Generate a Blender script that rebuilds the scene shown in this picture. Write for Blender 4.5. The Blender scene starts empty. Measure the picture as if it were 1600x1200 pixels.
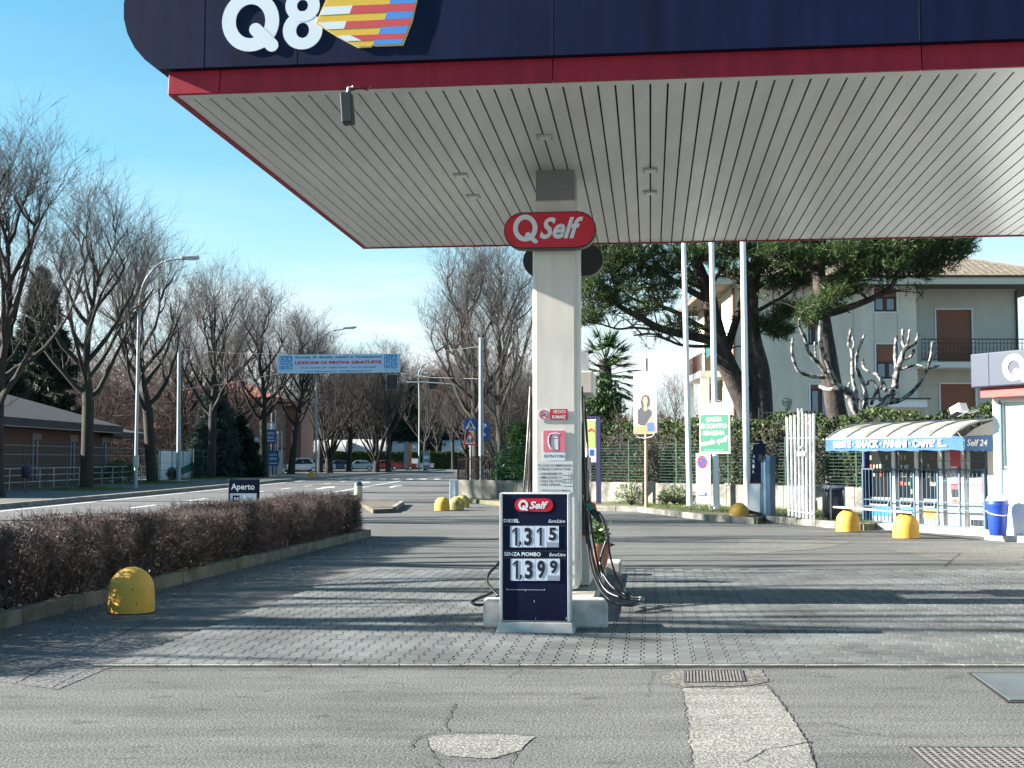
import bpy, math, random
import numpy as np
from mathutils import Vector, Matrix
R = math.radians
rnd = random.Random(7)
nr = np.random.RandomState(11)
scene = bpy.context.scene
COL = scene.collection

# ---------------------------------------------------------------- camera
F, H = 1950.0, 1.65            # focal length in photo pixels (1600 wide), eye height
PIT = math.atan(118 / F)
SP, CP = math.sin(PIT), math.cos(PIT)
cd = bpy.data.cameras.new('camera'); cam = bpy.data.objects.new('camera', cd); COL.objects.link(cam)
cd.sensor_width = 36; cd.lens = F / 1600 * 36; cd.clip_end = 3000; cd.clip_start = .1
cam.location = (0, 0, H); cam.rotation_euler = (R(90) + PIT, 0, 0)
scene.camera = cam

# ---------------------------------------------------------------- sky, sun, exposure
SUN_EL, SUN_AZ = R(24), R(-89)     # azimuth measured from +Y, clockwise positive: the sun stands to the left
world = bpy.data.worlds.new('World'); scene.world = world; world.use_nodes = True
wn, wl = world.node_tree.nodes, world.node_tree.links
bg = wn['Background']
sky = wn.new('ShaderNodeTexSky'); sky.sky_type = 'NISHITA'; sky.sun_disc = False
sky.sun_elevation = SUN_EL; sky.sun_rotation = SUN_AZ; sky.altitude = 300; sky.air_density = 1.0; sky.dust_density = .35; sky.ozone_density = 1.0
tc = wn.new('ShaderNodeTexCoord')
mp = wn.new('ShaderNodeMapping'); mp.inputs['Scale'].default_value = (1.2, 1.2, 9.0); mp.inputs['Rotation'].default_value = (R(3), R(-2), 0)
nz = wn.new('ShaderNodeTexNoise'); nz.inputs['Scale'].default_value = 2.2; nz.inputs['Detail'].default_value = 7; nz.inputs['Roughness'].default_value = .6
rp = wn.new('ShaderNodeValToRGB'); rp.color_ramp.elements[0].position = .40; rp.color_ramp.elements[1].position = .66
sx = wn.new('ShaderNodeSeparateXYZ')
hz = wn.new('ShaderNodeValToRGB'); he = hz.color_ramp.elements; he[0].position = 0; he[0].color = (.95,) * 3 + (1,); he[1].position = .34; he[1].color = (.03,) * 3 + (1,)
for q_, v_ in ((.07, .95), (.12, .78), (.17, .42), (.23, .14)): e_ = he.new(q_); e_.color = (v_, v_, v_, 1)
nm = wn.new('ShaderNodeMapRange'); nm.inputs['To Min'].default_value = .75; nm.inputs['To Max'].default_value = 1.3
mul = wn.new('ShaderNodeMath'); mul.operation = 'MULTIPLY'
gain = wn.new('ShaderNodeMixRGB'); gain.blend_type = 'MULTIPLY'; gain.inputs['Fac'].default_value = 1; gain.inputs['Color2'].default_value = (.45, .94, .97, 1)
cl = wn.new('ShaderNodeMixRGB'); cl.inputs['Color2'].default_value = (4.5, 4.9, 5.1, 1)
wl.new(tc.outputs['Generated'], mp.inputs['Vector']); wl.new(mp.outputs[0], nz.inputs['Vector']); wl.new(nz.outputs['Fac'], rp.inputs['Fac'])
wl.new(tc.outputs['Generated'], sx.inputs[0]); wl.new(sx.outputs['Z'], hz.inputs['Fac'])
wl.new(rp.outputs['Color'], nm.inputs['Value']); wl.new(nm.outputs[0], mul.inputs[0]); wl.new(hz.outputs['Color'], mul.inputs[1]); mul.use_clamp = True
wl.new(sky.outputs[0], gain.inputs['Color1']); wl.new(gain.outputs[0], cl.inputs['Color1']); wl.new(mul.outputs[0], cl.inputs['Fac'])
wl.new(cl.outputs[0], bg.inputs['Color']); bg.inputs['Strength'].default_value = .05
sl = bpy.data.lights.new('sun', 'SUN'); so = bpy.data.objects.new('sun', sl); COL.objects.link(so)
sl.energy = 5.0; sl.angle = R(.53); sl.color = (1, .95, .86)
sdir = Vector((math.sin(SUN_AZ) * math.cos(SUN_EL), math.cos(SUN_AZ) * math.cos(SUN_EL), math.sin(SUN_EL)))
so.rotation_euler = sdir.to_track_quat('Z', 'Y').to_euler()
vs = scene.view_settings; vs.view_transform = 'Standard'; vs.look = 'None'; vs.gamma = 1; vs.use_curve_mapping = False
vs.exposure = 2.2
scene.cycles.max_bounces = 4; scene.cycles.diffuse_bounces = 2; scene.cycles.use_adaptive_sampling = True; scene.cycles.adaptive_threshold = .02; scene.cycles.transparent_max_bounces = 8
scene.cycles.use_denoising = True

# ---------------------------------------------------------------- photo survey helpers: pixel of the 1600x1200 photo -> point at a surveyed depth
def ray(px, py):
    u, v = (px - 800) / F, (600 - py) / F
    return Vector((u, CP - v * SP, SP + v * CP))
CAM = Vector((0, 0, H))
def gr(px, py, z=0.0):
    d = ray(px, py); return CAM + d * ((z - H) / d.z)
def at(px, py, Y):
    d = ray(px, py); return CAM + d * (Y / d.y)

# ---------------------------------------------------------------- materials
MATS = {}
def mat(name, col, rough=.6, var=.0, scale=8.0, bump=0.0, bscale=None, metal=0.0, detail=4, col2=None, lo=.35, hi=.65, spec=None, emit=None, trans=0, stretch=None, coord='world', detail2=None):
    if name in MATS: return MATS[name]
    m = bpy.data.materials.new(name); m.use_nodes = True; MATS[name] = m
    n, l = m.node_tree.nodes, m.node_tree.links
    b = n['Principled BSDF']
    b.inputs['Roughness'].default_value = rough; b.inputs['Metallic'].default_value = metal
    if spec is not None: b.inputs['Specular IOR Level'].default_value = spec
    c = (*col, 1); b.inputs['Base Color'].default_value = c
    if emit: b.inputs['Emission Color'].default_value = (*emit[0], 1); b.inputs['Emission Strength'].default_value = emit[1]
    if trans: b.inputs['Transmission Weight'].default_value = trans
    if var or bump or col2:
        if coord == 'world':
            g = n.new('ShaderNodeNewGeometry'); src = g.outputs['Position']
        else:
            g = n.new('ShaderNodeTexCoord'); src = g.outputs['Object']
        if stretch:
            mpn = n.new('ShaderNodeMapping'); mpn.inputs['Scale'].default_value = stretch; l.new(src, mpn.inputs['Vector']); src = mpn.outputs[0]
        t = n.new('ShaderNodeTexNoise'); t.inputs['Scale'].default_value = scale; t.inputs['Detail'].default_value = detail; t.inputs['Roughness'].default_value = .62
        l.new(src, t.inputs['Vector'])
        r_ = n.new('ShaderNodeValToRGB')
        r_.color_ramp.elements[0].position = lo; r_.color_ramp.elements[1].position = hi
        c2 = col2 if col2 else tuple(min(1, x * (1 + var)) for x in col)
        c1 = col if col2 else tuple(x * (1 - var) for x in col)
        r_.color_ramp.elements[0].color = (*c1, 1); r_.color_ramp.elements[1].color = (*c2, 1)
        l.new(t.outputs['Fac'], r_.inputs['Fac']); l.new(r_.outputs['Color'], b.inputs['Base Color'])
        if bump:
            t2 = n.new('ShaderNodeTexNoise'); t2.inputs['Scale'].default_value = bscale or scale * 4; t2.inputs['Detail'].default_value = 3
            l.new(src, t2.inputs['Vector'])
            bp = n.new('ShaderNodeBump'); bp.inputs['Strength'].default_value = bump; bp.inputs['Distance'].default_value = .02
            l.new(t2.outputs['Fac'], bp.inputs['Height']); l.new(bp.outputs[0], b.inputs['Normal'])
    return m

def asphalt(name, dark, light, grain=62, big=.35, rough=.95):
    m = bpy.data.materials.new(name); m.use_nodes = True; MATS[name] = m
    n, l = m.node_tree.nodes, m.node_tree.links; b = n['Principled BSDF']; b.inputs['Roughness'].default_value = rough; b.inputs['Specular IOR Level'].default_value = .25
    g = n.new('ShaderNodeNewGeometry').outputs['Position']
    def noise(sc, det, ro=.6, st=None):
        t = n.new('ShaderNodeTexNoise'); t.inputs['Scale'].default_value = sc; t.inputs['Detail'].default_value = det; t.inputs['Roughness'].default_value = ro
        if st:
            mm = n.new('ShaderNodeMapping'); mm.inputs['Scale'].default_value = st; l.new(g, mm.inputs['Vector']); l.new(mm.outputs[0], t.inputs['Vector'])
        else: l.new(g, t.inputs['Vector'])
        return t.outputs['Fac']
    def ramp(src, a, b_, ca, cb):
        r_ = n.new('ShaderNodeValToRGB'); e = r_.color_ramp.elements; e[0].position = a; e[1].position = b_; e[0].color = (*ca, 1); e[1].color = (*cb, 1); l.new(src, r_.inputs['Fac']); return r_.outputs['Color']
    def mix(mode, a, b_, f=1):
        x = n.new('ShaderNodeMixRGB'); x.blend_type = mode; x.inputs['Fac'].default_value = f; l.new(a, x.inputs['Color1']); l.new(b_, x.inputs['Color2']); return x.outputs[0]
    base = ramp(noise(big, 4, .65, (.6, 1, 1)), .3, .7, dark, light)
    sp = noise(grain, 2, .7)
    speck = ramp(sp, .40, .62, (.38, .38, .38), (1.68, 1.66, 1.6))
    c = mix('MULTIPLY', base, speck, .85)
    stain = ramp(noise(1.7, 3, .7, (.45, 1.3, 1)), .30, .5, (.70, .70, .72), (1, 1, 1))
    c = mix('MULTIPLY', c, stain, .8)
    oil = ramp(noise(3.1, 2, .4, (1, 1.6, 1)), .27, .36, (.55, .54, .53), (1, 1, 1)); c = mix('MULTIPLY', c, oil, .7)
    tyre = ramp(noise(.9, 3, .75, (.12, 2.6, 1)), .40, .62, (.78, .78, .79), (1.1, 1.1, 1.09)); c = mix('MULTIPLY', c, tyre, .7)
    l.new(c, b.inputs['Base Color'])
    bp = n.new('ShaderNodeBump'); bp.inputs['Strength'].default_value = .55; bp.inputs['Distance'].default_value = .012; l.new(sp, bp.inputs['Height']); l.new(bp.outputs[0], b.inputs['Normal'])
    return m

def paver_mat(name):
    m = bpy.data.materials.new(name); m.use_nodes = True; MATS[name] = m
    n, l = m.node_tree.nodes, m.node_tree.links; b = n['Principled BSDF']; b.inputs['Roughness'].default_value = .8; b.inputs['Specular IOR Level'].default_value = .35
    geo = n.new('ShaderNodeNewGeometry'); oi = n.new('ShaderNodeObjectInfo')
    ad = n.new('ShaderNodeMath'); ad.operation = 'ADD'; l.new(geo.outputs['Random Per Island'], ad.inputs[0]); l.new(oi.outputs['Random'], ad.inputs[1])
    fr = n.new('ShaderNodeMath'); fr.operation = 'FRACT'; l.new(ad.outputs[0], fr.inputs[0])
    r_ = n.new('ShaderNodeValToRGB'); e = r_.color_ramp.elements; e[0].color = (.104, .112, .115, 1); e[1].color = (.138, .146, .147, 1); l.new(fr.outputs[0], r_.inputs['Fac'])
    t = n.new('ShaderNodeTexNoise'); t.inputs['Scale'].default_value = 1.1; t.inputs['Detail'].default_value = 6; l.new(geo.outputs['Position'], t.inputs['Vector'])
    s = n.new('ShaderNodeValToRGB'); e = s.color_ramp.elements; e[0].position = .32; e[1].position = .62; e[0].color = (.50, .48, .46, 1); e[1].color = (1.12, 1.12, 1.09, 1); l.new(t.outputs['Fac'], s.inputs['Fac'])
    x = n.new('ShaderNodeMixRGB'); x.blend_type = 'MULTIPLY'; x.inputs['Fac'].default_value = .8; l.new(r_.outputs[0], x.inputs['Color1']); l.new(s.outputs[0], x.inputs['Color2'])
    t2 = n.new('ShaderNodeTexNoise'); t2.inputs['Scale'].default_value = 60; t2.inputs['Detail'].default_value = 3; l.new(geo.outputs['Position'], t2.inputs['Vector'])
    s2 = n.new('ShaderNodeValToRGB'); e = s2.color_ramp.elements; e[0].position = .3; e[1].position = .7; e[0].color = (.78, .78, .78, 1); e[1].color = (1.2, 1.2, 1.2, 1); l.new(t2.outputs['Fac'], s2.inputs['Fac'])
    x2 = n.new('ShaderNodeMixRGB'); x2.blend_type = 'MULTIPLY'; x2.inputs['Fac'].default_value = 1; l.new(x.outputs[0], x2.inputs['Color1']); l.new(s2.outputs[0], x2.inputs['Color2'])
    l.new(x2.outputs[0], b.inputs['Base Color'])
    bp = n.new('ShaderNodeBump'); bp.inputs['Strength'].default_value = .3; bp.inputs['Distance'].default_value = .006; l.new(t2.outputs['Fac'], bp.inputs['Height']); l.new(bp.outputs[0], b.inputs['Normal'])
    return m

def leaf_mat(name, c1, c2, rough=.55, tl=.25):
    """leaf surface with per-leaf colour and some light passing through"""
    m = bpy.data.materials.new(name); m.use_nodes = True; MATS[name] = m
    n, l = m.node_tree.nodes, m.node_tree.links; b = n['Principled BSDF']; b.inputs['Roughness'].default_value = rough; b.inputs['Specular IOR Level'].default_value = .3
    geo = n.new('ShaderNodeNewGeometry')
    r_ = n.new('ShaderNodeValToRGB'); e = r_.color_ramp.elements; e[0].color = (*c1, 1); e[1].color = (*c2, 1); l.new(geo.outputs['Random Per Island'], r_.inputs['Fac'])
    l.new(r_.outputs[0], b.inputs['Base Color'])
    if tl:
        tr = n.new('ShaderNodeBsdfTranslucent'); l.new(r_.outputs[0], tr.inputs['Color'])
        mx = n.new('ShaderNodeMixShader'); mx.inputs['Fac'].default_value = tl
        l.new(b.outputs[0], mx.inputs[1]); l.new(tr.outputs[0], mx.inputs[2]); l.new(mx.outputs[0], n['Material Output'].inputs['Surface'])
    return m

M_ASPH = asphalt('forecourt_asphalt', (.096, .096, .095), (.152, .151, .147))
M_PATCH = asphalt('pale_asphalt', (.17, .166, .155), (.245, .24, .223))
M_ROAD = asphalt('road_asphalt', (.10, .10, .105), (.15, .15, .155), grain=30)
M_PAVE = asphalt('pavement_asphalt', (.12, .115, .105), (.17, .165, .15), grain=30)
M_PAVER = paver_mat('grey_concrete_paver')
M_CRACK = mat('crack_dirt', (.018, .017, .016), .95)
M_JOINT = mat('joint_sand', (.035, .034, .032), .95, .3, 40)
M_KERB = mat('kerb_concrete', (.20, .19, .165), .9, .35, 3.5, .4, 40)
M_CONC = mat('island_concrete', (.52, .455, .41), .85, .25, 5, .10, 90)
M_CONC2 = mat('cast_concrete', (.38, .38, .365), .85, .15, 9, .10, 120)
M_TILE = mat('deck_tile', (.36, .34, .29), .8, .2, 10)
M_NAVY = mat('navy_panel', (.004, .008, .034), .55, .3, 1.6, spec=.15, stretch=(3, 3, .35))
M_NAVY2 = mat('navy_sign', (.004, .007, .03), .5, .1, 3, spec=.15)
M_RED = mat('red_band', (.29, .012, .026), .5, .14, 2.5, spec=.25, stretch=(4, 4, .6))
M_RED2 = mat('red_sign', (.56, .010, .028), .3, .08, 6, spec=.3)
M_SLAT = mat('white_ceiling_plank', (.57, .595, .575), .28, .07, 1.5, stretch=(3, .5, 1))
M_GAP = mat('dark_gap', (.012, .012, .013), .9)
M_LOGO = mat('logo_white', (.66, .72, .76), .45)
M_WHITE = mat('white_paint', (.78, .78, .77), .5, .05, 6)
M_YEL = mat('logo_yellow', (.68, .43, .04), .5)
M_LRED = mat('logo_red', (.55, .06, .07), .5)
M_BLUE = mat('logo_blue', (.06, .24, .62), .5)
M_COLUMN = mat('cream_column', (.68, .625, .56), .45, .07, 2.2, stretch=(2, 2, .35))
M_NECK = mat('grey_neck', (.20, .20, .20), .6, .08, 4)
M_BLACK = mat('black_plastic', (.012, .012, .013), .4)
M_RUBBER = mat('black_rubber', (.01, .01, .011), .35)
M_ALU = mat('aluminium', (.62, .63, .63), .35, metal=.6)
M_STEEL = mat('galvanised_steel', (.42, .44, .45), .5, .12, 5, metal=.4)
M_POLE = mat('grey_post_paint', (.30, .34, .36), .5, .1, 3)
M_YBOLL = mat('yellow_bollard', (.44, .22, .03), .65, .0, 4, .12, 50, col2=(.62, .335, .045), lo=.28, hi=.42)
M_YBOLL2 = mat('dirty_yellow_bollard', (.14, .12, .05), .8, .0, 4, .25, 60, col2=(.60, .44, .10), lo=.4, hi=.62)
M_BARK = mat('lime_bark', (.026, .022, .020), .95, .35, 6, .8, 30, stretch=(1, 1, .3))
M_MOSS = mat('mossy_bark', (.026, .023, .019), .95, 0, 2.2, .8, 30, col2=(.036, .04, .019), lo=.5, hi=.7, stretch=(1, 1, .4))
M_TWIG = mat('lime_twig', (.060, .051, .048), .9, .35, 2)
M_TWIG2 = mat('grey_twig', (.095, .082, .075), .9, .35, 2)
M_RTWIG = mat('reddish_twig', (.10, .066, .054), .9, .35, 2)
M_PINEBARK = mat('pine_bark', (.03, .024, .021), .95, .0, 5, 1.0, 14, col2=(.095, .07, .058), lo=.45, hi=.75, stretch=(1, 1, .45))
M_PLANE = mat('mottled_bark', (.035, .031, .028), .9, 0, 5.5, 1.0, 16, col2=(.33, .31, .295), lo=.44, hi=.58)
M_DIGIT = mat('digit_black', (.006, .006, .012), .4)
M_TILEB = mat('price_tile', (.56, .62, .72), .4)
M_TILEG = mat('price_tile_grey', (.27, .29, .36), .4)
M_STUCCO = mat('grey_stucco', (.66, .60, .50), .9, .10, .9, .25, 60, stretch=(1, 1, .4))
M_STUCCO2 = mat('cream_stucco', (.58, .53, .42), .9, .06, 1.5, .25, 60)
M_SHUT = mat('brown_shutter', (.25, .095, .055), .6, .12, 12, stretch=(.2, .2, 6))
M_GLASS = mat('window_glass', (.10, .20, .26), .06, spec=.8)
M_DGLASS = mat('dark_glass', (.010, .012, .014), .12, spec=.3)
M_FRAMEB = mat('brown_frame', (.05, .025, .02), .5)
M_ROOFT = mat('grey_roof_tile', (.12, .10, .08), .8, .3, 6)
M_ROOFR = mat('red_roof_tile', (.30, .11, .07), .85, .25, 3)
M_BRICK = mat('house_brick', (.10, .05, .037), .9, .25, 9)
M_SLATE = mat('dark_roof', (.038, .035, .037), .85, .2, 3)
M_SOIL = mat('soil', (.10, .085, .06), .95, .35, 6, .6, 30)
M_GRASSY = mat('bed_grass', (.075, .10, .03), .95, 0, 3, .6, 30, col2=(.15, .115, .075), lo=.42, hi=.6)
M_PAINT = mat('road_paint', (.62, .62, .60), .8, .15, 3)
M_LBLUE = mat('station_blue', (.055, .12, .19), .45, .06, 4)
M_BINB = mat('bin_blue', (.012, .05, .36), .45)
M_GREENP = mat('poster_green', (.006, .15, .075), .6)
M_TSIGN = mat('traffic_blue', (.012, .075, .32), .45)
M_TRED = mat('traffic_red', (.62, .03, .03), .4)
M_PINK = mat('faded_pink', (.72, .16, .22), .5)
M_PLATE = mat('sign_plate', (.66, .70, .74), .4)
M_INK = mat('print_ink', (.03, .035, .05), .6)
M_RUST = mat('rusty_iron', (.085, .04, .03), .85, .35, 10)
M_GRATE = mat('grate_iron', (.17, .155, .145), .8, .3, 20)
M_GFENCE = mat('green_wire', (.035, .085, .06), .6)
M_AWN = mat('blue_awning', (.018, .085, .24), .7, .12, 4)
M_POLYC = mat('polycarbonate', (.30, .285, .235), .5, .25, 2.5)
M_CBLUE = mat('cage_blue', (.05, .10, .15), .5)
M_ORANGE = mat('orange_print', (.75, .22, .03), .5)
M_BWALL = mat('banner_blue', (.42, .62, .80), .6)
M_BBLUE = mat('banner_logo', (.05, .28, .55), .6)
M_TERRA = mat('terracotta', (.36, .17, .11), .85, .1, 8)
M_MINT = mat('blind_mint', (.62, .74, .70), .5)
M_SKIN = mat('print_skin', (.33, .18, .12), .6)
M_LAUREL = leaf_mat('laurel_leaf', (.03, .075, .016), (.09, .17, .04), .4)
M_IVY = leaf_mat('ivy_leaf', (.018, .036, .010), (.075, .11, .028), .5)
M_HEDGEF = leaf_mat('far_hedge_leaf', (.03, .06, .016), (.07, .11, .03))
M_BROWNL = leaf_mat('brown_hedge_leaf', (.03, .018, .016), (.085, .05, .045), .5, .1)
M_BTWIG = mat('hedge_twig', (.07, .042, .036), .75, .4, 12)
M_BTWIG2 = mat('hedge_twig_grey', (.12, .10, .085), .6, .4, 12)
M_NEEDLE = leaf_mat('pine_needle', (.022, .055, .016), (.085, .14, .036), .5, .25)
M_CEDAR = leaf_mat('cedar_needle', (.012, .026, .016), (.035, .055, .032), .6, .1)
M_SPRUCE = leaf_mat('spruce_needle', (.025, .05, .042), (.07, .10, .085), .6, .1)
M_PALM = leaf_mat('palm_leaf', (.015, .04, .013), (.05, .095, .03), .45, .15)
M_OLEA = leaf_mat('oleander_leaf', (.06, .10, .04), (.15, .20, .10), .5, .2)
M_GRASS = leaf_mat('grass_blade', (.06, .11, .02), (.15, .20, .05), .6, .3)

# ---------------------------------------------------------------- mesh kit
KIDS = {}
def link(o, parent=None):
    COL.objects.link(o)
    if parent is not None:
        o.parent = parent
        if parent.type == 'EMPTY': o.matrix_parent_inverse = Matrix.Translation(-Vector(parent.location))
        KIDS.setdefault(parent.name, []).append(o)
    return o
def tag(o, label=None, cat=None, group=None, kind=None):
    if label: o['label'] = label
    if cat: o['category'] = cat
    if group: o['group'] = group
    if kind: o['kind'] = kind
    return o
def thing(name, label, cat, loc=(0, 0, 0), group=None):
    o = bpy.data.objects.new(name, None); o.empty_display_size = .2; o.location = loc; COL.objects.link(o)
    return tag(o, label, cat, group)
def copy_tree(o, parent=None, loc=None, rz=0, sc=None):
    c = o.copy(); COL.objects.link(c)
    if parent is not None: c.parent = parent
    if loc is not None: c.location = loc; c.rotation_euler = (0, 0, rz)
    if sc is not None: c.scale = sc if hasattr(sc, '__len__') else (sc, sc, sc)
    for k in KIDS.get(o.name, []):
        KIDS.setdefault(c.name, []).append(copy_tree(k, c))
    return c

class MB:
    def __init__(s): s.v = []; s.f = []; s.fm = []
    def add(s, vs, fs, mi=0):
        b = len(s.v); s.v += [tuple(x) for x in vs]; s.f += [tuple(b + i for i in f) for f in fs]; s.fm += [mi] * len(fs); return s
    def box(s, c, size, rz=0, ax=None, mi=0):
        hx, hy, hz = size[0] / 2, size[1] / 2, size[2] / 2; c = Vector(c)
        if ax is None:
            ax = (Vector((math.cos(rz), math.sin(rz), 0)), Vector((-math.sin(rz), math.cos(rz), 0)), Vector((0, 0, 1)))
        p = [c + ax[0] * (i * hx) + ax[1] * (j * hy) + ax[2] * (k * hz) for k in (-1, 1) for j in (-1, 1) for i in (-1, 1)]
        return s.add(p, [(0, 2, 3, 1), (4, 5, 7, 6), (0, 1, 5, 4), (2, 6, 7, 3), (0, 4, 6, 2), (1, 3, 7, 5)], mi)
    def prism(s, pts, vec, mi=0):
        """pts in order counter-clockwise seen from outside; vec points to the back"""
        n = len(pts); vec = Vector(vec); a = [Vector(p) for p in pts]; b = [p + vec for p in a]
        fs = [tuple(range(n)), tuple(range(2 * n - 1, n - 1, -1))] + [(i, n + i, n + (i + 1) % n, (i + 1) % n) for i in range(n)]
        return s.add(a + b, fs, mi)
    def quad(s, a, b, c, d, mi=0): return s.add([a, b, c, d], [(0, 1, 2, 3)], mi)
    def tube(s, path, rad, n=6, cap=True, mi=0):
        path = [Vector(p) for p in path]; m = len(path)
        rad = rad if hasattr(rad, '__len__') else [rad] * m
        vs = []; up = None
        for i, p in enumerate(path):
            t = (path[min(i + 1, m - 1)] - path[max(i - 1, 0)])
            if t.length < 1e-9: t = Vector((0, 0, 1))
            t.normalize()
            if up is None or abs(up.dot(t)) > .95: up = Vector((0, 0, 1)) if abs(t.z) < .9 else Vector((1, 0, 0))
            a = t.cross(up).normalized(); b = t.cross(a); up = -b if False else up
            for k in range(n):
                th = 2 * math.pi * k / n; vs.append(p + a * (rad[i] * math.cos(th)) + b * (rad[i] * math.sin(th)))
        fs = [(i * n + k, i * n + (k + 1) % n, (i + 1) * n + (k + 1) % n, (i + 1) * n + k) for i in range(m - 1) for k in range(n)]
        if cap: fs += [tuple(range(n - 1, -1, -1)), tuple(range((m - 1) * n, m * n))]
        return s.add(vs, fs, mi)
    def cyl(s, a, b, r0, r1=None, n=12, mi=0): return s.tube([a, b], [r0, r0 if r1 is None else r1], n, True, mi)
    def lathe(s, prof, c=(0, 0, 0), n=24, mi=0):
        c = Vector(c); vs = []; m = len(prof)
        for r_, z in prof:
            for k in range(n):
                th = 2 * math.pi * k / n; vs.append(c + Vector((r_ * math.cos(th), r_ * math.sin(th), z)))
        fs = [(i * n + k, i * n + (k + 1) % n, (i + 1) * n + (k + 1) % n, (i + 1) * n + k) for i in range(m - 1) for k in range(n)]
        fs += [tuple(range(n - 1, -1, -1)), tuple(range((m - 1) * n, m * n))]
        return s.add(vs, fs, mi)
    def build(s, name, m, parent=None, smooth=None, bevel=0, seg=2):
        me = bpy.data.meshes.new(name); me.from_pydata(s.v, [], s.f)
        ms = m if isinstance(m, (list, tuple)) else [m]
        for x in ms: me.materials.append(x)
        if len(ms) > 1: me.polygons.foreach_set('material_index', s.fm)
        if smooth is not None:
            me.polygons.foreach_set('use_smooth', [True] * len(me.polygons)); me.set_sharp_from_angle(angle=R(smooth))
        me.update()
        o = bpy.data.objects.new(name, me); link(o, parent)
        if bevel:
            b = o.modifiers.new('bevel', 'BEVEL'); b.width = bevel; b.segments = seg; b.limit_method = 'ANGLE'
        return o

def np_obj(name, V, Fc, m, parent=None, smooth=False):
    me = bpy.data.meshes.new(name); V = np.asarray(V, np.float32).reshape(-1, 3); Fc = np.asarray(Fc, np.int32); k = Fc.shape[1]
    me.vertices.add(len(V)); me.vertices.foreach_set('co', V.ravel())
    me.loops.add(Fc.size); me.loops.foreach_set('vertex_index', Fc.ravel())
    me.polygons.add(len(Fc)); me.polygons.foreach_set('loop_start', np.arange(0, Fc.size, k, dtype=np.int32))
    me.update(calc_edges=True); me.materials.append(m)
    if smooth: me.polygons.foreach_set('use_smooth', [True] * len(me.polygons))
    o = bpy.data.objects.new(name, me); return link(o, parent)
def unit(a): return a / np.maximum(np.linalg.norm(a, axis=-1, keepdims=True), 1e-9)
def np_sticks(P0, P1, r0, r1):
    """three-sided tapered sticks"""
    P0, P1 = np.asarray(P0, float), np.asarray(P1, float); n = len(P0); d = unit(P1 - P0)
    h = np.where(np.abs(d[:, 2:3]) < .9, np.array([[0, 0, 1.]]), np.array([[1., 0, 0]]))
    a = unit(np.cross(d, h)); b = np.cross(d, a); V = np.zeros((n, 6, 3))
    r0 = np.broadcast_to(np.asarray(r0, float), (n,))[:, None]; r1 = np.broadcast_to(np.asarray(r1, float), (n,))[:, None]
    for k in range(3):
        th = 2 * math.pi * k / 3; o = a * math.cos(th) + b * math.sin(th); V[:, k] = P0 + o * r0; V[:, 3 + k] = P1 + o * r1
    base = np.array([[0, 1, 4, 3], [1, 2, 5, 4], [2, 0, 3, 5]]); Fc = (base[None] + (np.arange(n) * 6)[:, None, None]).reshape(-1, 4)
    return V.reshape(-1, 3), Fc
def np_leaves(C, size, D=None, N=None, aspect=.5, rs=nr):
    """kite shaped leaves, slightly folded"""
    C = np.asarray(C, float); n = len(C)
    D = unit(rs.normal(size=(n, 3))) if D is None else unit(D)
    N = unit(rs.normal(size=(n, 3))) if N is None else unit(N)
    S = unit(np.cross(D, N)); N2 = np.cross(S, D)
    s = np.broadcast_to(np.asarray(size, float), (n,))[:, None]
    V = np.zeros((n, 4, 3)); V[:, 0] = C - D * s * .5; V[:, 2] = C + D * s * .5
    V[:, 1] = C + S * s * aspect * .5 - N2 * s * .08; V[:, 3] = C - S * s * aspect * .5 - N2 * s * .08
    return V.reshape(-1, 3), np.arange(n * 4).reshape(-1, 4)
def np_tris(P, D, L, w, rs=nr):
    n = len(P); D = unit(D); S = unit(np.cross(D, rs.normal(size=(n, 3))))
    V = np.zeros((n, 3, 3)); V[:, 0] = P - S * w; V[:, 1] = P + S * w; V[:, 2] = P + D * np.asarray(L).reshape(-1, 1)
    return V.reshape(-1, 3), np.arange(n * 3).reshape(-1, 3)

class Plane:
    """a real plane in the place; pt() finds where the surveyed pixel meets it"""
    def __init__(s, p0, right=(1, 0, 0), up=(0, 0, 1)):
        s.p = Vector(p0); s.r = Vector(right).normalized(); s.n = s.r.cross(Vector(up)).normalized(); s.u = s.n.cross(s.r).normalized()
    def pt(s, px, py, off=0.0):
        d = ray(px, py); t = (s.p - CAM).dot(s.n) / d.dot(s.n); return CAM + d * t + s.n * off
    def uv(s, px, py):
        q = s.pt(px, py) - s.p; return q.dot(s.r), q.dot(s.u)
    def at(s, u, v, off=0.0): return s.p + s.r * u + s.u * v + s.n * off
    def slab(s, name, x0, y0, x1, y1, off, thick, m, parent, bevel=0):
        """box whose front face shows between the pixels, raised 'off', reaching 'thick' back"""
        u0, v0 = s.uv(x0, y1); u1, v1 = s.uv(x1, y0); return s.slabuv(name, u0, v0, u1, v1, off, thick, m, parent, bevel)
    def slabuv(s, name, u0, v0, u1, v1, off, thick, m, parent, bevel=0):
        b = MB().box(s.at((u0 + u1) / 2, (v0 + v1) / 2, off - thick / 2), (abs(u1 - u0), abs(v1 - v0), thick), ax=(s.r, s.u, s.n))
        return b.build(name, m, parent, bevel=bevel)
    def poly(s, name, pts, off, thick, m, parent):
        q = [s.pt(x, y, off) for x, y in pts]
        a = sum((q[i] - q[0]).cross(q[(i + 1) % len(q)] - q[0]).dot(s.n) for i in range(len(q)))
        if a < 0: q.reverse()
        return MB().prism(q, -s.n * thick).build(name, m, parent)
    def polyuv(s, name, pts, off, thick, m, parent):
        q = [s.at(x, y, off) for x, y in pts]
        a = sum((q[i] - q[0]).cross(q[(i + 1) % len(q)] - q[0]).dot(s.n) for i in range(len(q)))
        if a < 0: q.reverse()
        return MB().prism(q, -s.n * thick).build(name, m, parent)

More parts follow.
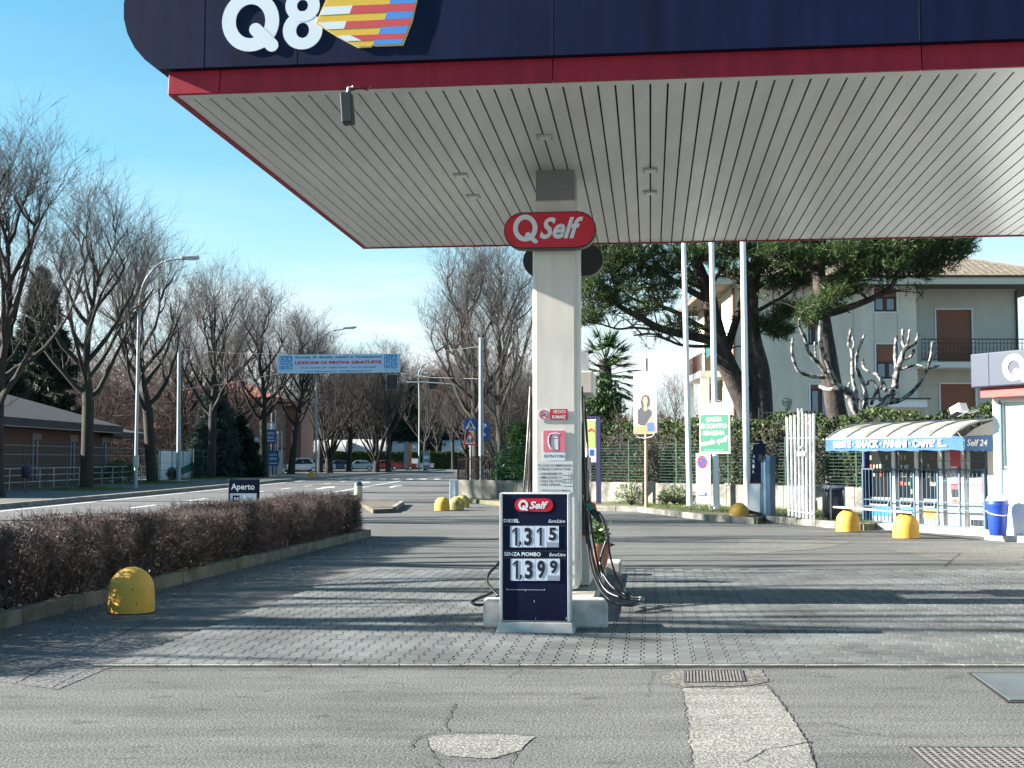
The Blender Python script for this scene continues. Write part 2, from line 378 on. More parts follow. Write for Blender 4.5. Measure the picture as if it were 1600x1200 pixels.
_TXT = {}
def glyphs(t, bold, shear):
    key = (t, bold, shear)
    if key not in _TXT:
        c = bpy.data.curves.new('lettering', 'FONT'); c.body = t; c.offset = bold; c.shear = shear; c.resolution_u = 3; c.fill_mode = 'FRONT'
        o = bpy.data.objects.new('lettering', c); COL.objects.link(o); bpy.context.view_layer.update()
        me = bpy.data.meshes.new_from_object(o.evaluated_get(bpy.context.evaluated_depsgraph_get()))
        v = np.zeros(len(me.vertices) * 3); me.vertices.foreach_get('co', v); v = v.reshape(-1, 3)
        fs = [tuple(p.vertices) for p in me.polygons]
        bpy.data.objects.remove(o); bpy.data.curves.remove(c); bpy.data.meshes.remove(me); _TXT[key] = (v, fs)
    return _TXT[key]
def text(t, pl, x0, y0, x1, y1, m, parent, bold=.015, shear=0, off=.004, uv=False, name='lettering', rot=0):
    v, fs = glyphs(t, bold, shear)
    if uv: u0, v0, u1, v1 = x0, y0, x1, y1
    else: u0, v0 = pl.uv(x0, y1); u1, v1 = pl.uv(x1, y0)
    mn, mx = v.min(0), v.max(0); q = (v - mn) / np.maximum(mx - mn, 1e-6)
    cu, cv = (u0 + u1) / 2, (v0 + v1) / 2; w, h = u1 - u0, v1 - v0; c, s_ = math.cos(rot), math.sin(rot)
    pts = []
    for x, y, _ in q:
        a, b = (x - .5) * w, (y - .5) * h
        pts.append(pl.at(cu + a * c - b * s_, cv + a * s_ + b * c, off))
    return MB().add(pts, fs).build(name, m, parent)
def ring(pl, name, u, v, ru, rv, iu, iv, off, m, parent, n=32):
    b = MB(); V = []
    for k in range(n):
        th = 2 * math.pi * k / n; c, s_ = math.cos(th), math.sin(th)
        V += [pl.at(u + ru * c, v + rv * s_, off), pl.at(u + iu * c, v + iv * s_, off), pl.at(u + ru * c, v + rv * s_, 0), pl.at(u + iu * c, v + iv * s_, 0)]
    fs = []
    for k in range(n):
        i, j = 4 * k, 4 * ((k + 1) % n); fs += [(i, j, j + 1, i + 1), (i, i + 2, j + 2, j), (i + 1, j + 1, j + 3, i + 3)]
    b.add(V, fs); return b.build(name, m, parent)
def pill(cu, cv, w, h, n=10):
    r_ = h / 2; a = w / 2 - r_
    return [(cu + a + r_ * math.cos(t), cv + r_ * math.sin(t)) for t in [R(-90 + 180 * i / n) for i in range(n + 1)]] + [(cu - a + r_ * math.cos(t), cv + r_ * math.sin(t)) for t in [R(90 + 180 * i / n) for i in range(n + 1)]]
def ell(cu, cv, ru, rv, n=20, a0=0, a1=360):
    return [(cu + ru * math.cos(R(a0 + (a1 - a0) * i / n)), cv + rv * math.sin(R(a0 + (a1 - a0) * i / n))) for i in range(n + (0 if a1 - a0 == 360 else 1))]
def sheet(name, pts, z, m, parent=None, label=None):
    o = MB().add([(p[0], p[1], z) for p in pts], [tuple(range(len(pts)))]).build(name, m, parent)
    if o.data.polygons[0].normal.z < 0: o.data.flip_normals()
    return o
# ================================================================ GROUND
ground = tag(sheet('ground', [(-400, -60), (400, -60), (400, 600), (-400, 600)], 0, M_ASPH), kind='structure')
# the road on the left
road = tag(sheet('road', [(-17.2, 4), (-8.2, 4), (-6.9, 30), (-6.2, 44), (-4.5, 60), (-3.2, 80), (-2, 110), (6, 190), (-10, 190), (-14.4, 140), (-17, 98), (-16.9, 60)], .004, M_ROAD), kind='structure')
def line_strip(name, pts, w, dash=None):
    b = MB()
    for (x0, y0), (x1, y1) in zip(pts, pts[1:]):
        d = Vector((x1 - x0, y1 - y0, 0)); L = d.length; d.normalize(); s = Vector((-d.y, d.x, 0)) * w / 2
        t = 0.0
        while t < L:
            e = min(L, t + (dash[0] if dash else L)); a = Vector((x0, y0, .008)) + d * t; c = Vector((x0, y0, .008)) + d * e
            b.quad(a + s, a - s, c - s, c + s); t = e + (dash[1] if dash else 0)
    return b.build(name, M_PAINT, road)
line_strip('lane_marking', [(-16.4, 20), (-16.2, 62), (-16.2, 98), (-13.6, 140)], .16)
line_strip('lane_marking', [(-13.0, 20), (-12.9, 62), (-12.6, 98)], .15, (3, 4.5))
line_strip('lane_marking', [(-9.7, 30), (-9.0, 62), (-8.6, 98), (-5, 140)], .15)
for (x, y) in ((-10.9, 70), (-10.6, 86), (-7.2, 74)):
    b = MB(); b.quad((x - .12, y, .008), (x + .12, y, .008), (x + .12, y + 4, .008), (x - .12, y + 4, .008))
    b.add([(x - .45, y + 4, .008), (x + .45, y + 4, .008), (x, y + 6.5, .008)], [(0, 1, 2)]); b.build('arrow_marking', M_PAINT, road)
for i in range(9):
    x = -15.8 + i * 1.15; MB().quad((x, 103, .008), (x + .55, 103, .008), (x + .55, 107, .008), (x, 107, .008)).build('crossing_stripe', M_PAINT, road)
MB().quad((-12.6, 100.6, .008), (-4.6, 100.6, .008), (-4.6, 101.2, .008), (-12.6, 101.2, .008)).build('stop_line', M_PAINT, road)
# left pavement with kerb stones
pave = tag(MB().prism([(-46, 4, .15), (-17.4, 4, .15), (-17.1, 60, .15), (-17.2, 98, .15), (-14.6, 140, .15), (-10.2, 190, .15), (-46, 190, .15)], (0, 0, -.14)).build('pavement', M_PAVE), kind='structure')
kp = [(-17.4, 30), (-17.1, 60), (-17.2, 98), (-14.6, 140), (-10.2, 190)]
for (x0, y0), (x1, y1) in zip(kp, kp[1:]):
    d = Vector((x1 - x0, y1 - y0, 0)); n = int(d.length / 2.0)
    for i in range(n):
        c = Vector((x0, y0, 0)) + d * ((i + .5) / n)
        MB().box((c.x + .1, c.y, .085), (.2, d.length / n - .02, .17), rz=math.atan2(d.y, d.x) - R(90)).build('kerb_stone', M_KERB, pave)
# grass tufts round the street trees come with the trees

# ---------------------------------------------------------------- block paving under the canopy
DX, DY = .10997, .99394                 # depth axis of canopy, paving columns and pump island
DD = Vector((DX, DY, 0)); RR = Vector((DY, -DX, 0))
paving = tag(sheet('paving', [(-3.3, 10.0), (10.2, 10.0), (11.2, 18.95), (-2.28, 18.95)], .003, M_JOINT), kind='structure')
PW, PD = .1415, .225
def paver_shape(ox, oy, z, t0=0.0):
    """double-T block: waisted in the middle, locked into the half-shifted neighbours"""
    g, gy, am = .0040, .0014, .0140
    prof = [p for p in ((0, -am), (.21, -am), (.29, am), (.71, am), (.79, -am), (1, -am)) if p[0] >= t0]
    if t0: prof = [(t0, am)] + prof
    X = lambda t: ox + t * PD * DX
    L = [(X(t) + g + a, oy + gy + t * (PD - 2 * gy)) for t, a in prof]; Rr = [(X(t) + PW - g - a, oy + gy + t * (PD - 2 * gy)) for t, a in prof]
    pts = L[:1] + Rr + L[:0:-1]; n = len(pts)
    cx, cy = sum(p[0] for p in pts) / n, sum(p[1] for p in pts) / n
    top = [(cx + (x - cx) * .968, cy + (y - cy) * .988, z) for x, y in pts]; bot = [(x, y, z - .012) for x, y in pts]
    return top + bot, [tuple(range(n))] + [(n + i, n + (i + 1) % n, (i + 1) % n, i) for i in range(n)]
rows = int(8.75 / PD); n_single = 0; rest = MB(); pm = None
for j in range(-1, rows):
    for i in range(int(13.2 / PW)):
        y = 10.13 + (j + (.5 if i % 2 else 0)) * PD
        if j < 0 and i % 2 == 0: continue
        x = -3.2 + (y - 10.13) * DX + i * PW; z = .016 + rnd.uniform(-.0008, .0008)
        if 0 <= j < 6 and x < 4.35 * y / 10.2 and n_single < 300:
            if pm is None: o = MB().add(*paver_shape(0, 0, 0)).build('paver', M_PAVER, paving); pm = o.data
            else: o = link(bpy.data.objects.new('paver', pm), paving)
            o.location = (x, y, z); o.rotation_euler = (rnd.uniform(-.003, .003), rnd.uniform(-.004, .004), 0); n_single += 1
        else: rest.add(*paver_shape(x, y, z, .5 if j < 0 else 0))
tag(rest.build('paver_field', M_PAVER, paving), kind='stuff')
# border stones at the near edge
x = -3.35
while x < 8.5:
    L = rnd.uniform(.23, .27)
    MB().box((x + L / 2, 10.085 + rnd.uniform(-.006, .006), .005), (L - .008, .07, .02)).build('border_stone', M_KERB, paving); x += L
def crack(pts, w, name='crack', z=.006, parent=ground, jit=.02):
    P = []
    for a, b in zip(pts, pts[1:]):
        a, b = Vector(a[:2]), Vector(b[:2]); n = max(2, int((b - a).length / .05))
        for k in range(n): P.append(a.lerp(b, k / n) + Vector((rnd.uniform(-jit, jit), rnd.uniform(-jit, jit) * .7)))
    P.append(Vector(pts[-1][:2])); V = []; Fq = []
    for i, p in enumerate(P):
        d = P[min(i + 1, len(P) - 1)] - P[max(0, i - 1)]; d.normalize(); s = Vector((-d.y, d.x)) * (w * rnd.uniform(.25, 1.0))
        V += [(p.x + s.x, p.y + s.y, z), (p.x - s.x, p.y - s.y, z)]
    Fq = [(2 * i, 2 * i + 1, 2 * i + 3, 2 * i + 2) for i in range(len(P) - 1)]
    return MB().add(V, Fq).build(name, M_CRACK, parent)
def G2(l): return [gr(x, y) for x, y in l]
# gap along the border stones
crack(G2([(160, 1048), (500, 1047), (800, 1046), (1085, 1044)]), .009, jit=.006)
crack(G2([(1190, 1043), (1400, 1042), (1640, 1042)]), .018, jit=.012)
def rough_sheet(name, pts, z, m, parent, step=.06, jit=.010):
    P = []
    for i, a in enumerate(pts):
        b = pts[(i + 1) % len(pts)]; n = max(1, int((b - a).length / step))
        for k in range(n):
            q = a.lerp(b, k / n); P.append((q.x + rnd.uniform(-jit, jit), q.y + rnd.uniform(-jit, jit)))
    return sheet(name, P, z, m, parent)
rough_sheet('asphalt_patch', G2([(1066, 1076), (1130, 1077), (1198, 1073), (1222, 1100), (1243, 1130), (1262, 1160), (1275, 1195), (1290, 1240), (1088, 1240), (1078, 1170), (1072, 1110)]), .004, M_PATCH, ground)
rough_sheet('asphalt_patch', G2([(1030, 1060), (1062, 1045), (1190, 1046), (1200, 1065), (1170, 1072), (1068, 1074)]), .0045, MATS['pavement_asphalt'], ground)
rough_sheet('asphalt_patch', G2([(668, 1152), (730, 1147), (800, 1149), (836, 1152), (815, 1172), (770, 1186), (700, 1182), (672, 1172)]), .004, M_PATCH, ground)
for pts, w in (([(1068.1, 1074), (1110, 1078), (1150, 1073), (1198, 1070)], .008), ([(1065, 1076), (1072, 1110), (1078, 1170), (1086, 1230)], .005), ([(1198, 1070), (1222, 1100), (1243, 1130), (1262, 1160), (1275, 1195)], .006),
               ([(1270, 1160), (1200, 1172), (1160, 1192)], .008), ([(1245, 1130), (1300, 1132), (1340, 1142), (1380, 1150)], .005), ([(1250, 1142), (1310, 1144), (1372, 1150)], .005),
               ([(710, 1100), (695, 1135), (700, 1145), (760, 1146)], .008), ([(695, 1143), (655, 1150), (640, 1170)], .008), ([(668, 1152), (672, 1172), (690, 1200)], .007), ([(760, 1146), (835, 1150)], .005),
               ([(815, 1046), (790, 1060)], .006), ([(672, 1185), (740, 1190), (800, 1180), (810, 1176), (795, 1200)], .006), ([(980, 1070), (1030, 1068), (1062, 1075)], .006), ([(1020, 1050), (1010, 1090)], .004),
               ([(1500, 865), (1475, 886)], .03), ([(1250, 842), (1330, 836), (1420, 831)], .03), ([(1120, 866), (1200, 872), (1290, 868)], .02), ([(20, 1070), (90, 1035), (150, 1010), (200, 985), (300, 950), (380, 922)], .012), ([(80, 1075), (130, 1050), (190, 1030)], .008)):
    crack(G2(pts), w * .75, jit=.013)
rough_sheet('asphalt_patch', G2([(1090, 862), (1180, 842), (1330, 846), (1300, 856), (1180, 866)]), .004, M_PAVE, ground, .3, .12)
rough_sheet('asphalt_patch', G2([(1390, 858), (1500, 852), (1600, 858), (1600, 880), (1480, 878)]), .004, M_PAVE, ground, .3, .12)
sheet('asphalt_patch', G2([(-20, 1062), (60, 1030), (175, 985), (250, 1010), (165, 1046), (90, 1078)]), .0035, M_ROAD, ground)
# drain grate
def grate(name, label, c0, ex, ey, nx, ny, bar, m=M_GRATE):
    t = thing(name, label, 'drain cover', (c0.x, c0.y, 0)); ex, ey = Vector((ex[0], ex[1], 0)), Vector((ey[0], ey[1], 0)); c0 = Vector((c0.x, c0.y, 0)); lx, ly = ex.length, ey.length
    def pz(nm, a0, a1, b0, b1, z, h_, mm): MB().prism([c0 + ex * a + ey * b_ + Vector((0, 0, z)) for a, b_ in ((a0, b0), (a1, b0), (a1, b1), (a0, b1))], (0, 0, -h_)).build(nm, mm, t)
    fx, fy = .018 / lx, .018 / ly
    pz('pit', 0, 1, 0, 1, .0065, .002, M_GAP)
    for b_ in (-fy, 1): pz('frame_bar', -fx, 1 + fx, b_, b_ + fy, .0105, .005, mat('grate_frame', (.06, .055, .055), .8))
    for a in (-fx, 1): pz('frame_bar', a, a + fx, 0, 1, .0104, .005, MATS['grate_frame'])
    for i in range(nx): pz('bar', (i + .5) / nx - bar / lx / 2, (i + .5) / nx + bar / lx / 2, .004, .996, .0095, .0025, m)
    for j in range(ny): pz('bar', .004, .996, (j + .5) / ny - bar / ly / 2, (j + .5) / ny + bar / ly / 2, .0090, .002, m)
grate('drain_grate', 'small rectangular iron drain grate above the pale asphalt patch', gr(1072, 1067), gr(1161, 1065.5) - gr(1072, 1067), gr(1072, 1050) - gr(1072, 1067), 17, 0, .013)
c0 = gr(1462, 1206); grate('drain_grate', 'large square mesh grate at the lower right edge of the forecourt', c0, (1.35, -.02, 0), gr(1422, 1170) - c0, 32, 12, .014)
t = thing('cover_plate', 'flat grey steel cover plate let into the asphalt beside the paving', 'cover plate', gr(1590, 1075))
MB().prism([Vector((p.x, p.y, .012)) for p in (gr(1578, 1096), gr(1668, 1096), gr(1610, 1054), gr(1519, 1054))], (0, 0, -.008)).build('plate', mat('plate_steel', (.085, .10, .107), .6, .12, 3), t)
MB().prism([Vector((p.x, p.y, .006)) for p in (gr(1574, 1099), gr(1676, 1099), gr(1613, 1052), gr(1512, 1052))], (0, 0, -.004)).build('rim', M_GAP, t)

# ================================================================ CANOPY
C0 = Vector((1.24, 11.0, 5.06)); CSL = -.01218
def CN(s, t, dz=0): return C0 + RR * s + DD * t + Vector((0, 0, CSL * t + dz))
CL, CR, CD = -4.45, 9.2, 8.0
canopy = thing('filling_station_canopy', 'large flat forecourt canopy with navy fascia, red band and white plank ceiling', 'canopy', (1.6, 15, 5.0))
b = MB(); b.prism([CN(CL + .02, .05, .035), CN(CL + .02, CD - .05, .035), CN(CR - .02, CD - .05, .035), CN(CR - .02, .05, .035)], (0, 0, .9)); b.build('roof_box', M_GAP, canopy)
k = 0; s = -4.32 + .0
s = -27 * .1592
up3 = Vector((0, 0, 1))
while s < CR - .1:
    b = MB(); a0, a1 = s + .009, s + .1592 - .009
    for (t0, t1) in ((.16, 4.52), (4.523, CD - .06)):
        b.prism([CN(a0, t0), CN(a0, t1), CN(a1, t1), CN(a1, t0)], (0, 0, .03))
    b.build('ceiling_plank', M_SLAT, canopy); s += .1592
b = MB(); b.prism([CN(CL, .02, -.002), CN(CL, .155, -.002), CN(CR, .155, -.002), CN(CR, .02, -.002)], (0, 0, .03)); b.build('edge_trim', M_SLAT, canopy)
b = MB(); b.prism([CN(CL + .035, .16, -.002), CN(CL + .035, CD - .06, -.002), CN(-27 * .1592 - .003, CD - .06, -.002), CN(-27 * .1592 - .003, .16, -.002)], (0, 0, .03)); b.build('edge_trim', M_SLAT, canopy)
# red band, front in three lengths with seams, left side, back
seams = [CL - .03, -3.98, -.875, 2.36, 5.6, CR]
for a0, a1 in zip(seams, seams[1:]):
    b = MB(); a, c = CN(a0 + .003, -.03), CN(a1 - .003, -.03)
    b.prism([a + up3 * -.012, c + up3 * -.012, c + up3 * .215 + DD * .02, a + up3 * .215 + DD * .02], DD * .045); b.build('red_band', M_RED, canopy, bevel=.006)
b = MB(); a, c = CN(CL - .03, CD), CN(CL - .03, .02); b.prism([a + up3 * -.012, c + up3 * -.012, c + up3 * .2, a + up3 * .2], RR * .06); b.build('red_band', M_RED, canopy)
b = MB(); a, c = CN(CR, CD - .02), CN(CL + .03, CD - .02); b.prism([a + up3 * -.015, c + up3 * -.015, c + up3 * .22, a + up3 * .22], -DD * .04); b.build('red_band', M_RED, canopy)
# navy fascia: rounded end, slightly proud of the band
FPL = Plane(CN(0, -.08), RR)
u_end, v_bot = FPL.uv(193, 0)[0], FPL.uv(865, 87)[1]
vb = [FPL.uv(250, 107)[1], FPL.uv(1600, 61)[1]]; v_bot = sum(vb) / 2
rx, rz_, cut = .78, .70, .58
arc = []
for i in range(13):
    tt = R(-math.degrees(math.asin(cut / rz_)) + i * (90 + math.degrees(math.asin(cut / rz_))) / 12)
    arc.append((u_end + rx - rx * math.cos(tt), v_bot + cut + rz_ * math.sin(tt)))
top_v = arc[-1][1]
pts = [(CR + .3, v_bot)] + [(CR + .3, top_v)] + arc[::-1]
b = MB(); q = [FPL.at(u, v) for u, v in pts]; q.reverse()
b.prism(q[::-1] if (q[1] - q[0]).cross(q[2] - q[1]).dot(FPL.n) > 0 and False else [FPL.at(u, v) for u, v in pts], DD * .34); fas = b.build('fascia', M_NAVY, canopy, smooth=25)
for px in (318, 463, 863, 1437):
    u = FPL.uv(px, 60)[0]; FPL.slabuv('panel_seam', u - .003, v_bot + .004, u + .003, top_v - .05, .0015, .004, M_GAP, fas)
# lettering Q8
def zpx(zx, zy): return 320 + zx / 4.444, zy / 4.444
def fuv(zx, zy): return FPL.uv(*zpx(zx, zy))
cu, cv = fuv(320, 150); px_u = (fuv(420, 150)[0] - cu) / 100; px_v = (fuv(320, 150)[1] - fuv(320, 250)[1]) / 100
ring(FPL, 'letter_q', cu, cv, 198 * px_u, 210 * px_v, 103 * px_u, 118 * px_v, .012, M_LOGO, canopy, 40)
def stroke(a, b_, w, name, off, m, parent, n=8):
    a, b_ = Vector(a), Vector(b_); d = (b_ - a).normalized(); s_ = Vector((-d.y, d.x)); th = math.atan2(d.y, d.x)
    pts = [(b_.x + w * math.cos(th - math.pi / 2 + math.pi * i / n), b_.y + w * math.sin(th - math.pi / 2 + math.pi * i / n)) for i in range(n + 1)] + [(a.x + w * math.cos(th + math.pi / 2 + math.pi * i / n), a.y + w * math.sin(th + math.pi / 2 + math.pi * i / n)) for i in range(n + 1)]
    FPL.polyuv(name, pts, off, off, m, parent)
stroke(fuv(356, 208), fuv(468, 316), 45 * px_u, 'letter_q_tail', .0135, M_LOGO, canopy)
cu, cv = fuv(681, 213); ring(FPL, 'numeral_eight_bowl', cu, cv, 136 * px_u, 132 * px_v, 45 * px_u, 53 * px_v, .012, M_LOGO, canopy)
cu, cv = fuv(681, 42); ring(FPL, 'numeral_eight_bowl', cu, cv, 118 * px_u, 112 * px_v, 38 * px_u, 41 * px_v, .0135, M_LOGO, canopy)
# sail emblem
def zpoly(name, l, off, m): FPL.poly(name, [zpx(*p) for p in l], off, .012, m, canopy)
zpoly('emblem_edge', [(770, 166), (845, 0), (960, -260), (1220, -420), (1470, -430), (1492, -200), (1480, 0), (1445, 152), (1380, 320), (1198, 326), (1165, 322), (1160, 333), (1065, 336), (930, 265)], .016, mat('emblem_rim', (.62, .50, .22), .5))
zpoly('emblem_field', [(779, 164), (852, 0), (966, -256), (1222, -412), (1462, -422), (1484, -200), (1470, 0), (1436, 152), (1374, 312), (1198, 318), (1165, 316), (1158, 326), (1068, 328), (934, 259)], .019, M_YEL)
for name, m, l in (('white_stripe', M_LOGO, [(832, 55), (1030, 44), (1008, 100), (803, 111)]), ('red_stripe', M_LRED, [(1030, 44), (1465, 27), (1454, 80), (1008, 100)]),
                   ('blue_stripe', M_BLUE, [(1290, -8), (1470, -16), (1465, 26), (1284, 33)]), ('blue_stripe', M_BLUE, [(1268, 90), (1453, 82), (1440, 132), (1250, 139)]),
                   ('white_stripe', M_LOGO, [(786, 162), (987, 153), (970, 204), (858, 209)]), ('red_stripe', M_LRED, [(987, 153), (1438, 133), (1420, 184), (970, 204)]),
                   ('blue_stripe', M_BLUE, [(1225, 194), (1418, 186), (1398, 235), (1208, 242)]), ('white_stripe', M_LOGO, [(925, 255), (1015, 251), (1092, 287), (990, 290)]),
                   ('red_stripe', M_LRED, [(1015, 251), (1400, 235), (1385, 274), (1092, 287)]), ('blue_stripe', M_BLUE, [(1180, 284), (1383, 275), (1370, 310), (1198, 316), (1170, 312)]),
                   ('white_stripe', M_LOGO, [(880, -62), (1060, -70), (1040, -12), (856, -2)]), ('red_stripe', M_LRED, [(1060, -70), (1480, -88), (1472, -30), (1040, -12)]),
                   ('blue_stripe', M_BLUE, [(1310, -120), (1484, -128), (1480, -90), (1300, -82)]), ('red_stripe', M_LRED, [(1090, -190), (1484, -206), (1484, -150), (1070, -134)])):
    zpoly(name, l, .0215, m)
# ceiling lamps
def downlight(px, py):
    pl = CN(0, 3); n = Vector((0, 0, 1)); d = ray(px, py); t_ = (pl - CAM).z; p = CAM + d * ((4.995 - H) / d.z)
    s_, t_ = (p - C0).dot(RR), (p - C0).dot(DD); p = CN(s_, t_, -.012)
    o = MB().box(p, (.17, .17, .022), ax=(RR, DD, up3)).build('ceiling_lamp', M_STEEL, canopy, bevel=.004)
    MB().box(p + Vector((0, 0, -.013)), (.12, .12, .006), ax=(RR, DD, up3)).build('lens', mat('lamp_lens', (.62, .62, .58), .3), o)
for q in ((851, 219), (720, 276), (740, 307), (1016, 268), (1016, 301)): downlight(*q)
# loudspeaker hanging below the ceiling
p = at(543, 170, 11.15); t = thing('hanging_speaker', 'slim black box speaker hanging from the canopy ceiling near its corner', 'speaker', p)
ax = Vector((.08, -.05, -1)).normalized(); sx_ = Vector((1, -.11, .08)).normalized(); sx_ = (sx_ - ax * sx_.dot(ax)).normalized(); sy_ = ax.cross(sx_)
MB().box(p, (.10, .12, .28), ax=(sx_, sy_, ax)).build('body', M_BLACK, t, bevel=.008)
MB().tube([p - ax * .13, p - ax * .2 + Vector((.02, 0, 0)), Vector((p.x + .05, p.y, 5.03))], .012, 6).build('bracket', M_STEEL, t)
MB().tube([p - ax * .14 + Vector((.02, 0, .02)), p - ax * .2 + Vector((.12, 0, .0)), p - ax * .17 + Vector((.19, .02, .01)), Vector((p.x + .22, p.y, 5.03))], .006, 5).build('cable', M_GAP, t)

# ================================================================ COLUMN AND ITS SIGNS
cx, cy = .50, 14.35
column = thing('canopy_column', 'cream coloured canopy column with grey neck rising from the pump island', 'column', (cx, cy + .27, 0))
def inR(c, r_, d_, z): return Vector((c[0], c[1], z)) + RR * r_ + DD * d_
MB().box(inR((cx, cy), 0, .27, 2.42), (.53, .54, 4.5), ax=(RR, DD, up3)).build('shaft', M_COLUMN, column, bevel=.05, seg=5)
MB().box(inR((cx, cy), 0, .27, 4.84), (.45, .48, .36), ax=(RR, DD, up3)).build('neck', M_NECK, column)
MB().box(inR((cx, cy), .268, .30, 2.4), (.012, .35, 4.3), ax=(RR, DD, up3)).build('side_cover', M_ALU, column)
SPL = Plane(inR((cx, cy), 0, -.006, 0), RR)
# notices stuck on the column
nt = thing('no_smoking_notice', 'red and white no smoking notice on the column reading VIETATO FUMARE', 'notice', SPL.pt(864, 648))
SPL.slab('backing', 841, 639, 859, 656.5, .004, .004, M_PLATE, nt)
u, v = SPL.uv(849.7, 648); r_ = .054
ring(SPL, 'red_ring', u, v, r_, r_, r_ * .8, r_ * .8, .007, M_TRED, nt, 24)
SPL.polyuv('cigarette', [(u - .03, v - .022), (u + .028, v + .008), (u + .024, v + .018), (u - .034, v - .012)], .006, .002, M_INK, nt)
SPL.polyuv('red_bar', [(u - .042, v + .034), (u - .034, v + .042), (u + .042, v - .034), (u + .034, v - .042)], .0085, .002, M_TRED, nt)
SPL.slab('red_field', 859.5, 639, 887, 656, .005, .005, mat('notice_red', (.50, .02, .035), .4), nt)
text('VIETATO', SPL, 864, 641, 884, 646, M_PLATE, nt, .02, off=.007); text('FUMARE', SPL, 863, 649, 883.5, 654.3, M_PLATE, nt, .02, off=.007)
nt = thing('extinguisher_notice', 'pink fire extinguisher notice on the column reading ESTINTORE', 'notice', SPL.pt(866, 695))
SPL.slab('plate', 848.6, 672, 883.2, 719.5, .004, .004, M_PLATE, nt); SPL.slab('pink_field', 849, 672.6, 882.8, 706, .006, .002, M_PINK, nt)
M_EXT = mat('extinguisher_print', (.66, .66, .70), .4)
SPL.slab('extinguisher_body', 861.5, 686, 872.3, 703, .008, .002, M_EXT, nt); SPL.poly('extinguisher_top', [(861.5, 684.5), (863.5, 680), (865.5, 679), (865.5, 676), (870, 676), (870, 679), (872, 682), (872.3, 684.5)], .008, .002, M_EXT, nt)
SPL.poly('extinguisher_lever', [(866, 677), (869, 674.8), (875, 677.5), (874.5, 679), (869, 677.2)], .009, .002, M_EXT, nt)
MB().tube([SPL.pt(x, y, .0085) for x, y in ((866, 677.5), (860, 678), (857.3, 683), (857, 690), (858.5, 697), (861, 701))], .006, 5).build('extinguisher_hose', M_EXT, nt)
text('ESTINTORE', SPL, 850, 710.3, 882, 714.8, M_INK, nt, .018, off=.006)
nt = thing('emergency_notice', 'pale emergency numbers notice on the column above the price board', 'notice', SPL.pt(866, 745))
SPL.slab('plate', 840, 720.5, 895.5, 770, .004, .004, mat('notice_plate', (.60, .61, .60), .4), nt)
for s_, x0, x1, y0, y1 in (('IN CASO DI EMERGENZA', 840.8, 894.5, 725.3, 728.8), ('SI PREGA CONTATTARE', 841, 892, 731, 734.6), ('- CARABINIERI Nº', 841, 878.5, 738.2, 742), ('112', 888, 894.7, 738.2, 741.6), ('- AMBULANZA Nº', 841, 878, 744, 747.6), ('118', 888, 894.7, 744, 747.3),
                           ('- VIGILI DEL FUOCO', 841, 884, 749.6, 753.2), ('115', 888, 894.7, 749.6, 753), ('- VIGILI URBANI', 841, 875, 755.2, 758.8), ('VIETATO ASSOLUTAMENTE', 845.5, 890, 765, 767.6)):
    text(s_, SPL, x0, y0, x1, y1, M_INK, nt, .012, off=.006)
for y in (742.6, 748.2, 754, 759.3): SPL.slab('rule', 879, y, 894.8, y + .5, .0055, .001, M_INK, nt)
# pill signs
def pill_sign(Y, label, front):
    pl = Plane(Vector((cx - .045 + (Y - cy) * DX * 1.0, Y, 4.27)), RR)
    t = thing('pill_sign', label, 'sign', pl.p)
    pl.polyuv('casing', pill(0, 0, 1.06, .425), 0, .16, M_BLACK, t)
    if front:
        pl.polyuv('red_face', pill(0, 0, 1.03, .395), .02, .03, M_RED2, t)
        ring(pl, 'letter_q', -.28, .025, .14, .155, .085, .10, .032, M_LOGO, t, 30)
        pl.polyuv('letter_q_tail', [(-.27, -.03), (-.24, -.02), (-.13, -.13), (-.15, -.155), (-.18, -.15), (-.285, -.06)], .034, .012, M_LOGO, t)
        text('Self', pl, -.115, -.105, .385, .145, M_LOGO, t, .03, .35, .026, uv=True)
    else:
        pl.polyuv('red_face', pill(0, 0, 1.03, .395), -.19, .03, M_RED2, t)
    return t
pill_sign(cy - .2, 'red pill shaped QSelf sign on the front of the canopy column', True)
pill_sign(cy + 1.95, 'black backed pill shaped sign on the far side of the column', False)

# ================================================================ PUMP ISLAND
isl = thing('pump_island', 'pale concrete pump island with wide rounded end blocks', 'pump island', (.6, 15, 0))
def IS(r_, d_, z): return Vector((.5, 14.35, z)) + RR * r_ + DD * d_
a, c = gr(752, 983), gr(948, 985); ctr = (a + c) / 2
MB().box(Vector((ctr.x + .02, ctr.y + .17, .14)), (c.x - a.x, .34, .28)).build('end_block', M_CONC, isl, bevel=.045, seg=4)
MB().box(IS(.02, 3.62, .11), (1.30, .34, .22), ax=(RR, DD, up3)).build('end_block', M_CONC, isl, bevel=.04, seg=4)
MB().box(IS(.03, 1.0, .075), (.86, 4.9, .13), ax=(RR, DD, up3)).build('deck', M_CONC2, isl)
for i in range(15):
    for j in range(3): MB().box(IS(-.255 + j * .285, -1.22 + i * .32, .145), (.275, .31, .012), ax=(RR, DD, up3)).build('tile', M_TILE, isl)
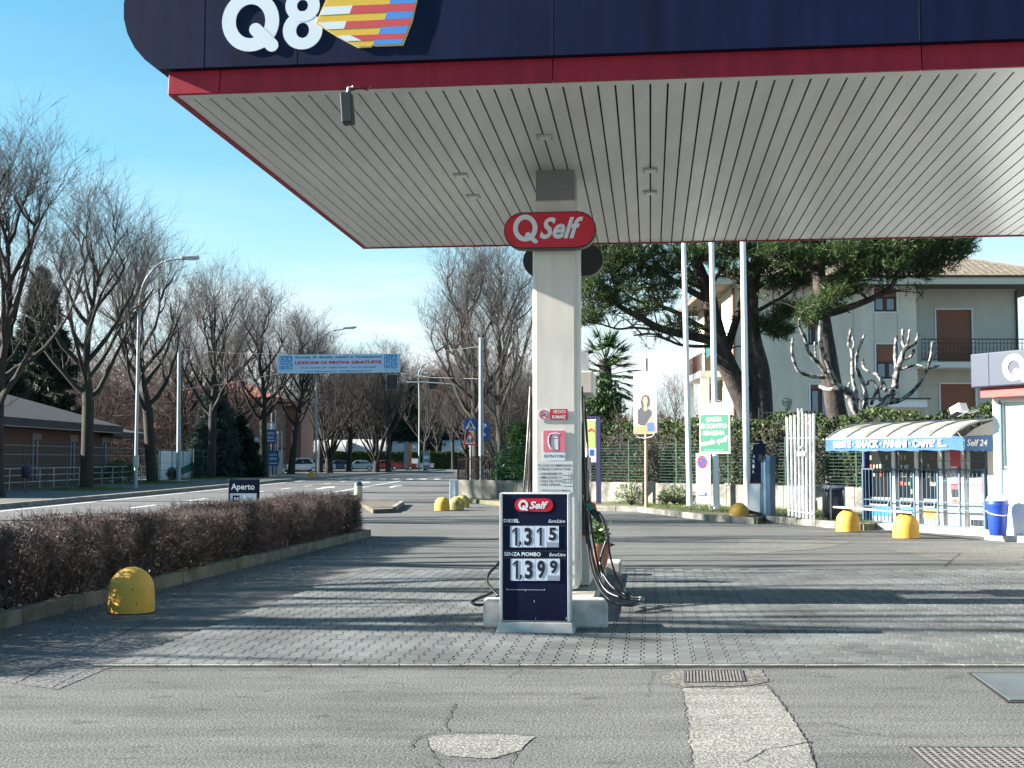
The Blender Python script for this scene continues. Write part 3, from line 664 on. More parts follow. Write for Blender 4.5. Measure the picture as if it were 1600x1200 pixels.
# fuel pump
pump = thing('fuel_pump', 'tall cream and black fuel pump with hoses standing behind the column', 'fuel pump', IS(.04, 1.2, .15))
def PB(name, r_, d_, z, sz, m, bev=.012): return MB().box(IS(r_, d_, z), sz, ax=(RR, DD, up3)).build(name, m, pump, bevel=bev)
PB('lower_cabinet', .06, 1.05, .45, (.60, .95, .58), M_COLUMN)
PB('plinth', .06, 1.05, .155, (.52, .85, .02), M_GAP, 0)
PB('stripe', .06, 1.05, .75, (.606, .956, .012), M_ORANGE, 0)
PB('upper_cabinet', .05, 1.05, 1.22, (.58, .92, .92), M_BLACK)
PB('display', .345, .95, 1.35, (.012, .55, .35), M_DGLASS, .004); PB('display', -.245, .95, 1.35, (.012, .55, .35), M_DGLASS, .004)
PB('mast', .06, 1.25, 2.05, (.42, .3, .75), mat('pump_mast', (.50, .45, .30), .5), .01)
PB('head', .06, 1.15, 2.58, (.68, .85, .28), M_COLUMN, .02)
PB('head_cover', .06, 1.25, 2.85, (.50, .6, .28), M_ALU, .02)
PB('side_panel', .352, .75, .95, (.012, .22, .35), mat('pump_green', (.05, .14, .12), .4), .004)
def hose(pts, r_=.016): MB().tube(smooth_path(pts), r_, 8).build('hose', M_RUBBER, pump, smooth=60)
def smooth_path(pts, n=6):
    P = [Vector(p) for p in pts]; out = []
    for i in range(len(P) - 1):
        p0, p1, p2, p3 = P[max(i - 1, 0)], P[i], P[i + 1], P[min(i + 2, len(P) - 1)]
        for k in range(n):
            t = k / n; out.append(.5 * ((2 * p1) + (p2 - p0) * t + (2 * p0 - 5 * p1 + 4 * p2 - p3) * t * t + (3 * p1 - p0 - 3 * p2 + p3) * t ** 3))
    return out + [P[-1]]
def hp(l): return [at(x, y, Y) for x, y, Y in l]
hose(hp([(909, 604, 15.0), (911, 680, 14.9), (914, 760, 14.7), (917, 840, 14.4), (928, 900, 13.9), (950, 935, 13.5), (975, 945, 13.45), (1000, 940, 13.55), (1004, 934, 13.7), (985, 932, 13.8), (955, 915, 14.0), (938, 880, 14.2), (948, 840, 14.3), (944, 815, 14.3), (935, 800, 14.35)]))
hose(hp([(905, 604, 15.3), (908, 700, 15.2), (915, 800, 14.8), (926, 870, 14.4), (945, 920, 14.0), (980, 936, 13.75), (1003, 938, 13.65), (985, 946, 13.4), (955, 938, 13.5), (935, 910, 13.9), (921, 850, 14.4), (918, 800, 14.5)]))
hose(hp([(912, 606, 15.6), (918, 700, 15.4), (922, 800, 15.0), (930, 860, 14.6), (938, 900, 14.3)]), .014)
hose(hp([(950, 835, 14.5), (955, 875, 14.4), (970, 915, 14.2), (990, 930, 13.9)]), .011)
hose(hp([(829, 605, 15.0), (825, 680, 14.8), (819, 760, 14.6), (812, 830, 14.4), (779, 880, 14.0), (765, 895, 13.9), (762, 910, 13.8), (772, 924, 13.6), (780, 932, 13.5)]))
hose(hp([(830, 606, 15.2), (828, 700, 15.0), (822, 800, 14.8), (800, 900, 14.0), (770, 925, 13.6), (745, 936, 13.4), (738, 941, 13.35), (745, 945, 13.3), (762, 943, 13.35), (778, 932, 13.5)]))
hose(hp([(831, 606, 15.4), (830, 700, 15.3), (828, 780, 15.0), (818, 850, 14.8)]), .02)
# nozzle
nz_o = MB().tube(hp([(915, 785, 14.5), (924, 792, 14.5), (930, 803, 14.45), (938, 815, 14.4)]), [.03, .045, .04, .02], 8).build('nozzle', M_BLACK, pump, smooth=50)
MB().tube(hp([(916, 788, 14.48), (922, 790, 14.46), (926, 797, 14.44)]), [.03, .05, .035], 8).build('grip_cover', mat('nozzle_green', (.01, .16, .10), .4), nz_o, smooth=50)
MB().tube(hp([(922, 786, 14.45), (928, 789, 14.44), (931, 797, 14.43)]), [.018, .022, .015], 8).build('splash_guard', M_TRED, nz_o, smooth=50)
MB().tube(hp([(921, 800, 14.4), (922, 812, 14.4), (931, 818, 14.4), (934, 808, 14.4)]), .008, 6).build('trigger_guard', M_BLACK, nz_o)
# flower pot behind the pump
p = at(935, 893, 16.9); p.z = .15
t = thing('flower_pot', 'terracotta pot with leafy green plant behind the fuel pump', 'flower pot', p)
MB().lathe([(.08, 0), (.09, .02), (.14, .2), (.165, .33), (.18, .34), (.18, .38), (.155, .38), (.15, .35), (.02, .33)], p, 20).build('pot', M_TERRA, t, smooth=35)
C = nr.normal(size=(260, 3)) * (.075, .075, .085) + np.array(p) + (0, 0, .50); np_obj('foliage', *np_leaves(C, nr.uniform(.06, .10, 260)), M_LAUREL, t)

# ================================================================ PRICE BOARD
p = (gr(778, 990) + gr(895, 993)) / 2
tb = thing('price_board', 'navy fuel price board with white price tiles on a concrete base', 'price board', p)
bpl = Plane(Vector((p.x, p.y + .02, 0)), RR)
PP = Plane(bpl.at(0, 0, -.03), RR)
u0, u1 = PP.uv(781, 900)[0], PP.uv(892.5, 900)[0]; v0, v1 = PP.uv(835, 972)[1], PP.uv(835, 770)[1]; uc = (u0 + u1) / 2
# flared base
b = MB(); w0, w1 = (u1 - u0) / 2 + .035, (u1 - u0) / 2 + .012
for w, z, dpt in ((w0, 0, .0), (w0, .03, 0), (w1, v0, -.035), ):
    pass
q = [PP.at(uc - w0, 0, .05), PP.at(uc + w0, 0, .05), PP.at(uc + w0, 0, -.33), PP.at(uc - w0, 0, -.33), PP.at(uc - w1, v0, .012), PP.at(uc + w1, v0, .012), PP.at(uc + w1, v0, -.28), PP.at(uc - w1, v0, -.28)]
b.add(q, [(3, 2, 1, 0), (4, 5, 6, 7), (0, 1, 5, 4), (1, 2, 6, 5), (2, 3, 7, 6), (3, 0, 4, 7)]); b.build('base', M_CONC2, tb, bevel=.012)
PP.slabuv('casing', u0, v0 + .002, u1, v1, 0, .20, mat('casing_grey', (.45, .45, .44), .5, .1, 5), tb, bevel=.012)
PP.slabuv('face', u0 + .03, v0 + .014, u1 - .03, v1 - .012, .004, .01, M_NAVY2, tb)
for u in (u0 + .012, u1 - .022): PP.slabuv('side_rail', u - .012, v0 + .01, u + .016, v1 - .006, .018, .03, M_STEEL, tb, bevel=.004)
def bz(zx, zy): return 760 + zx / 4.8, 760 + zy / 4.8
x0, y0 = bz(212, 90); x1, y1 = bz(500, 188); ua, va = PP.uv(x0, y1); ub, vb_ = PP.uv(x1, y0)
PP.polyuv('red_pill', pill((ua + ub) / 2, (va + vb_) / 2, ub - ua, vb_ - va), .008, .003, M_RED2, tb)
u, v = PP.uv(*bz(277, 140)); ring(PP, 'letter_q', u, v, .047, .05, .026, .028, .011, M_LOGO, tb, 24)
PP.polyuv('letter_q_tail', [(u - .005, v - .005), (u + .008, v - .002), (u + .047, v - .05), (u + .03, v - .056), (u - .008, v - .02)], .012, .003, M_LOGO, tb)
x0, y0 = bz(322, 112); x1, y1 = bz(464, 168); text('Self', PP, x0, y0, x1, y1, M_LOGO, tb, .03, .3, .0105)
def bt(s_, a, b_, c, d, m=M_LOGO, bold=.02, sh=0, off=.007): x0, y0 = bz(a, b_); x1, y1 = bz(c, d); text(s_, PP, x0, y0, x1, y1, m, tb, bold, sh, off)
bt('DIESEL', 130, 244, 248, 270, bold=.03); bt('Euro/Litro', 466, 248, 590, 272, bold=.01, sh=.3); bt('SENZA PIOMBO', 134, 494, 408, 521, bold=.03); bt('Euro/Litro', 471, 499, 594, 523, bold=.01, sh=.3)
for (ya, yb, xa, xb, digits) in ((297, 456, 178, 544, '1315'), (543, 706, 182, 552, '1399')):
    w = (xb - xa) / 4; hh = yb - ya
    for i, dg in enumerate(digits):
        x0, y0 = bz(xa + i * w, ya); x1, y1 = bz(xa + (i + 1) * w, yb)
        PP.slab('price_tile', x0 + .15, y0, x1 - .15, y1, .009 + .0005 * (i % 2), .005, M_TILEB, tb)
        if dg == '1':
            q_ = [(.18, .22), (.18, .32), (.42, .20), (.42, .92), (.60, .92), (.60, .07), (.45, .07)]; PP.poly('lettering', [bz(xa + i * w + w * a_, ya + hh * b__) for a_, b__ in q_], .0115, .002, M_DIGIT, tb)
        elif i < 3: bt(dg, xa + i * w + (w * .16), ya + hh * .07, xa + i * w + w * (.80 if dg != '1' else .62), ya + hh * .92, M_DIGIT, .035, 0, .0115)
        else:
            x0, y0 = bz(xa + i * w, ya + hh * .76); x1, y1 = bz(xa + (i + 1) * w, yb); PP.slab('price_tile_foot', x0 + .2, y0, x1 - .2, y1 - .1, .011, .003, M_TILEG, tb)
            bt(dg, xa + i * w + w * .18, ya + hh * .07, xa + i * w + w * .8, ya + hh * .68, M_DIGIT, .035, 0, .0115)
    bt(',', xa + w * .70, ya + hh * .72, xa + w * .94, ya + hh * .97, M_DIGIT, .035, .2, .0115)
for yy in (480, 535, 290): 
    x0, y0 = bz(128, yy); x1, y1 = bz(600, yy + 7); PP.slab('dark_line', x0, y0, x1, y1, .0055, .002, mat('board_groove', (.006, .007, .02), .4), tb)  # thin dark strips across the board face
x0, y0 = bz(150, 774); x1, y1 = bz(440, 776); PP.slab('scratch', x0, y0, x1, y1, .0052, .001, M_TILEG, tb)
for zx, zy, h_ in ((152, 765, 10), (292, 772, 14), (435, 768, 10), (357, 852, 18), (597, 980, 20), (368, 988, 8)): x0, y0 = bz(zx, zy); PP.slab('scratch', x0, y0, x0 + .7, y0 + h_ / 4.8, .0056, .001, M_PLATE, tb)
# ================================================================ BOLLARDS
def bollard_proto():
    t = thing('bollard', '', 'bollard'); return t
def bollard(px, py, label, r_=.25, hh=.50, m=M_YBOLL, z=0, squat=1.0):
    p = gr(px, py, z)
    prof = [(r_ * 1.0, 0), (r_ * 1.01, .02), (r_ * .985, hh * .45)] + [(r_ * .975 * math.cos(R(a)), hh * .5 + (hh * .5) * math.sin(R(a))) for a in range(5, 90, 9)] + [(.006, hh)]
    t = thing('bollard', label, 'bollard', p, 'dome topped yellow concrete bollards')
    MB().lathe(prof, p, 28).build('dome', m, t, smooth=50)
    MB().lathe([(r_ * 1.02, .001), (r_ * 1.02, .012), (r_ * .9, .014)], p, 24).build('foot', M_CRACK, t)
    b = MB()
    for a, z_ in ((-70, .27), (-60, .12)):
        q = p + Vector((r_ * .985 * math.cos(R(a)), r_ * .985 * math.sin(R(a)), z_)); b.box(q, (.012, .012, .012))
    b.build('chip', M_CRACK, t); return t
bollard(205, 957, 'yellow domed bollard standing against the brown hedge, nearest of all', .245, .49)
bollard(691, 798, 'clean yellow bollard in front of two dirty ones beside the rusty fence', .25, .44)
bollard(713, 797, 'dirty pale yellow bollard, middle of the three beside the rusty fence', .24, .44, M_YBOLL2)
bollard(722, 793, 'blackened yellow bollard next to the low wall, rearmost of three', .25, .44, M_YBOLL2)
bollard(1155, 815, 'pale yellow bollard at the kerb in front of the air tower', .265, .50)
bollard(1325, 831, 'yellow bollard carrying the left end of the grey plank', .265, .50)
bollard(1416, 841, 'yellow bollard carrying the right end of the grey plank', .275, .52)
bollard(487, 746, 'small far yellow bollard on the pavement across the road', .27, .55, z=.15)
t = thing('plank_bench', 'thin grey plank lying across two yellow bollards before the vending shelter', 'bench', (7.9, 27.6, .5))
a, c = at(1308, 794, 29.0), at(1432, 799, 25.9); d = (c - a); MB().box((a + c) / 2 + Vector((0, 0, .0)), (d.length, .22, .04), rz=math.atan2(d.y, d.x)).build('plank', M_STEEL, t, bevel=.006)
for q in (gr(1325, 831), gr(1416, 841)): MB().box(Vector((q.x, q.y, (a.z + c.z) / 2 - .035)), (.22, .2, .035)).build('bracket', M_GAP, t)
p = at(560, 752, 46); t = thing('stone_bollard', 'beige round bollard with dark blue cap beyond the hedge end', 'bollard', (p.x, p.y, 0))
MB().lathe([(.15, 0), (.15, p.z - .14), (.13, p.z - .14)], (p.x, p.y, 0), 16).build('shaft', mat('beige_stone', (.45, .40, .30), .8, .1, 6), t, smooth=40)
MB().lathe([(.155, p.z - .16), (.155, p.z - .1), (.12, p.z - .04), (.06, p.z), (.01, p.z + .01)], (p.x, p.y, 0), 16).build('cap', mat('dark_cap', (.02, .05, .08), .5), t, smooth=40)
# small kerbed wedge of ground beyond the hedge end
t = tag(MB().prism([gr(583, 796, .13), gr(612, 795, .13), gr(627, 786, .13), gr(600, 781, .13), gr(560, 783, .13)], (0, 0, -.14)).build('traffic_island', M_SOIL), kind='structure')
for (a, c) in (((583, 799), (614, 799)), ((614, 799), (628, 789))):
    a, c = gr(*a), gr(*c); d = c - a; MB().box((a + c) / 2 + Vector((0, 0, .075)), (d.length, .16, .15), rz=math.atan2(d.y, d.x)).build('kerb_stone', M_KERB, t)

# ================================================================ LEFT HEDGE
h0, h1 = Vector((-5.32, 9.6, 0)), Vector((-3.03, 27.0, 0)); hd = (h1 - h0); HL = hd.length; hd.normalize(); hs = Vector((-hd.y, hd.x, 0))   # hs points left
bed = tag(MB().prism([h0 + hs * .1 + Vector((0, 0, .1)), h1 + hs * .1 + Vector((0, 0, .1)), h1 + hs * 1.5 + Vector((0, 0, .1)), h0 + hs * 1.5 + Vector((0, 0, .1))][::-1], (0, 0, -.1)).build('planting_bed', M_SOIL), kind='structure')
if bed.data.polygons[0].normal.z < 0: bed.data.flip_normals()
n = 17
M_MKERB = mat('mossy_kerb', (.085, .082, .05), .95, .0, 3, .5, 40, col2=(.17, .16, .13), lo=.35, hi=.65)
for i in range(n):
    c = h0 + hd * (HL * (i + .5) / n); MB().box(c + hs * .075 + Vector((0, 0, .07 + rnd.uniform(-.006, .006))), (HL / n - .012, .15, .16), rz=math.atan2(hd.y, hd.x) + rnd.uniform(-.004, .004)).build('kerb_stone', M_MKERB, bed, bevel=.015)
for i in range(17):
    c = h0 + hd * (HL * (i + .5) / n); MB().box(c + hs * 1.5 + Vector((0, 0, .07)), (HL / n - .012, .15, .16), rz=math.atan2(hd.y, hd.x)).build('kerb_stone', M_MKERB, bed)
c = h1 + hs * .78; MB().box(c + Vector((0, 0, .068)), (.15, 1.25, .16), rz=math.atan2(hd.y, hd.x)).build('kerb_stone', M_MKERB, bed)
hedge = thing('leafless_hedge', 'long clipped brown twiggy hedge along the left side of the forecourt', 'hedge', h0 + hs * .8)
HH, HD_, HU = np.array(h0), np.array(hd), np.array(hs)
def hpos(a, s, z): return HH + np.outer(a, HD_) + np.outer(s, HU) + np.outer(z, [0, 0, 1])
def htop(a, s): return .86 + .05 * np.sin(a * 1.3) + .05 * np.sin(a * 3.7 + s * 3) * np.sin(a * .9) + .03 * np.sin(a * 9 + s * 7) + .05 * np.exp(-((a - 3) / 2.5) ** 2)
def side_in(a, z): return .19 + .075 * np.sin(a * 2.1 + z * 3) + .055 * np.sin(a * 5.3 - z * 5) + .03 * np.sin(a * 13 + z * 4) + .10 * np.clip(.35 - z, 0, 1)
N = 44000
a = nr.uniform(.0, HL - .05, N); z = .12 + (nr.rand(N) ** .75) * (htop(a, .5) - .12); lo_ = side_in(a, z); hi_ = 1.38 - .6 * (lo_ - .17)
face = nr.rand(N)
s = np.where(face < .55, lo_ + nr.exponential(.07, N), np.where(face < .7, hi_ - nr.exponential(.07, N), nr.uniform(.2, 1.35, N)))
z = np.where(face > .8, htop(a, s) - nr.exponential(.06, N), z); s = np.clip(s, .12, 1.42)
P = hpos(a, s, z); Dv = nr.normal(size=(N, 3)) * .75 + np.array([0, 0, .75]) + np.outer(np.where(face < .55, -.55, .2), HU)
L = nr.uniform(.05, .16, N)
tag(np_obj('twigs', *np_sticks(P, P + unit(Dv) * L[:, None], .0036, .0016), M_BTWIG, hedge), kind='stuff')
N = 11000
a = nr.uniform(0, HL - .05, N); z = .14 + nr.rand(N) * (htop(a, .3) - .16); s = side_in(a, z) + nr.uniform(-.04, .08, N); P = hpos(a, s, z)
Dv = nr.normal(size=(N, 3)) * .8 + np.array([0, 0, .7]) - HU * .4; tag(np_obj('pale_twigs', *np_sticks(P, P + unit(Dv) * nr.uniform(.05, .14, N)[:, None], .003, .0015), M_BTWIG2, hedge), kind='stuff')
N = 30000
a = nr.uniform(0, HL, N); z = .14 + nr.rand(N) * (htop(a, .6) - .12); f = nr.rand(N); s = np.where(f < .45, side_in(a, z) + nr.exponential(.05, N), np.where(f < .55, 1.36 - nr.exponential(.05, N), nr.uniform(.2, 1.36, N)))
z = np.where(f > .72, htop(a, s) - nr.exponential(.03, N), z); tag(np_obj('dry_leaves', *np_leaves(hpos(a, np.clip(s, .1, 1.4), z), nr.uniform(.018, .04, N), aspect=.6), M_BROWNL, hedge), kind='stuff')
# inner stems and shade-giving core
N = 1500; a = nr.uniform(.1, HL - .15, N); s = nr.uniform(.3, 1.25, N); P = hpos(a, s, np.full(N, .1)); Q = hpos(a + nr.normal(size=N) * .12, np.clip(s + nr.normal(size=N) * .12, .28, 1.28), nr.uniform(.55, .8, N)); tag(np_obj('stems', *np_sticks(P, Q, .009, .004), M_BTWIG, hedge), kind='stuff')
N = 9000; a = nr.uniform(.1, HL - .15, N); s = nr.uniform(.32, 1.22, N); z = nr.uniform(.12, .74, N); tag(np_obj('inner_leaves', *np_leaves(hpos(a, s, z), nr.uniform(.06, .12, N), aspect=.8), M_BROWNL, hedge), kind='stuff')
# stray long shoots on top
N = 700; a = nr.uniform(0, HL, N); s = nr.uniform(.2, 1.35, N); P = hpos(a, s, htop(a, s) - .05); tag(np_obj('shoots', *np_sticks(P, P + unit(nr.normal(size=(N, 3)) * .5 + [0, 0, 1]) * nr.uniform(.08, .2, N)[:, None], .0026, .001), M_BTWIG, hedge), kind='stuff')
N = 1200; a = np.concatenate([nr.normal(9.2, .15, 400), nr.normal(13.4, .3, 400), nr.uniform(9, 16, 400)]); s = nr.uniform(.1, .22, N); P = hpos(a, s, np.full(N, .12)); tag(np_obj('weeds', *np_tris(P, nr.normal(size=(N, 3)) * .5 + [0, 0, 1], nr.uniform(.03, .08, N), .003), M_GRASS, hedge), kind='stuff')

N = 900; a = nr.uniform(0, HL, N); s = -np.abs(nr.normal(0, .35, N)) - .02; C_ = hpos(a, s, np.full(N, .008)); C_[:, 2] += nr.rand(N) * .004
tag(np_obj('leaf_litter', *np_leaves(C_, nr.uniform(.015, .035, N), N=nr.normal(0, .25, (N, 3)) + [0, 0, 1], aspect=.6), leaf_mat('litter', (.06, .04, .025), (.20, .15, .10), .8, 0)), kind='stuff')
# ---------------------------------------------------------------- A board
p = at(380, 748, 24.5); t = thing('open_sign', 'dark blue board reading Aperto standing behind the brown hedge', 'sign', (p.x, p.y, 0))
apl = Plane(Vector((p.x, p.y, 0)), (1, -.06, 0))
u0, u1, v1 = apl.uv(356.5, 760)[0], apl.uv(405, 760)[0], apl.uv(380, 748.5)[1]
apl.slabuv('board', u0, .08, u1, v1, 0, .06, M_NAVY2, t, bevel=.02); apl.slabuv('poster', u0 + .04, .3, u1 - .05, apl.uv(380, 771)[1], .004, .004, mat('poster_pale', (.45, .55, .62), .5), t)
text('Aperto', apl, 361, 755.5, 398, 768, M_LOGO, t, .02, off=.004)
apl.slab('poster_print', 363.5, 774, 374.5, 790, .006, .002, M_NAVY2, t); apl.slab('poster_print', 366, 777, 369, 781, .008, .002, M_LOGO, t); apl.slab('poster_print', 370.5, 777, 373, 781, .008, .002, M_LOGO, t)
apl.polyuv('poster_print', ell(*apl.uv(382, 777), .035, .035, 12), .006, .002, M_LOGO, t)
for u in (u0 + .08, u1 - .08): MB().box(apl.at(u, .04, -.03), (.05, .3, .08)).build('foot', M_BLACK, t)

# ================================================================ BARE TREES
def bare_tree(seed, hgt=16.0, clear=4.3, tr=.29, n1=13, spread=1.0, fan=False, dens=1.0, mtrunk=None, mtwig=None, name='lime_tree'):
    rs = random.Random(seed); limbs = MB(); tw0, tw1, tr0, tr1 = [], [], [], []
    def wob(p, d, L, n, up, j):
        pts = [p.copy()]; d = d.copy()
        for k in range(n):
            d = (d + Vector((rs.gauss(0, j), rs.gauss(0, j), rs.gauss(0, j) * .6 + up))).normalized(); p = p + d * (L / n); pts.append(p.copy())
        return pts, d
    def twig(p, d, L, r_, lev):
        pts, dd = wob(p, d, L, 3, .08, .12)
        rr = [r_, r_ * .75, r_ * .5, r_ * .25]
        for k in range(3): tw0.append(pts[k]); tw1.append(pts[k + 1]); tr0.append(rr[k]); tr1.append(rr[k + 1])
        if lev > 0:
            for _ in range(max(2, int((4 if lev > 1 else 4) * dens))):
                q = pts[rs.randint(1, 2)].lerp(pts[3], rs.random() * .8); e = (dd + Vector((rs.gauss(0, .7), rs.gauss(0, .7), rs.gauss(.15, .5)))).normalized()
                twig(q, e, L * rs.uniform(.45, .8), r_ * .6, lev - 1)
    lean = Vector((rs.gauss(0, .03), rs.gauss(0, .03), 1)).normalized()
    def limb(p, d, L, r_, up=.12):
        pts, dd = wob(p, d, L, 6, up, .13); rr = [r_ * (1 - .13 * k) for k in range(7)]; limbs.tube(pts, rr, 6, False)
        for _ in range(int(rs.randint(6, 8) * dens)):
            k = rs.randint(2, 6); e = (dd * .5 + Vector((rs.gauss(0, .6), rs.gauss(0, .6), rs.uniform(.0, 1.1)))).normalized()
            if rs.random() < .45:
                p2, d2 = wob(pts[k], e, L * rs.uniform(.25, .45), 4, .15, .16); limbs.tube(p2, [r_ * .42, r_ * .38, r_ * .32, r_ * .26, r_ * .2], 5, False)
                for _ in range(int(3 * dens)): twig(p2[rs.randint(2, 4)], (d2 + Vector((rs.gauss(0, .5), rs.gauss(0, .5), rs.uniform(.1, .8)))).normalized(), rs.uniform(1.0, 2.2), .015, 2)
            else: twig(pts[k], e, rs.uniform(1.0, 2.5), .015, 2)
        for _ in range(int(5 * dens)): twig(pts[6], (dd + Vector((rs.gauss(0, .45), rs.gauss(0, .45), .4))).normalized(), rs.uniform(1.2, 2.6), .016, 2)
    if fan:
        pts, dd = wob(Vector((0, 0, -.1)), lean, clear, 3, .1, .02); limbs.tube(pts, [tr * 1.2, tr * 1.05, tr, tr], 10, False)
        for i in range(n1):
            a = rs.uniform(0, 6.283); s_ = rs.uniform(.15, .6) * spread; limb(pts[-1] + Vector((rs.gauss(0, .1), rs.gauss(0, .1), rs.uniform(-.7, .1))), Vector((math.cos(a) * s_, math.sin(a) * s_, 1)).normalized(), hgt * rs.uniform(.5, .68), tr * .34, .08)
    else:
        pts = [Vector((0, 0, -.1)), Vector((0, 0, .25)), lean * (clear * .5), lean * clear]; rr = [tr * 1.55, tr * 1.15, tr, tr * .97]
        p, d = lean * clear, lean; m = 7; Ltop = hgt * .72 - clear
        for k in range(m):
            d = (d + Vector((rs.gauss(0, .09), rs.gauss(0, .09), .1))).normalized(); p = p + d * (Ltop / m); pts.append(p); rr.append(tr * (.9 - .78 * (k + 1) / m))
        limbs.tube(pts, rr, 10, False)
        a = rs.uniform(0, 6.28)
        for i in range(n1):
            f = (i / (n1 - 1)) ** 1.15; k = 3 + f * (m - .2); k0 = int(k); q = pts[k0].lerp(pts[min(k0 + 1, len(pts) - 1)], k - k0); a += 2.4 + rs.gauss(0, .3)
            s_ = (.95 - .4 * f) * spread * rs.uniform(.75, 1.25); limb(q, Vector((math.cos(a) * s_, math.sin(a) * s_, .75 + .3 * f)).normalized(), (hgt * .36) * (1 - .5 * f) * rs.uniform(.8, 1.15), tr * (.54 - .2 * f), .17)
        for _ in range(10): twig(pts[rs.randint(3, 5)], Vector((rs.gauss(0, 1), rs.gauss(0, 1), .1)).normalized(), rs.uniform(.6, 1.4), .015, 1)
        for _ in range(int(8 * dens)): twig(pts[-1], (d + Vector((rs.gauss(0, .4), rs.gauss(0, .4), .5))).normalized(), rs.uniform(1.5, 2.8), .02, 2)
    t = thing(name, '', 'tree')
    limbs.build('trunk', mtrunk or M_BARK, t, smooth=60)
    np_obj('crown', *np_sticks(tw0, tw1, tr0, tr1), mtwig or M_TWIG, t)
    return t
protos = [bare_tree(3, 15.5, 4.4, .3, 15, mtrunk=M_MOSS), bare_tree(8, 15.0, 4.2, .3, 15, mtrunk=M_MOSS), bare_tree(21, 15.0, 4.5, .3, 15), bare_tree(33, 14.5, 3.4, .28, 15)]
shade = [bare_tree(51, 15.5, 4.4, .36, 9, dens=.36), bare_tree(52, 15, 4.2, .36, 9, dens=.34)]
fans = [bare_tree(5, 12.5, 1.6, .38, 17, fan=True, name='fan_tree', mtwig=M_TWIG), bare_tree(17, 11.5, 1.3, .34, 16, fan=True, name='fan_tree')]
thin = [bare_tree(41, 12, 1.2, .16, 12, 1.0, True, .8, M_BARK, M_TWIG2, 'bare_tree'), bare_tree(43, 11, 2.0, .15, 12, 1.1, False, .8, M_BARK, M_RTWIG, 'bare_tree')]
used = set()
def plant(proto, p, rz, sc, label, group):
    if proto.name in used: o = copy_tree(proto, None, p, rz, sc)
    else: o = proto; o.location = p; o.rotation_euler = (0, 0, rz); o.scale = sc if hasattr(sc, '__len__') else (sc,) * 3; used.add(proto.name)
    tag(o, label, 'tree', group); return o
GR = 'bare lime trees lining the road on the left'
for (pr, px, py, rz, sc, lab) in ((0, 135, 765, .4, 1.0, 'bare mossy street tree before the brown brick house wall'), (1, 238, 755, 2.0, 1.08, 'bare street tree just right of the tall curved street lamp'),
                                  (2, 330, 748, 4.1, 1.08, 'bare street tree in front of the dark blue spruce'), (0, 412, 745, 2.9, 1.08, 'bare street tree beside the blue direction signs'),
                                  (1, 455, 741, 5.0, 1.10, 'bare street tree under the left half of the banner'), (2, 607, 738, 1.0, 1.0, 'straight dark street tree before the red parked car'),
                                  (3, 663, 735, 2.0, .95, 'slim bare tree beside the white pickup truck'), (1, 372, 741, 3.6, 1.05, 'bare street tree behind the dark low spruce'), (0, 290, 744, 1.9, 1.0, 'bare street tree half hidden behind the plain pole'), (2, 500, 738.5, .2, 1.05, 'bare street tree behind the far lamp post under the banner'), (1, 545, 737, 4.0, 1.0, 'bare street tree between the two fan trees'), (3, 684, 732, 4.4, .85, 'slim bare tree right of the white pickup truck'), (2, 708, 733, 3.3, .85, 'thin straight bare tree left of the rusty fence')):
    p = gr(px, py, .15); plant(protos[pr], p, rz, sc, lab, GR)
plant(protos[3], Vector((-20.4, 49.5, .15)), 1.2, 1.0, 'tall bare tree cut off by the left edge of the picture', GR)
for y, k, s_ in ((34, 1, 1.02), (25.5, 0, 1.0), (20.5, 3, 1.05), (16.3, 0, 1.0), (12.6, 1, 1.0)):
    plant((protos[k] if y in (34,) else shade[k % 2]), Vector((-20.6 + rnd.uniform(-.5, .5), y, .15)), rnd.uniform(0, 6), s_, {34: 'bare street tree opposite the far end of the brown hedge', 25.5: 'bare street tree opposite the middle of the brown hedge', 20.5: 'bare street tree opposite the third kerb stone of the hedge', 16.3: 'bare street tree opposite the yellow bollard at the hedge', 12.6: 'bare street tree opposite the near end of the brown hedge'}[y], GR)
plant(fans[0], gr(514, 739, .15), .6, 1.1, 'dark fan shaped tree below the banner centre with many upright stems', 'fan shaped trees by the parked cars')
plant(fans[1], gr(588, 738, .15), 2.6, 1.1, 'fan shaped tree below the right end of the banner', 'fan shaped trees by the parked cars')
# trees behind the rusty fence
GB = 'bare trees behind the rusty fence'
plant(protos[0], Vector((-1.85, 68, 0)), 2.2, .87, 'large bare tree rising behind the plain tall grey post', GB)
plant(protos[1], Vector((-.55, 74, 0)), .7, .96, 'large bare tree between the grey post and the column', GB)
plant(thin[0], Vector((-.2, 62, 0)), 1.0, .85, 'dense low bare tree just left of the canopy column', GB)
plant(thin[1], Vector((-2.9, 82, 0)), 2.0, .95, 'reddish bare tree behind the two traffic signs', GB)
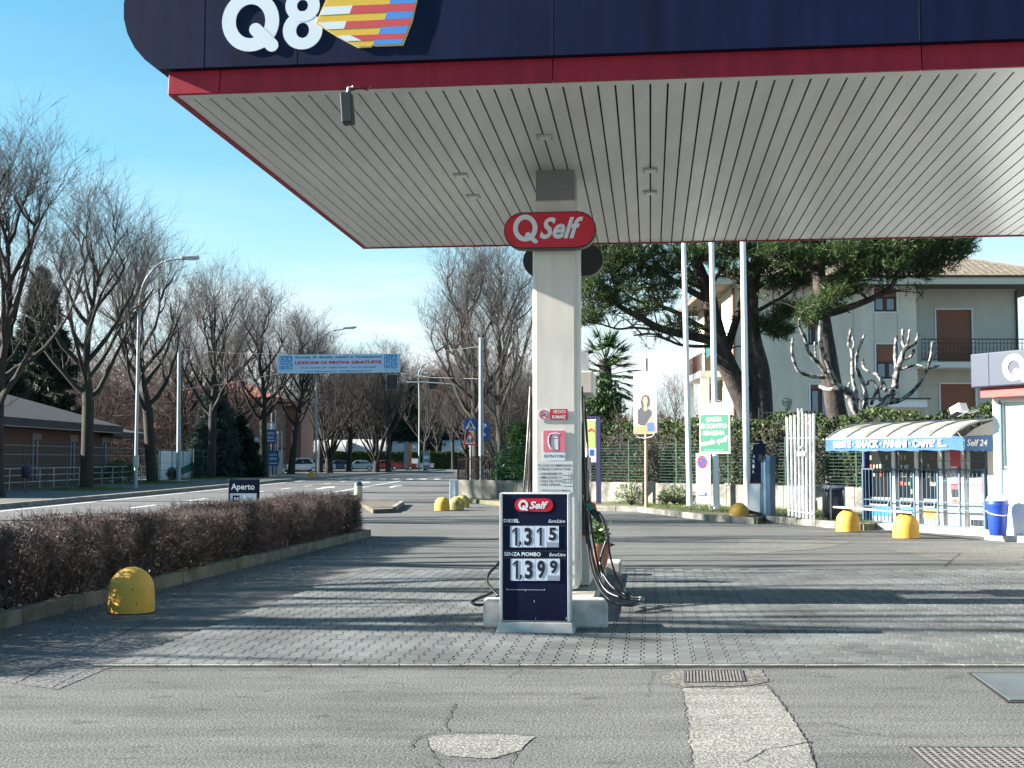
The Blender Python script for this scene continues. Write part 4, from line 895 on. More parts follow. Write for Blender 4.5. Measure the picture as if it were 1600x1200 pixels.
# background bare trees
GK = 'bare background trees'
for i, (k, px, Y, rz, s_, lab) in enumerate(((1, 30, 112, 0, 1.15, 'reddish bare tree behind the brick house roof'), (0, 95, 118, 1, 1.1, 'grey bare tree over the end of the brick house roof'), (1, 165, 128, 2, 1.05, 'reddish bare tree between the brick house and the street lamp'),
                                            (0, 205, 135, 3, 1.0, 'grey bare tree behind the tall street lamp pole'), (1, 285, 170, 4, 1.1, 'reddish bare tree behind the plain pole'), (0, 390, 185, 5, 1.15, 'grey bare tree above the red roofed house'),
                                            (0, 480, 205, .5, 1.2, 'far bare tree behind the left end of the banner'), (1, 545, 215, 1.5, 1.25, 'far reddish bare tree behind the middle of the banner'), (0, 585, 225, 2.5, 1.35, 'far bare tree behind the right end of the banner'), (1, 640, 240, 3.5, 1.4, 'far reddish bare tree above the traffic light'),
                                            (0, 690, 235, 4.5, 1.2, 'far bare tree between the traffic light and the grey post'), (1, 735, 160, 5.5, .9, 'reddish bare tree behind the crossing sign'), (0, 775, 120, 6, .85, 'grey bare tree behind the laurel hedge'), (1, 815, 105, .3, .75, 'reddish bare tree hidden mostly by the column'),
                                            (0, 990, 88, 1.3, .62, 'small grey bare tree behind the woman poster'), (1, 1055, 78, 2.3, .60, 'reddish bare tree between the poster and the first flagpole'), (0, 1078, 98, 3.3, .62, 'small grey bare tree behind the first flagpole'))):
    plant(thin[k], Vector(((px - 800) * Y / F, Y, 0)), rz, s_, lab, GK)
# grass rings at the tree feet
N = 9000; C_ = []
for px, py in ((135, 765), (238, 755), (330, 748)):
    q = gr(px, py, .15); a = nr.uniform(0, 6.28, 3000); r_ = np.abs(nr.normal(0, .75, 3000)) + .3; C_.append(np.stack([q.x + r_ * np.cos(a) * 1.3, q.y + r_ * np.sin(a) * 1.6, np.full(3000, .15)], 1))
tag(np_obj('grass', *np_tris(np.concatenate(C_), nr.normal(size=(N, 3)) * .4 + [0, 0, 1], nr.uniform(.06, .2, N), .012), M_GRASS), kind='stuff')

# ---------------------------------------------------------------- conifers
def conifer(name, label, p, hgt, rad, m, n_tier, seed, droop=-.25, z0=.08, pw=.8):
    rs = np.random.RandomState(seed); t = thing(name, label, 'tree', p, 'dark conifers')
    MB().tube([Vector(p), Vector(p) + Vector((0, 0, hgt * .98))], [hgt * .022, .03], 8).build('trunk', M_BARK, t)
    P0, P1, NP, ND = [], [], [], []
    for i in range(n_tier):
        f = (i + rs.rand()) / n_tier; z = hgt * (z0 + (1 - z0) * f); L = rad * (1 - f) ** pw * rs.uniform(.75, 1.1) + .15
        a = rs.uniform(0, 6.28); d = np.array([math.cos(a), math.sin(a), droop + .5 * f]); d /= np.linalg.norm(d)
        b0 = np.array(p) + [0, 0, z]; P0.append(b0); P1.append(b0 + d * L)
        k = int(min(26 * L, 55)) + 6; u = rs.rand(k) ** .7; side = np.array([-d[1], d[0], 0]); q = b0 + np.outer(u * L, d) + np.outer(rs.normal(0, .16, k) * L * (.35 + .5 * (1 - u)), side) + np.outer(rs.normal(0, .05 * L, k) - .03, [0, 0, 1])
        NP.append(q); ND.append(np.tile(d, (k, 1)) + rs.normal(0, .55, (k, 3)) + [0, 0, -.15])
    np_obj('limbs', *np_sticks(P0, P1, .05, .015), M_BARK, t)
    NP, ND = np.concatenate(NP), np.concatenate(ND); k = 4; NP = np.repeat(NP, k, 0) + rs.normal(0, .06, (len(NP) * k, 3)); ND = np.repeat(ND, k, 0) + rs.normal(0, .5, (len(ND) * k, 3))
    np_obj('crown', *np_tris(NP, ND, rs.uniform(.25, .6, len(NP)) * rad / 3.2, .045 * rad / 3.2, rs), m, t); return t
q = Vector(((62 - 800) * 100 / F, 100, 0)); conifer('cedar_tree', 'tall dark cedar behind the brick house at the left', q, 17, 4.0, M_CEDAR, 230, 1, -.05, .15)
q = Vector(((-8 - 800) * 92 / F, 92, 0)); conifer('cedar_tree', 'dark cedar at the very left edge above the house roof', q, 12, 3.6, M_CEDAR, 170, 2, -.05, .1)
q = Vector(((336 - 800) * 104 / F, 104, 0)); conifer('spruce_tree', 'bluish spruce behind the green fence', q, 8.6, 2.6, M_SPRUCE, 300, 3)
q = Vector(((372 - 800) * 106 / F, 106, 0)); conifer('spruce_tree', 'dark low spruce right of the bluish one behind the green fence', q, 5.6, 2.4, M_CEDAR, 220, 4)
q = Vector(((560 - 800) * 230 / F, 230, 0)); conifer('fir_tree', 'far dark fir above the right part of the banner', q, 18, 9, M_CEDAR, 420, 5, 0, .2, .45)
q = Vector(((668 - 800) * 230 / F, 230, 0)); conifer('fir_tree', 'far dark fir right of the traffic light', q, 15.5, 8, M_CEDAR, 380, 6, 0, .2, .45)
q = Vector(((610 - 800) * 245 / F, 245, 0)); conifer('fir_tree', 'far dark fir between the two other far firs', q, 16.5, 8, M_CEDAR, 380, 9, 0, .2, .45)

# far tangle of bare branches that reads as one mass
def thicket(name, x0, x1, y0, y1, h_, n, m, seed, dark=False):
    rs = np.random.RandomState(seed); K = n // 60; cx_ = rs.uniform(x0, x1, K); cy_ = rs.uniform(y0, y1, K); hh = h_ * rs.uniform(.6, 1.1, K); i = rs.randint(0, K, n); f = rs.rand(n) ** .8
    sp = (.25 + 1.5 * f) * hh[i] / h_ * (h_ / 8); P = np.stack([cx_[i] + rs.normal(0, 1, n) * sp, cy_[i] + rs.normal(0, 1, n) * sp, f * hh[i]], 1)
    out = np.stack([P[:, 0] - cx_[i], P[:, 1] - cy_[i], np.zeros(n)], 1) * .25; D_ = unit(out + rs.normal(0, .55, (n, 3)) + [0, 0, .75]); L = rs.uniform(.6, 2.2, n) * h_ / 10
    tag(np_obj(name, *np_sticks(P, P + D_ * L[:, None], .022 * h_ / 10, .007 * h_ / 10), m), kind='stuff')
thicket('bare_thicket', -66, -27.5, 106, 138, 12.5, 26000, M_RTWIG, 1)
thicket('bare_thicket', -55, -9, 236, 268, 19, 20000, M_TWIG, 2)
thicket('bare_thicket', -1.2, 3.2, 78, 104, 8.5, 9000, M_TWIG, 3)
thicket('bare_thicket', -16, -1, 238, 268, 18, 15000, M_TWIG, 6)
thicket('bare_thicket', -34, -2, 270, 295, 22, 12000, M_RTWIG, 4)
thicket('bare_thicket', -95, -40, 175, 215, 14, 14000, M_TWIG2, 5)
# ================================================================ LEFT SIDE: HOUSE, FENCE, LAMPS, SIGNS
def wall_holes(b, o, ex, length, z0, z1, holes, n, depth=.15):
    """wall face from o along ex with rectangular openings (a0,a1,za,zb); n is outward; reveals go inward"""
    ex = Vector(ex).normalized(); n = Vector(n)
    xs = sorted({0, length, *[h[0] for h in holes], *[h[1] for h in holes]}); zs = sorted({z0, z1, *[h[2] for h in holes], *[h[3] for h in holes]})
    P = lambda a, z, d=0: Vector(o) + ex * a + Vector((0, 0, z)) - n * d
    flip = ex.cross(Vector((0, 0, 1))).dot(n) < 0
    def q(*p): b.quad(*(p[::-1] if flip else p))
    for a0, a1 in zip(xs, xs[1:]):
        for za, zb in zip(zs, zs[1:]):
            m = ((a0 + a1) / 2, (za + zb) / 2)
            if any(h[0] < m[0] < h[1] and h[2] < m[1] < h[3] for h in holes): continue
            q(P(a0, za), P(a1, za), P(a1, zb), P(a0, zb))
    for a0, a1, za, zb in holes:
        q(P(a0, za, depth), P(a0, za), P(a0, zb), P(a0, zb, depth)); q(P(a1, za), P(a1, za, depth), P(a1, zb, depth), P(a1, zb)); q(P(a0, za, depth), P(a1, za, depth), P(a1, za), P(a0, za)); q(P(a0, zb), P(a1, zb), P(a1, zb, depth), P(a0, zb, depth))
def hip_roof(b, x0, x1, y0, y1, z, rise, thick=.3, inset=None):
    inset = inset or (min(x1 - x0, y1 - y0) / 2)
    if (x1 - x0) < (y1 - y0): r0, r1 = Vector(((x0 + x1) / 2, y0 + inset, z + rise)), Vector(((x0 + x1) / 2, y1 - inset, z + rise))
    else: r0, r1 = Vector((x0 + inset, (y0 + y1) / 2, z + rise)), Vector((x1 - inset, (y0 + y1) / 2, z + rise))
    A, B, C, D = [Vector(p) for p in ((x0, y0, z), (x1, y0, z), (x1, y1, z), (x0, y1, z))]; dn = Vector((0, 0, -thick))
    if (x1 - x0) < (y1 - y0): fs = [(A, B, r0), (B, C, r1, r0), (C, D, r1), (D, A, r0, r1)]
    else: fs = [(A, B, r1, r0), (B, C, r1), (C, D, r0, r1), (D, A, r0)]
    for f in fs: b.add(f, [tuple(range(len(f)))])
    for p, q in ((A, B), (B, C), (C, D), (D, A)): b.quad(p + dn, q + dn, q, p)
    b.quad(D + dn, C + dn, B + dn, A + dn)
HX = -27.0
house = thing('brick_house', 'low brown brick house with dark hipped roof behind the wire fence', 'house', (-33, 66, 0))
holes = [(8.5 + i * 6.0, 9.3 + i * 6.0, .5, 2.75) for i in range(5)]
b = MB(); wall_holes(b, (HX, 50, 0), (0, 1, 0), 32, .1, 3.4, holes, (1, 0, 0)); b.box((-33.1, 66, 1.7), (11.8, 31.9, 3.3)); b.build('wall', M_BRICK, house)
for h in holes:
    y = 50 + (h[0] + h[1]) / 2
    w = MB().box((HX - .12, y, 1.62), (.05, .8, 2.25)).build('window', M_DGLASS, house)
    MB().box((HX - .06, y + .32, 1.62), (.08, .08, 2.2)).build('frame', M_STEEL, w); MB().box((HX + .02, y, 2.95), (.06, 1.3, .4)).build('lintel', mat('grey_lintel', (.16, .16, .165), .8), w)
    MB().box((HX + .03, y - .55, 1.55), (.05, .25, 2.4)).build('shutter', mat('dark_shutter', (.10, .12, .14), .6), w)
for y in (78.6,): MB().cyl((HX + .12, y, .1), (HX + .12, y, 3.4), .07).build('downpipe', M_STEEL, house)
b = MB(); hip_roof(b, -40.2, HX + 1.1, 48.5, 83.2, 3.85, 2.4, .42); b.build('roof', M_SLATE, house)
MB().box((HX + 1.02, 65.8, 3.40), (.1, 34, .05)).build('gutter', mat('gutter', (.25, .24, .24), .5), house)
MB().box((-30.5, 84.5, 1.6), (5, 5, 3.0)).build('wing_wall', mat('dark_wall', (.10, .085, .08), .9), house)
b = MB(); hip_roof(b, -34, -26.2, 82, 90, 3.5, .9, .35); b.build('wing_roof', M_SLATE, house)
# wire fence along the pavement
fen = thing('wire_fence', 'green wire mesh fence with thin posts along the pavement', 'fence', (-24.2, 80, .15))
y = 50.0
while y < 121: MB().cyl((-24.2, y, .15), (-24.2, y, 2.45), .03, n=6).build('post', M_GFENCE, fen); y += 3.0
for z in (.4, .9, 1.4, 1.9, 2.35): MB().cyl((-24.2, 50, z), (-24.2, 121, z), .010, n=4).build('wire', M_STEEL if z > 1.8 else M_GFENCE, fen)
b = MB(); yy = 50.0
while yy < 121: b.box((-24.2, yy, 1.35), (.006, .006, 2.0)); yy += .25
b.build('mesh_wire', M_GFENCE, fen)
ral = thing('garden_railing', 'low pale grey railing with three rails inside the wire fence', 'railing', (-24.9, 66, .1))
for z in (.5, .85, 1.2): MB().cyl((-24.9, 50, z), (-24.9, 86, z), .03, n=6).build('rail', M_STEEL, ral)
for k in range(19): MB().cyl((-24.9, 50 + 2 * k, .1), (-24.9, 50 + 2 * k, 1.2), .03, n=6).build('post', M_STEEL, ral)
def leafbush(name, label, cat, c, rad, n, m, sz, group=None, stems=8):
    t = thing(name, label, cat, (c[0], c[1], c[2]), group); C_ = unit(nr.normal(size=(n, 3))) * (nr.rand(n, 1) ** .4) * np.array(rad) + np.array(c) + [0, 0, rad[2]]
    C_ += nr.normal(0, .04, C_.shape); np_obj('foliage', *np_leaves(C_, nr.uniform(sz * .7, sz * 1.3, n)), m, t)
    b = MB()
    for _ in range(stems): a = rnd.uniform(0, 6.28); b.tube([Vector(c), Vector(c) + Vector((math.cos(a) * rad[0] * .5, math.sin(a) * rad[1] * .5, rad[2] * 1.3))], [.02, .008], 5)
    b.build('stem', M_BARK, t); return t
leafbush('shrub', 'round green shrub behind the fence right of the brick house', 'shrub', (-25.6, 81.5, .1), (1.1, 1.4, .75), 1600, M_LAUREL, .18)
leafbush('shrub', 'dark little shrub behind the fence at the second street tree', 'shrub', (-24.9, 92, .1), (.5, .8, .5), 600, M_CEDAR, .15)
# green and white sheeting behind the fence
t = thing('garden_wall', 'white garden wall with green sheeting behind the spruce', 'wall', (-26, 102, 0))
MB().box((-26.2, 104, 1.15), (.15, 22, 2.3)).build('panel', M_WHITE, t)
tp = Plane(Vector((-26.1, 93, .2)), (0, 1, 0)); tp.polyuv('green_sheet', [(2, .35), (9, 1.2), (16, 1.7), (16, .75), (9, .55), (5, .2), (2, .05)], .03, .02, mat('green_sheet', (.02, .15, .10), .7), t)
t = thing('gate', 'green mesh gate with small white notice between fence and hut', 'gate', (-24.3, 121.5, .1))
for y in (121.6, 124, 126.4, 128.8): MB().box((-24.2, y, 1.5), (.12, .12, 2.7)).build('post', M_GFENCE, t)
for z in (.3, 1.5, 2.7): MB().box((-24.2, 125.2, z), (.05, 7.2, .06)).build('rail', M_GFENCE, t)
MB().box((-24.1, 113, 2.0), (.03, 1.3, .6)).build('notice', M_PLATE, t)
t = thing('hut', 'little grey hut behind the blue direction signs', 'hut', (-25.5, 131, 0))
MB().box((-26, 132, 1.35), (3, 3, 2.7)).build('wall', mat('hut_wall', (.33, .32, .30), .9), t); MB().box((-26, 132, 2.8), (3.6, 3.6, .2)).build('roof', M_SLATE, t); MB().box((-24.49, 131.5, 1.6), (.03, .6, .6)).build('window', M_DGLASS, t)
# litter bin on post
p = gr(40, 770, .15); t = thing('litter_bin', 'dark blue litter bin on a post on the left pavement', 'litter bin', p)
MB().cyl(p, p + Vector((0, 0, 1.5)), .03, n=8).build('post', M_BLACK, t); MB().lathe([(.16, .65), (.2, .7), (.2, 1.2), (.12, 1.28), (.02, 1.3)], p, 14).build('bin', mat('bin_dark', (.012, .018, .045), .5), t, smooth=40)
# street lamps and poles
def lamp(px, py, label, pts, head, r_=.085, z=.15, Y=None):
    p = gr(px, py, z); t = thing('street_lamp', label, 'street lamp', p, 'street lamps along the road')
    path = [p] + [at(x, y, p.y) for x, y in pts]; path = smooth_path(path, 5); n_ = len(path)
    MB().tube(path, [r_ * (1.1 - .55 * i / n_) for i in range(n_)], 10).build('pole', M_POLE, t, smooth=60)
    a, c = at(head[0], head[1], p.y), at(head[2], head[3], p.y); d = c - a; ln = d.length; MB().box((a + c) / 2, (ln, .34, .2), ax=(d.normalized(), Vector((0, 1, 0)), d.normalized().cross(Vector((0, 1, 0))))).build('lamp_head', M_STEEL, t, bevel=.06)
    MB().box((a + c) / 2 + Vector((.1, 0, -.11)), (ln * .5, .26, .04)).build('lens', M_PLATE, t); return t, p
lt, p = lamp(212, 763, 'tall grey street lamp with long curved arm at the left', [(213, 700), (215, 600), (217, 500), (220, 462), (226, 441), (238, 423), (252, 411), (268, 406), (285, 404)], (283, 403, 311, 402))
MB().box(p + Vector((0, 0, 1.4)), (.22, .22, .6)).build('service_box', M_STEEL, lt)
lamp(494, 741, 'far street lamp standing left of the banner centre', [(494, 690), (494, 600), (494, 560), (500, 535), (515, 519), (538, 514)], (536, 513, 557, 511), .1)
lamp(655, 736, 'far slim lamp post right of the orange totem', [(655, 690), (655, 620), (654, 590), (655, 580), (660, 572)], (657, 573, 666, 568), .10)
p = gr(279, 752, .15); t = thing('utility_pole', 'plain grey steel pole between two street trees holding the banner rope', 'pole', p); MB().cyl(p, at(280, 537, p.y), .16, .11).build('shaft', M_POLE, t, smooth=60)
MB().cyl(at(280, 537, p.y), at(280, 535, p.y), .13).build('cap', M_STEEL, t)
p2 = Vector((at(752, 718, 57).x, 57, 0)); t = thing('banner_post', 'tall pale grey post behind the rusty fence', 'pole', p2); MB().cyl(p2, at(751.5, 530, 57), .115, .095, 14).build('shaft', M_POLE, t, smooth=60); MB().lathe([(.1, 0), (.1, .05), (.02, .07)], at(751.5, 530, 57), 12).build('cap', M_STEEL, t)
# banner over the road
bn = Plane(at(529, 567, 85), (1, .0, .011)); u0, v0 = bn.uv(433, 584.5); u1, v1 = bn.uv(625, 552)
t = thing('street_banner', 'pale blue dance school banner strung across the road', 'banner', bn.p)
bn.slab('sheet', 433, 552.3, 625, 583.8, 0, .03, M_BWALL, t)
def bx(zx, zy): return 420 + zx / 7.273, 540 + zy / 7.273 
def bnt(s_, a, b_, c, d, m, bold): x0, y0 = bx(a, b_); x1, y1 = bx(c, d); text(s_, bn, x0, y0, x1, y1, m, t, bold, off=.01)
bnt('Scuola di danza, canto e recitazione', 298, 108, 1282, 152, mat('banner_ink', (.02, .05, .12), .6), .02); bnt('LEZIONI DI PROVA GRATUITE', 298, 168, 1280, 214, mat('banner_red', (.62, .01, .05), .6), .05)
bnt('Via A. Grandi, 28 - 22063 Cantù - Tel. 031.4475700', 360, 234, 1216, 264, MATS['banner_ink'], .015); bnt('www.damscantu.it - info@damscantu.it', 402, 276, 1168, 304, MATS['banner_ink'], .02)
for ox, oy in ((122, 116), (1310, 100)):
    for i, ch in enumerate('DAMS'):
        zx, zy = ox + (i % 2) * 76, oy + (i // 2) * 80; x0, y0 = bx(zx, zy); x1, y1 = bx(zx + 70, zy + 74); bn.slab('logo_square', x0, y0, x1, y1, .008, .004, M_BBLUE, t); bnt(ch, zx + 12, zy + 10, zx + 60, zy + 64, M_BWALL, 0)
    for k in range(2): x0, y0 = bx(ox, oy + 160 + k * 14); x1, y1 = bx(ox + 146, oy + 165 + k * 14); bn.slab('small_print', x0, y0, x1, y1, .008, .004, mat('print_pale', (.25, .42, .60), .6), t)
for a, c in (((433, 553, 85), (280, 545, 87)), ((433, 584, 85), (280, 609, 87)), ((625, 552, 85), (751, 541, 57)), ((625, 583, 85), (751, 592, 57))):
    P0, P1 = at(*a), at(*c); MB().tube([P0, P0.lerp(P1, .5) - Vector((0, 0, .12)), P1], .011, 4).build('rope', mat('rope_grey', (.16, .16, .16), .8), t)
for k in range(6): x0, y0 = bx(790 + k * 116, 82); MB().cyl(bn.pt(x0, y0 + 2), bn.pt(x0, y0 - .8), .03, n=5).build('eyelet', M_PLATE, t)
# traffic signals on their gantry
p = Vector((at(655, 718, 126).x - 1.2, 126, 0))
t = thing('traffic_light', 'black backed traffic light hanging under the right end of the banner', 'traffic light', at(612, 597, 112), 'traffic lights over the road')
tl = Plane(at(612.5, 597, 112)); tl.slab('backboard', 604, 585.5, 621, 609, 0, .08, M_BLACK, t); tl.slab('edge', 603.6, 585, 621.5, 609.5, -.04, .03, M_STEEL, t)
for y, c in ((590, (.13, .008, .008)), (597, (.02, .02, .02)), (604, (.02, .02, .02))): u, v = tl.uv(612.5, y); tl.polyuv('lens', ell(u, v, .15, .15, 16), .05, .05, mat('signal_%d' % y, c, .4), t)
MB().tube([at(621, 597.5, 112), at(660, 597, 112), at(720, 601, 112)], .06, 6).build('gantry_arm', M_POLE, t)
t = thing('traffic_light', 'black traffic light half hidden among branches right of the banner', 'traffic light', at(679, 598, 112), 'traffic lights over the road'); tl = Plane(at(679, 598, 112.4)); tl.slab('backboard', 671, 587, 687, 608, 0, .08, M_BLACK, t)
for y in (591, 597.5, 604): u, v = tl.uv(679, y); tl.polyuv('lens', ell(u, v, .15, .15, 16), .05, .05, mat('signal_dark', (.03, .03, .03), .4), t)
# road signs at the grey post
sp_ = Plane(at(735, 664, 56.4), (1, .05, 0))
t = thing('crossing_sign', 'square blue pedestrian crossing sign above the red triangle sign', 'road sign', sp_.pt(735, 664)); 
sp_.slab('plate', 725.5, 654.2, 744.2, 672.8, 0, .02, M_TSIGN, t); sp_.poly('white_triangle', [(735, 656.5), (743, 670.5), (727, 670.5)], .006, .005, M_WHITE, t)
sp_.poly('walking_figure', [(735, 659), (736, 660.5), (737.5, 664), (738.5, 669.5), (737, 669.5), (735.3, 665.5), (733, 669.5), (731.5, 669.5), (733.5, 664), (733.8, 661)], .012, .005, M_INK, t)
for k in range(3): sp_.slab('zebra', 730 + k * 3.6, 668.8, 732 + k * 3.6, 670.3, .014, .004, M_INK, t)
MB().cyl(Vector((sp_.pt(735, 664).x, 56.46, 0)), sp_.pt(735, 654, -.06), .03, n=8).build('post', M_STEEL, t)
t = thing('warning_sign', 'red bordered triangular children warning sign under the blue crossing sign', 'road sign', sp_.pt(734.5, 687)); sp_.poly('red_border', [(734.3, 673.3), (746, 695.5), (723, 695.5)], 0, .02, M_TRED, t); sp_.poly('white_field', [(734.3, 678.5), (742.3, 693.3), (726.6, 693.3)], .006, .005, M_WHITE, t)
for ox in (731.5, 736.5): sp_.poly('child_figure', [(ox, 685), (ox + 1.2, 685), (ox + 2.4, 688), (ox + 2, 692.3), (ox + 1, 692.3), (ox + .5, 689.5), (ox - 1.5, 692.3), (ox - 2, 691)], .012, .005, M_INK, t)
t = thing('parking_sign', 'blue parking direction sign half hidden behind the grey post', 'road sign', at(755, 674, 57.6)); pk = Plane(at(755, 674, 57.5)); pk.slab('plate', 745.5, 659, 764, 688, 0, .02, M_TSIGN, t); text('P', pk, 753.5, 662, 760.5, 671.5, M_WHITE, t, .03, off=.008); pk.poly('arrow', [(754.5, 675.5), (759.5, 679), (754.5, 682.5)], .008, .004, M_WHITE, t)
# blue direction signs
for (x0, y0, x1, y1, Y, lab, lines) in ((404, 671, 431.5, 693, 118, 'blue direction sign, the upper one by the street trees', ('CANTU', 'SINDACO')), (414, 704, 435.5, 728, 112, 'blue direction sign, the lower one by the street trees', ('CANTÙ', 'ASNAGO'))):
    pl = Plane(at((x0 + x1) / 2, (y0 + y1) / 2, Y)); t = thing('direction_sign', lab, 'road sign', Vector((pl.p.x, Y, .15)), 'blue direction signs'); pl.slab('plate', x0, y0, x1, y1, 0, .05, mat('direction_blue', (.03, .10, .27), .5), t)
    xm = x0 + (x1 - x0) * .3
    for k, s_ in enumerate(lines): text(s_, pl, xm, y0 + 4 + k * 6.5, x1 - 3, y0 + 8.3 + k * 6.5, M_PLATE, t, .03, off=.02)
    pl.slab('small_line', xm, y1 - 5, x1 - 2, y1 - 3.4, .01, .01, M_PLATE, t)
    for xx in (x0 + 20, x0 + 26): 
        q = pl.pt(xx, y0 - 30); MB().cyl((q.x, Y + .1, .1), (q.x, Y + .1, q.z), .05, n=8).build('post', M_STEEL, t)

# ================================================================ FAR BUILDINGS, TENTS, CARS
t = thing('apartment_house', 'far red roofed brick house behind the street trees', 'house', (-36, 150, 0))
X0, X1 = (262 - 800) * 150 / F, (425 - 800) * 150 / F
holes = [(2 + k * 3.2, 3.4 + k * 3.2, z, z + 1.5) for k in range(4) for z in (1.5, 4.6)]
b = MB(); wall_holes(b, (X0, 150, 0), (1, 0, 0), X1 - X0, 0, 8.6, holes, (0, -1, 0)); b.box(((X0 + X1) / 2, 155.1, 4.3), (X1 - X0 - .1, 9.8, 8.5)); b.build('wall', mat('far_brick', (.22, .125, .095), .9, .15, 1), t)
for h in holes: MB().box((X0 + (h[0] + h[1]) / 2, 150.14, (h[2] + h[3]) / 2), (h[1] - h[0], .05, 1.5)).build('window', M_PLATE if h[0] > 6 else M_DGLASS, t)
MB().box(((X0 + X1) / 2, 149.7, 4.0), (X1 - X0, 1.0, .5)).build('balcony', M_PLATE, t)
b = MB(); hip_roof(b, X0 - 1.2, X1 + 1.2, 148.6, 161, 9.1, 2.2, .35); b.build('roof', M_ROOFR, t)
t = thing('yellow_house', 'pale yellow far house behind the fence by the street lamp', 'house', (-43, 140, 0)); MB().box((-43.5, 145, 2.4), (9, 10, 4.8)).build('wall', mat('yellow_wall', (.62, .52, .30), .9), t); b = MB(); hip_roof(b, -48.6, -38.4, 139.4, 150.6, 5.1, 1.6); b.build('roof', M_ROOFR, t)
for k in range(3): MB().box((-46 + k * 2.4, 139.95, 2.6), (1, .12, 1.4)).build('window', M_DGLASS, t)
t = thing('orange_building', 'far terracotta coloured building beside the blue signs', 'house', (-27, 160, 0)); MB().box((at(436, 700, 160).x + 1, 165, 4.2), (3.6, 10, 8.4)).build('wall', mat('terracotta_wall', (.38, .18, .12), .9), t); MB().box((at(436, 700, 160).x + 1, 165, 8.5), (4.2, 10.6, .25)).build('roof', M_ROOFR, t)
t = thing('orange_building', 'far orange house with red roof between trees in the distance', 'house', (-8, 240, 0)); X0, X1 = at(640, 700, 240).x, at(720, 700, 240).x
b = MB(); hs_ = [(1.5 + k * 3.2, 2.7 + k * 3.2, 4.3, 5.9) for k in range(3)]; wall_holes(b, (X0, 240, 0), (1, 0, 0), X1 - X0, 0, 8, hs_, (0, -1, 0)); b.build('wall', mat('orange_wall', (.55, .24, .13), .9), t)
for h in hs_: MB().box((X0 + (h[0] + h[1]) / 2, 240.14, 5.1), (1.2, .05, 1.6)).build('window', M_PLATE, t)
b = MB(); hip_roof(b, X0 - 1, X1 + 1, 239, 250, 8.3, 2.4); b.build('roof', M_ROOFR, t)
def tent(x0, x1, Y, y_eave, y_top, label):
    a, c = at(x0, y_eave, Y), at(x1, y_eave, Y); zt = at(x0, y_top, Y).z; t = thing('white_tent', label, 'tent', ((a.x + c.x) / 2, Y + 3, 0), 'white tents behind the far hedge')
    b = MB(); n_ = 8; V = []
    for x in (a.x, c.x):
        for i in range(n_ + 1): th = math.pi * i / n_; V.append((x, Y + 3 - 3 * math.cos(th), a.z + (zt - a.z) * math.sin(th)))
    b.add(V, [(i, n_ + 1 + i, n_ + 2 + i, i + 1) for i in range(n_)] + [tuple(range(n_ + 1)), tuple(range(2 * n_ + 1, n_, -1))]); b.build('roof', mat('tent_white', (.42, .42, .40), .7), t, smooth=50)
    for i in range(4): x = a.x + (c.x - a.x) * i / 3; MB().box((x, Y + .1, a.z / 2), (.12, .12, a.z)).build('post', M_STEEL, t)
    MB().box(((a.x + c.x) / 2, Y, a.z - .18), (c.x - a.x, .05, .35)).build('valance', MATS['tent_white'], t)
tent(488, 540, 215, 706, 687, 'white arched tent left of the fan tree'); tent(545, 602, 218, 706, 686, 'white arched tent between the two fan trees'); tent(612, 655, 222, 706, 688, 'white arched tent right of the dark street tree'); tent(690, 742, 222, 704, 687, 'white arched tent left of the grey post')
def leaf_hedge(name, label, x0, x1, Y, h_, d_, n, m, sz, group=None):
    t = thing(name, label, 'hedge', ((x0 + x1) / 2, Y + d_ / 2, 0), group); f = nr.rand(n); X = nr.uniform(x0, x1, n); Yy = np.where(f < .55, Y + nr.exponential(.12, n), nr.uniform(Y, Y + d_, n)); Z = np.where(f > .75, h_ - nr.exponential(.1, n), nr.uniform(.05, h_, n)) + .06 * np.sin(X * 1.7)
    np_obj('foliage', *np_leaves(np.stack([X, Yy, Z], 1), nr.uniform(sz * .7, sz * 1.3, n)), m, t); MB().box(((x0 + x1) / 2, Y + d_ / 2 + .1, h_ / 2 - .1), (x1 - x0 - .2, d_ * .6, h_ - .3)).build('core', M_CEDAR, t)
leaf_hedge('far_hedge', 'long green clipped hedge behind the parked cars', at(495, 720, 205).x, at(745, 720, 205).x, 205, 2.9, 1.4, 9000, M_HEDGEF, .34)
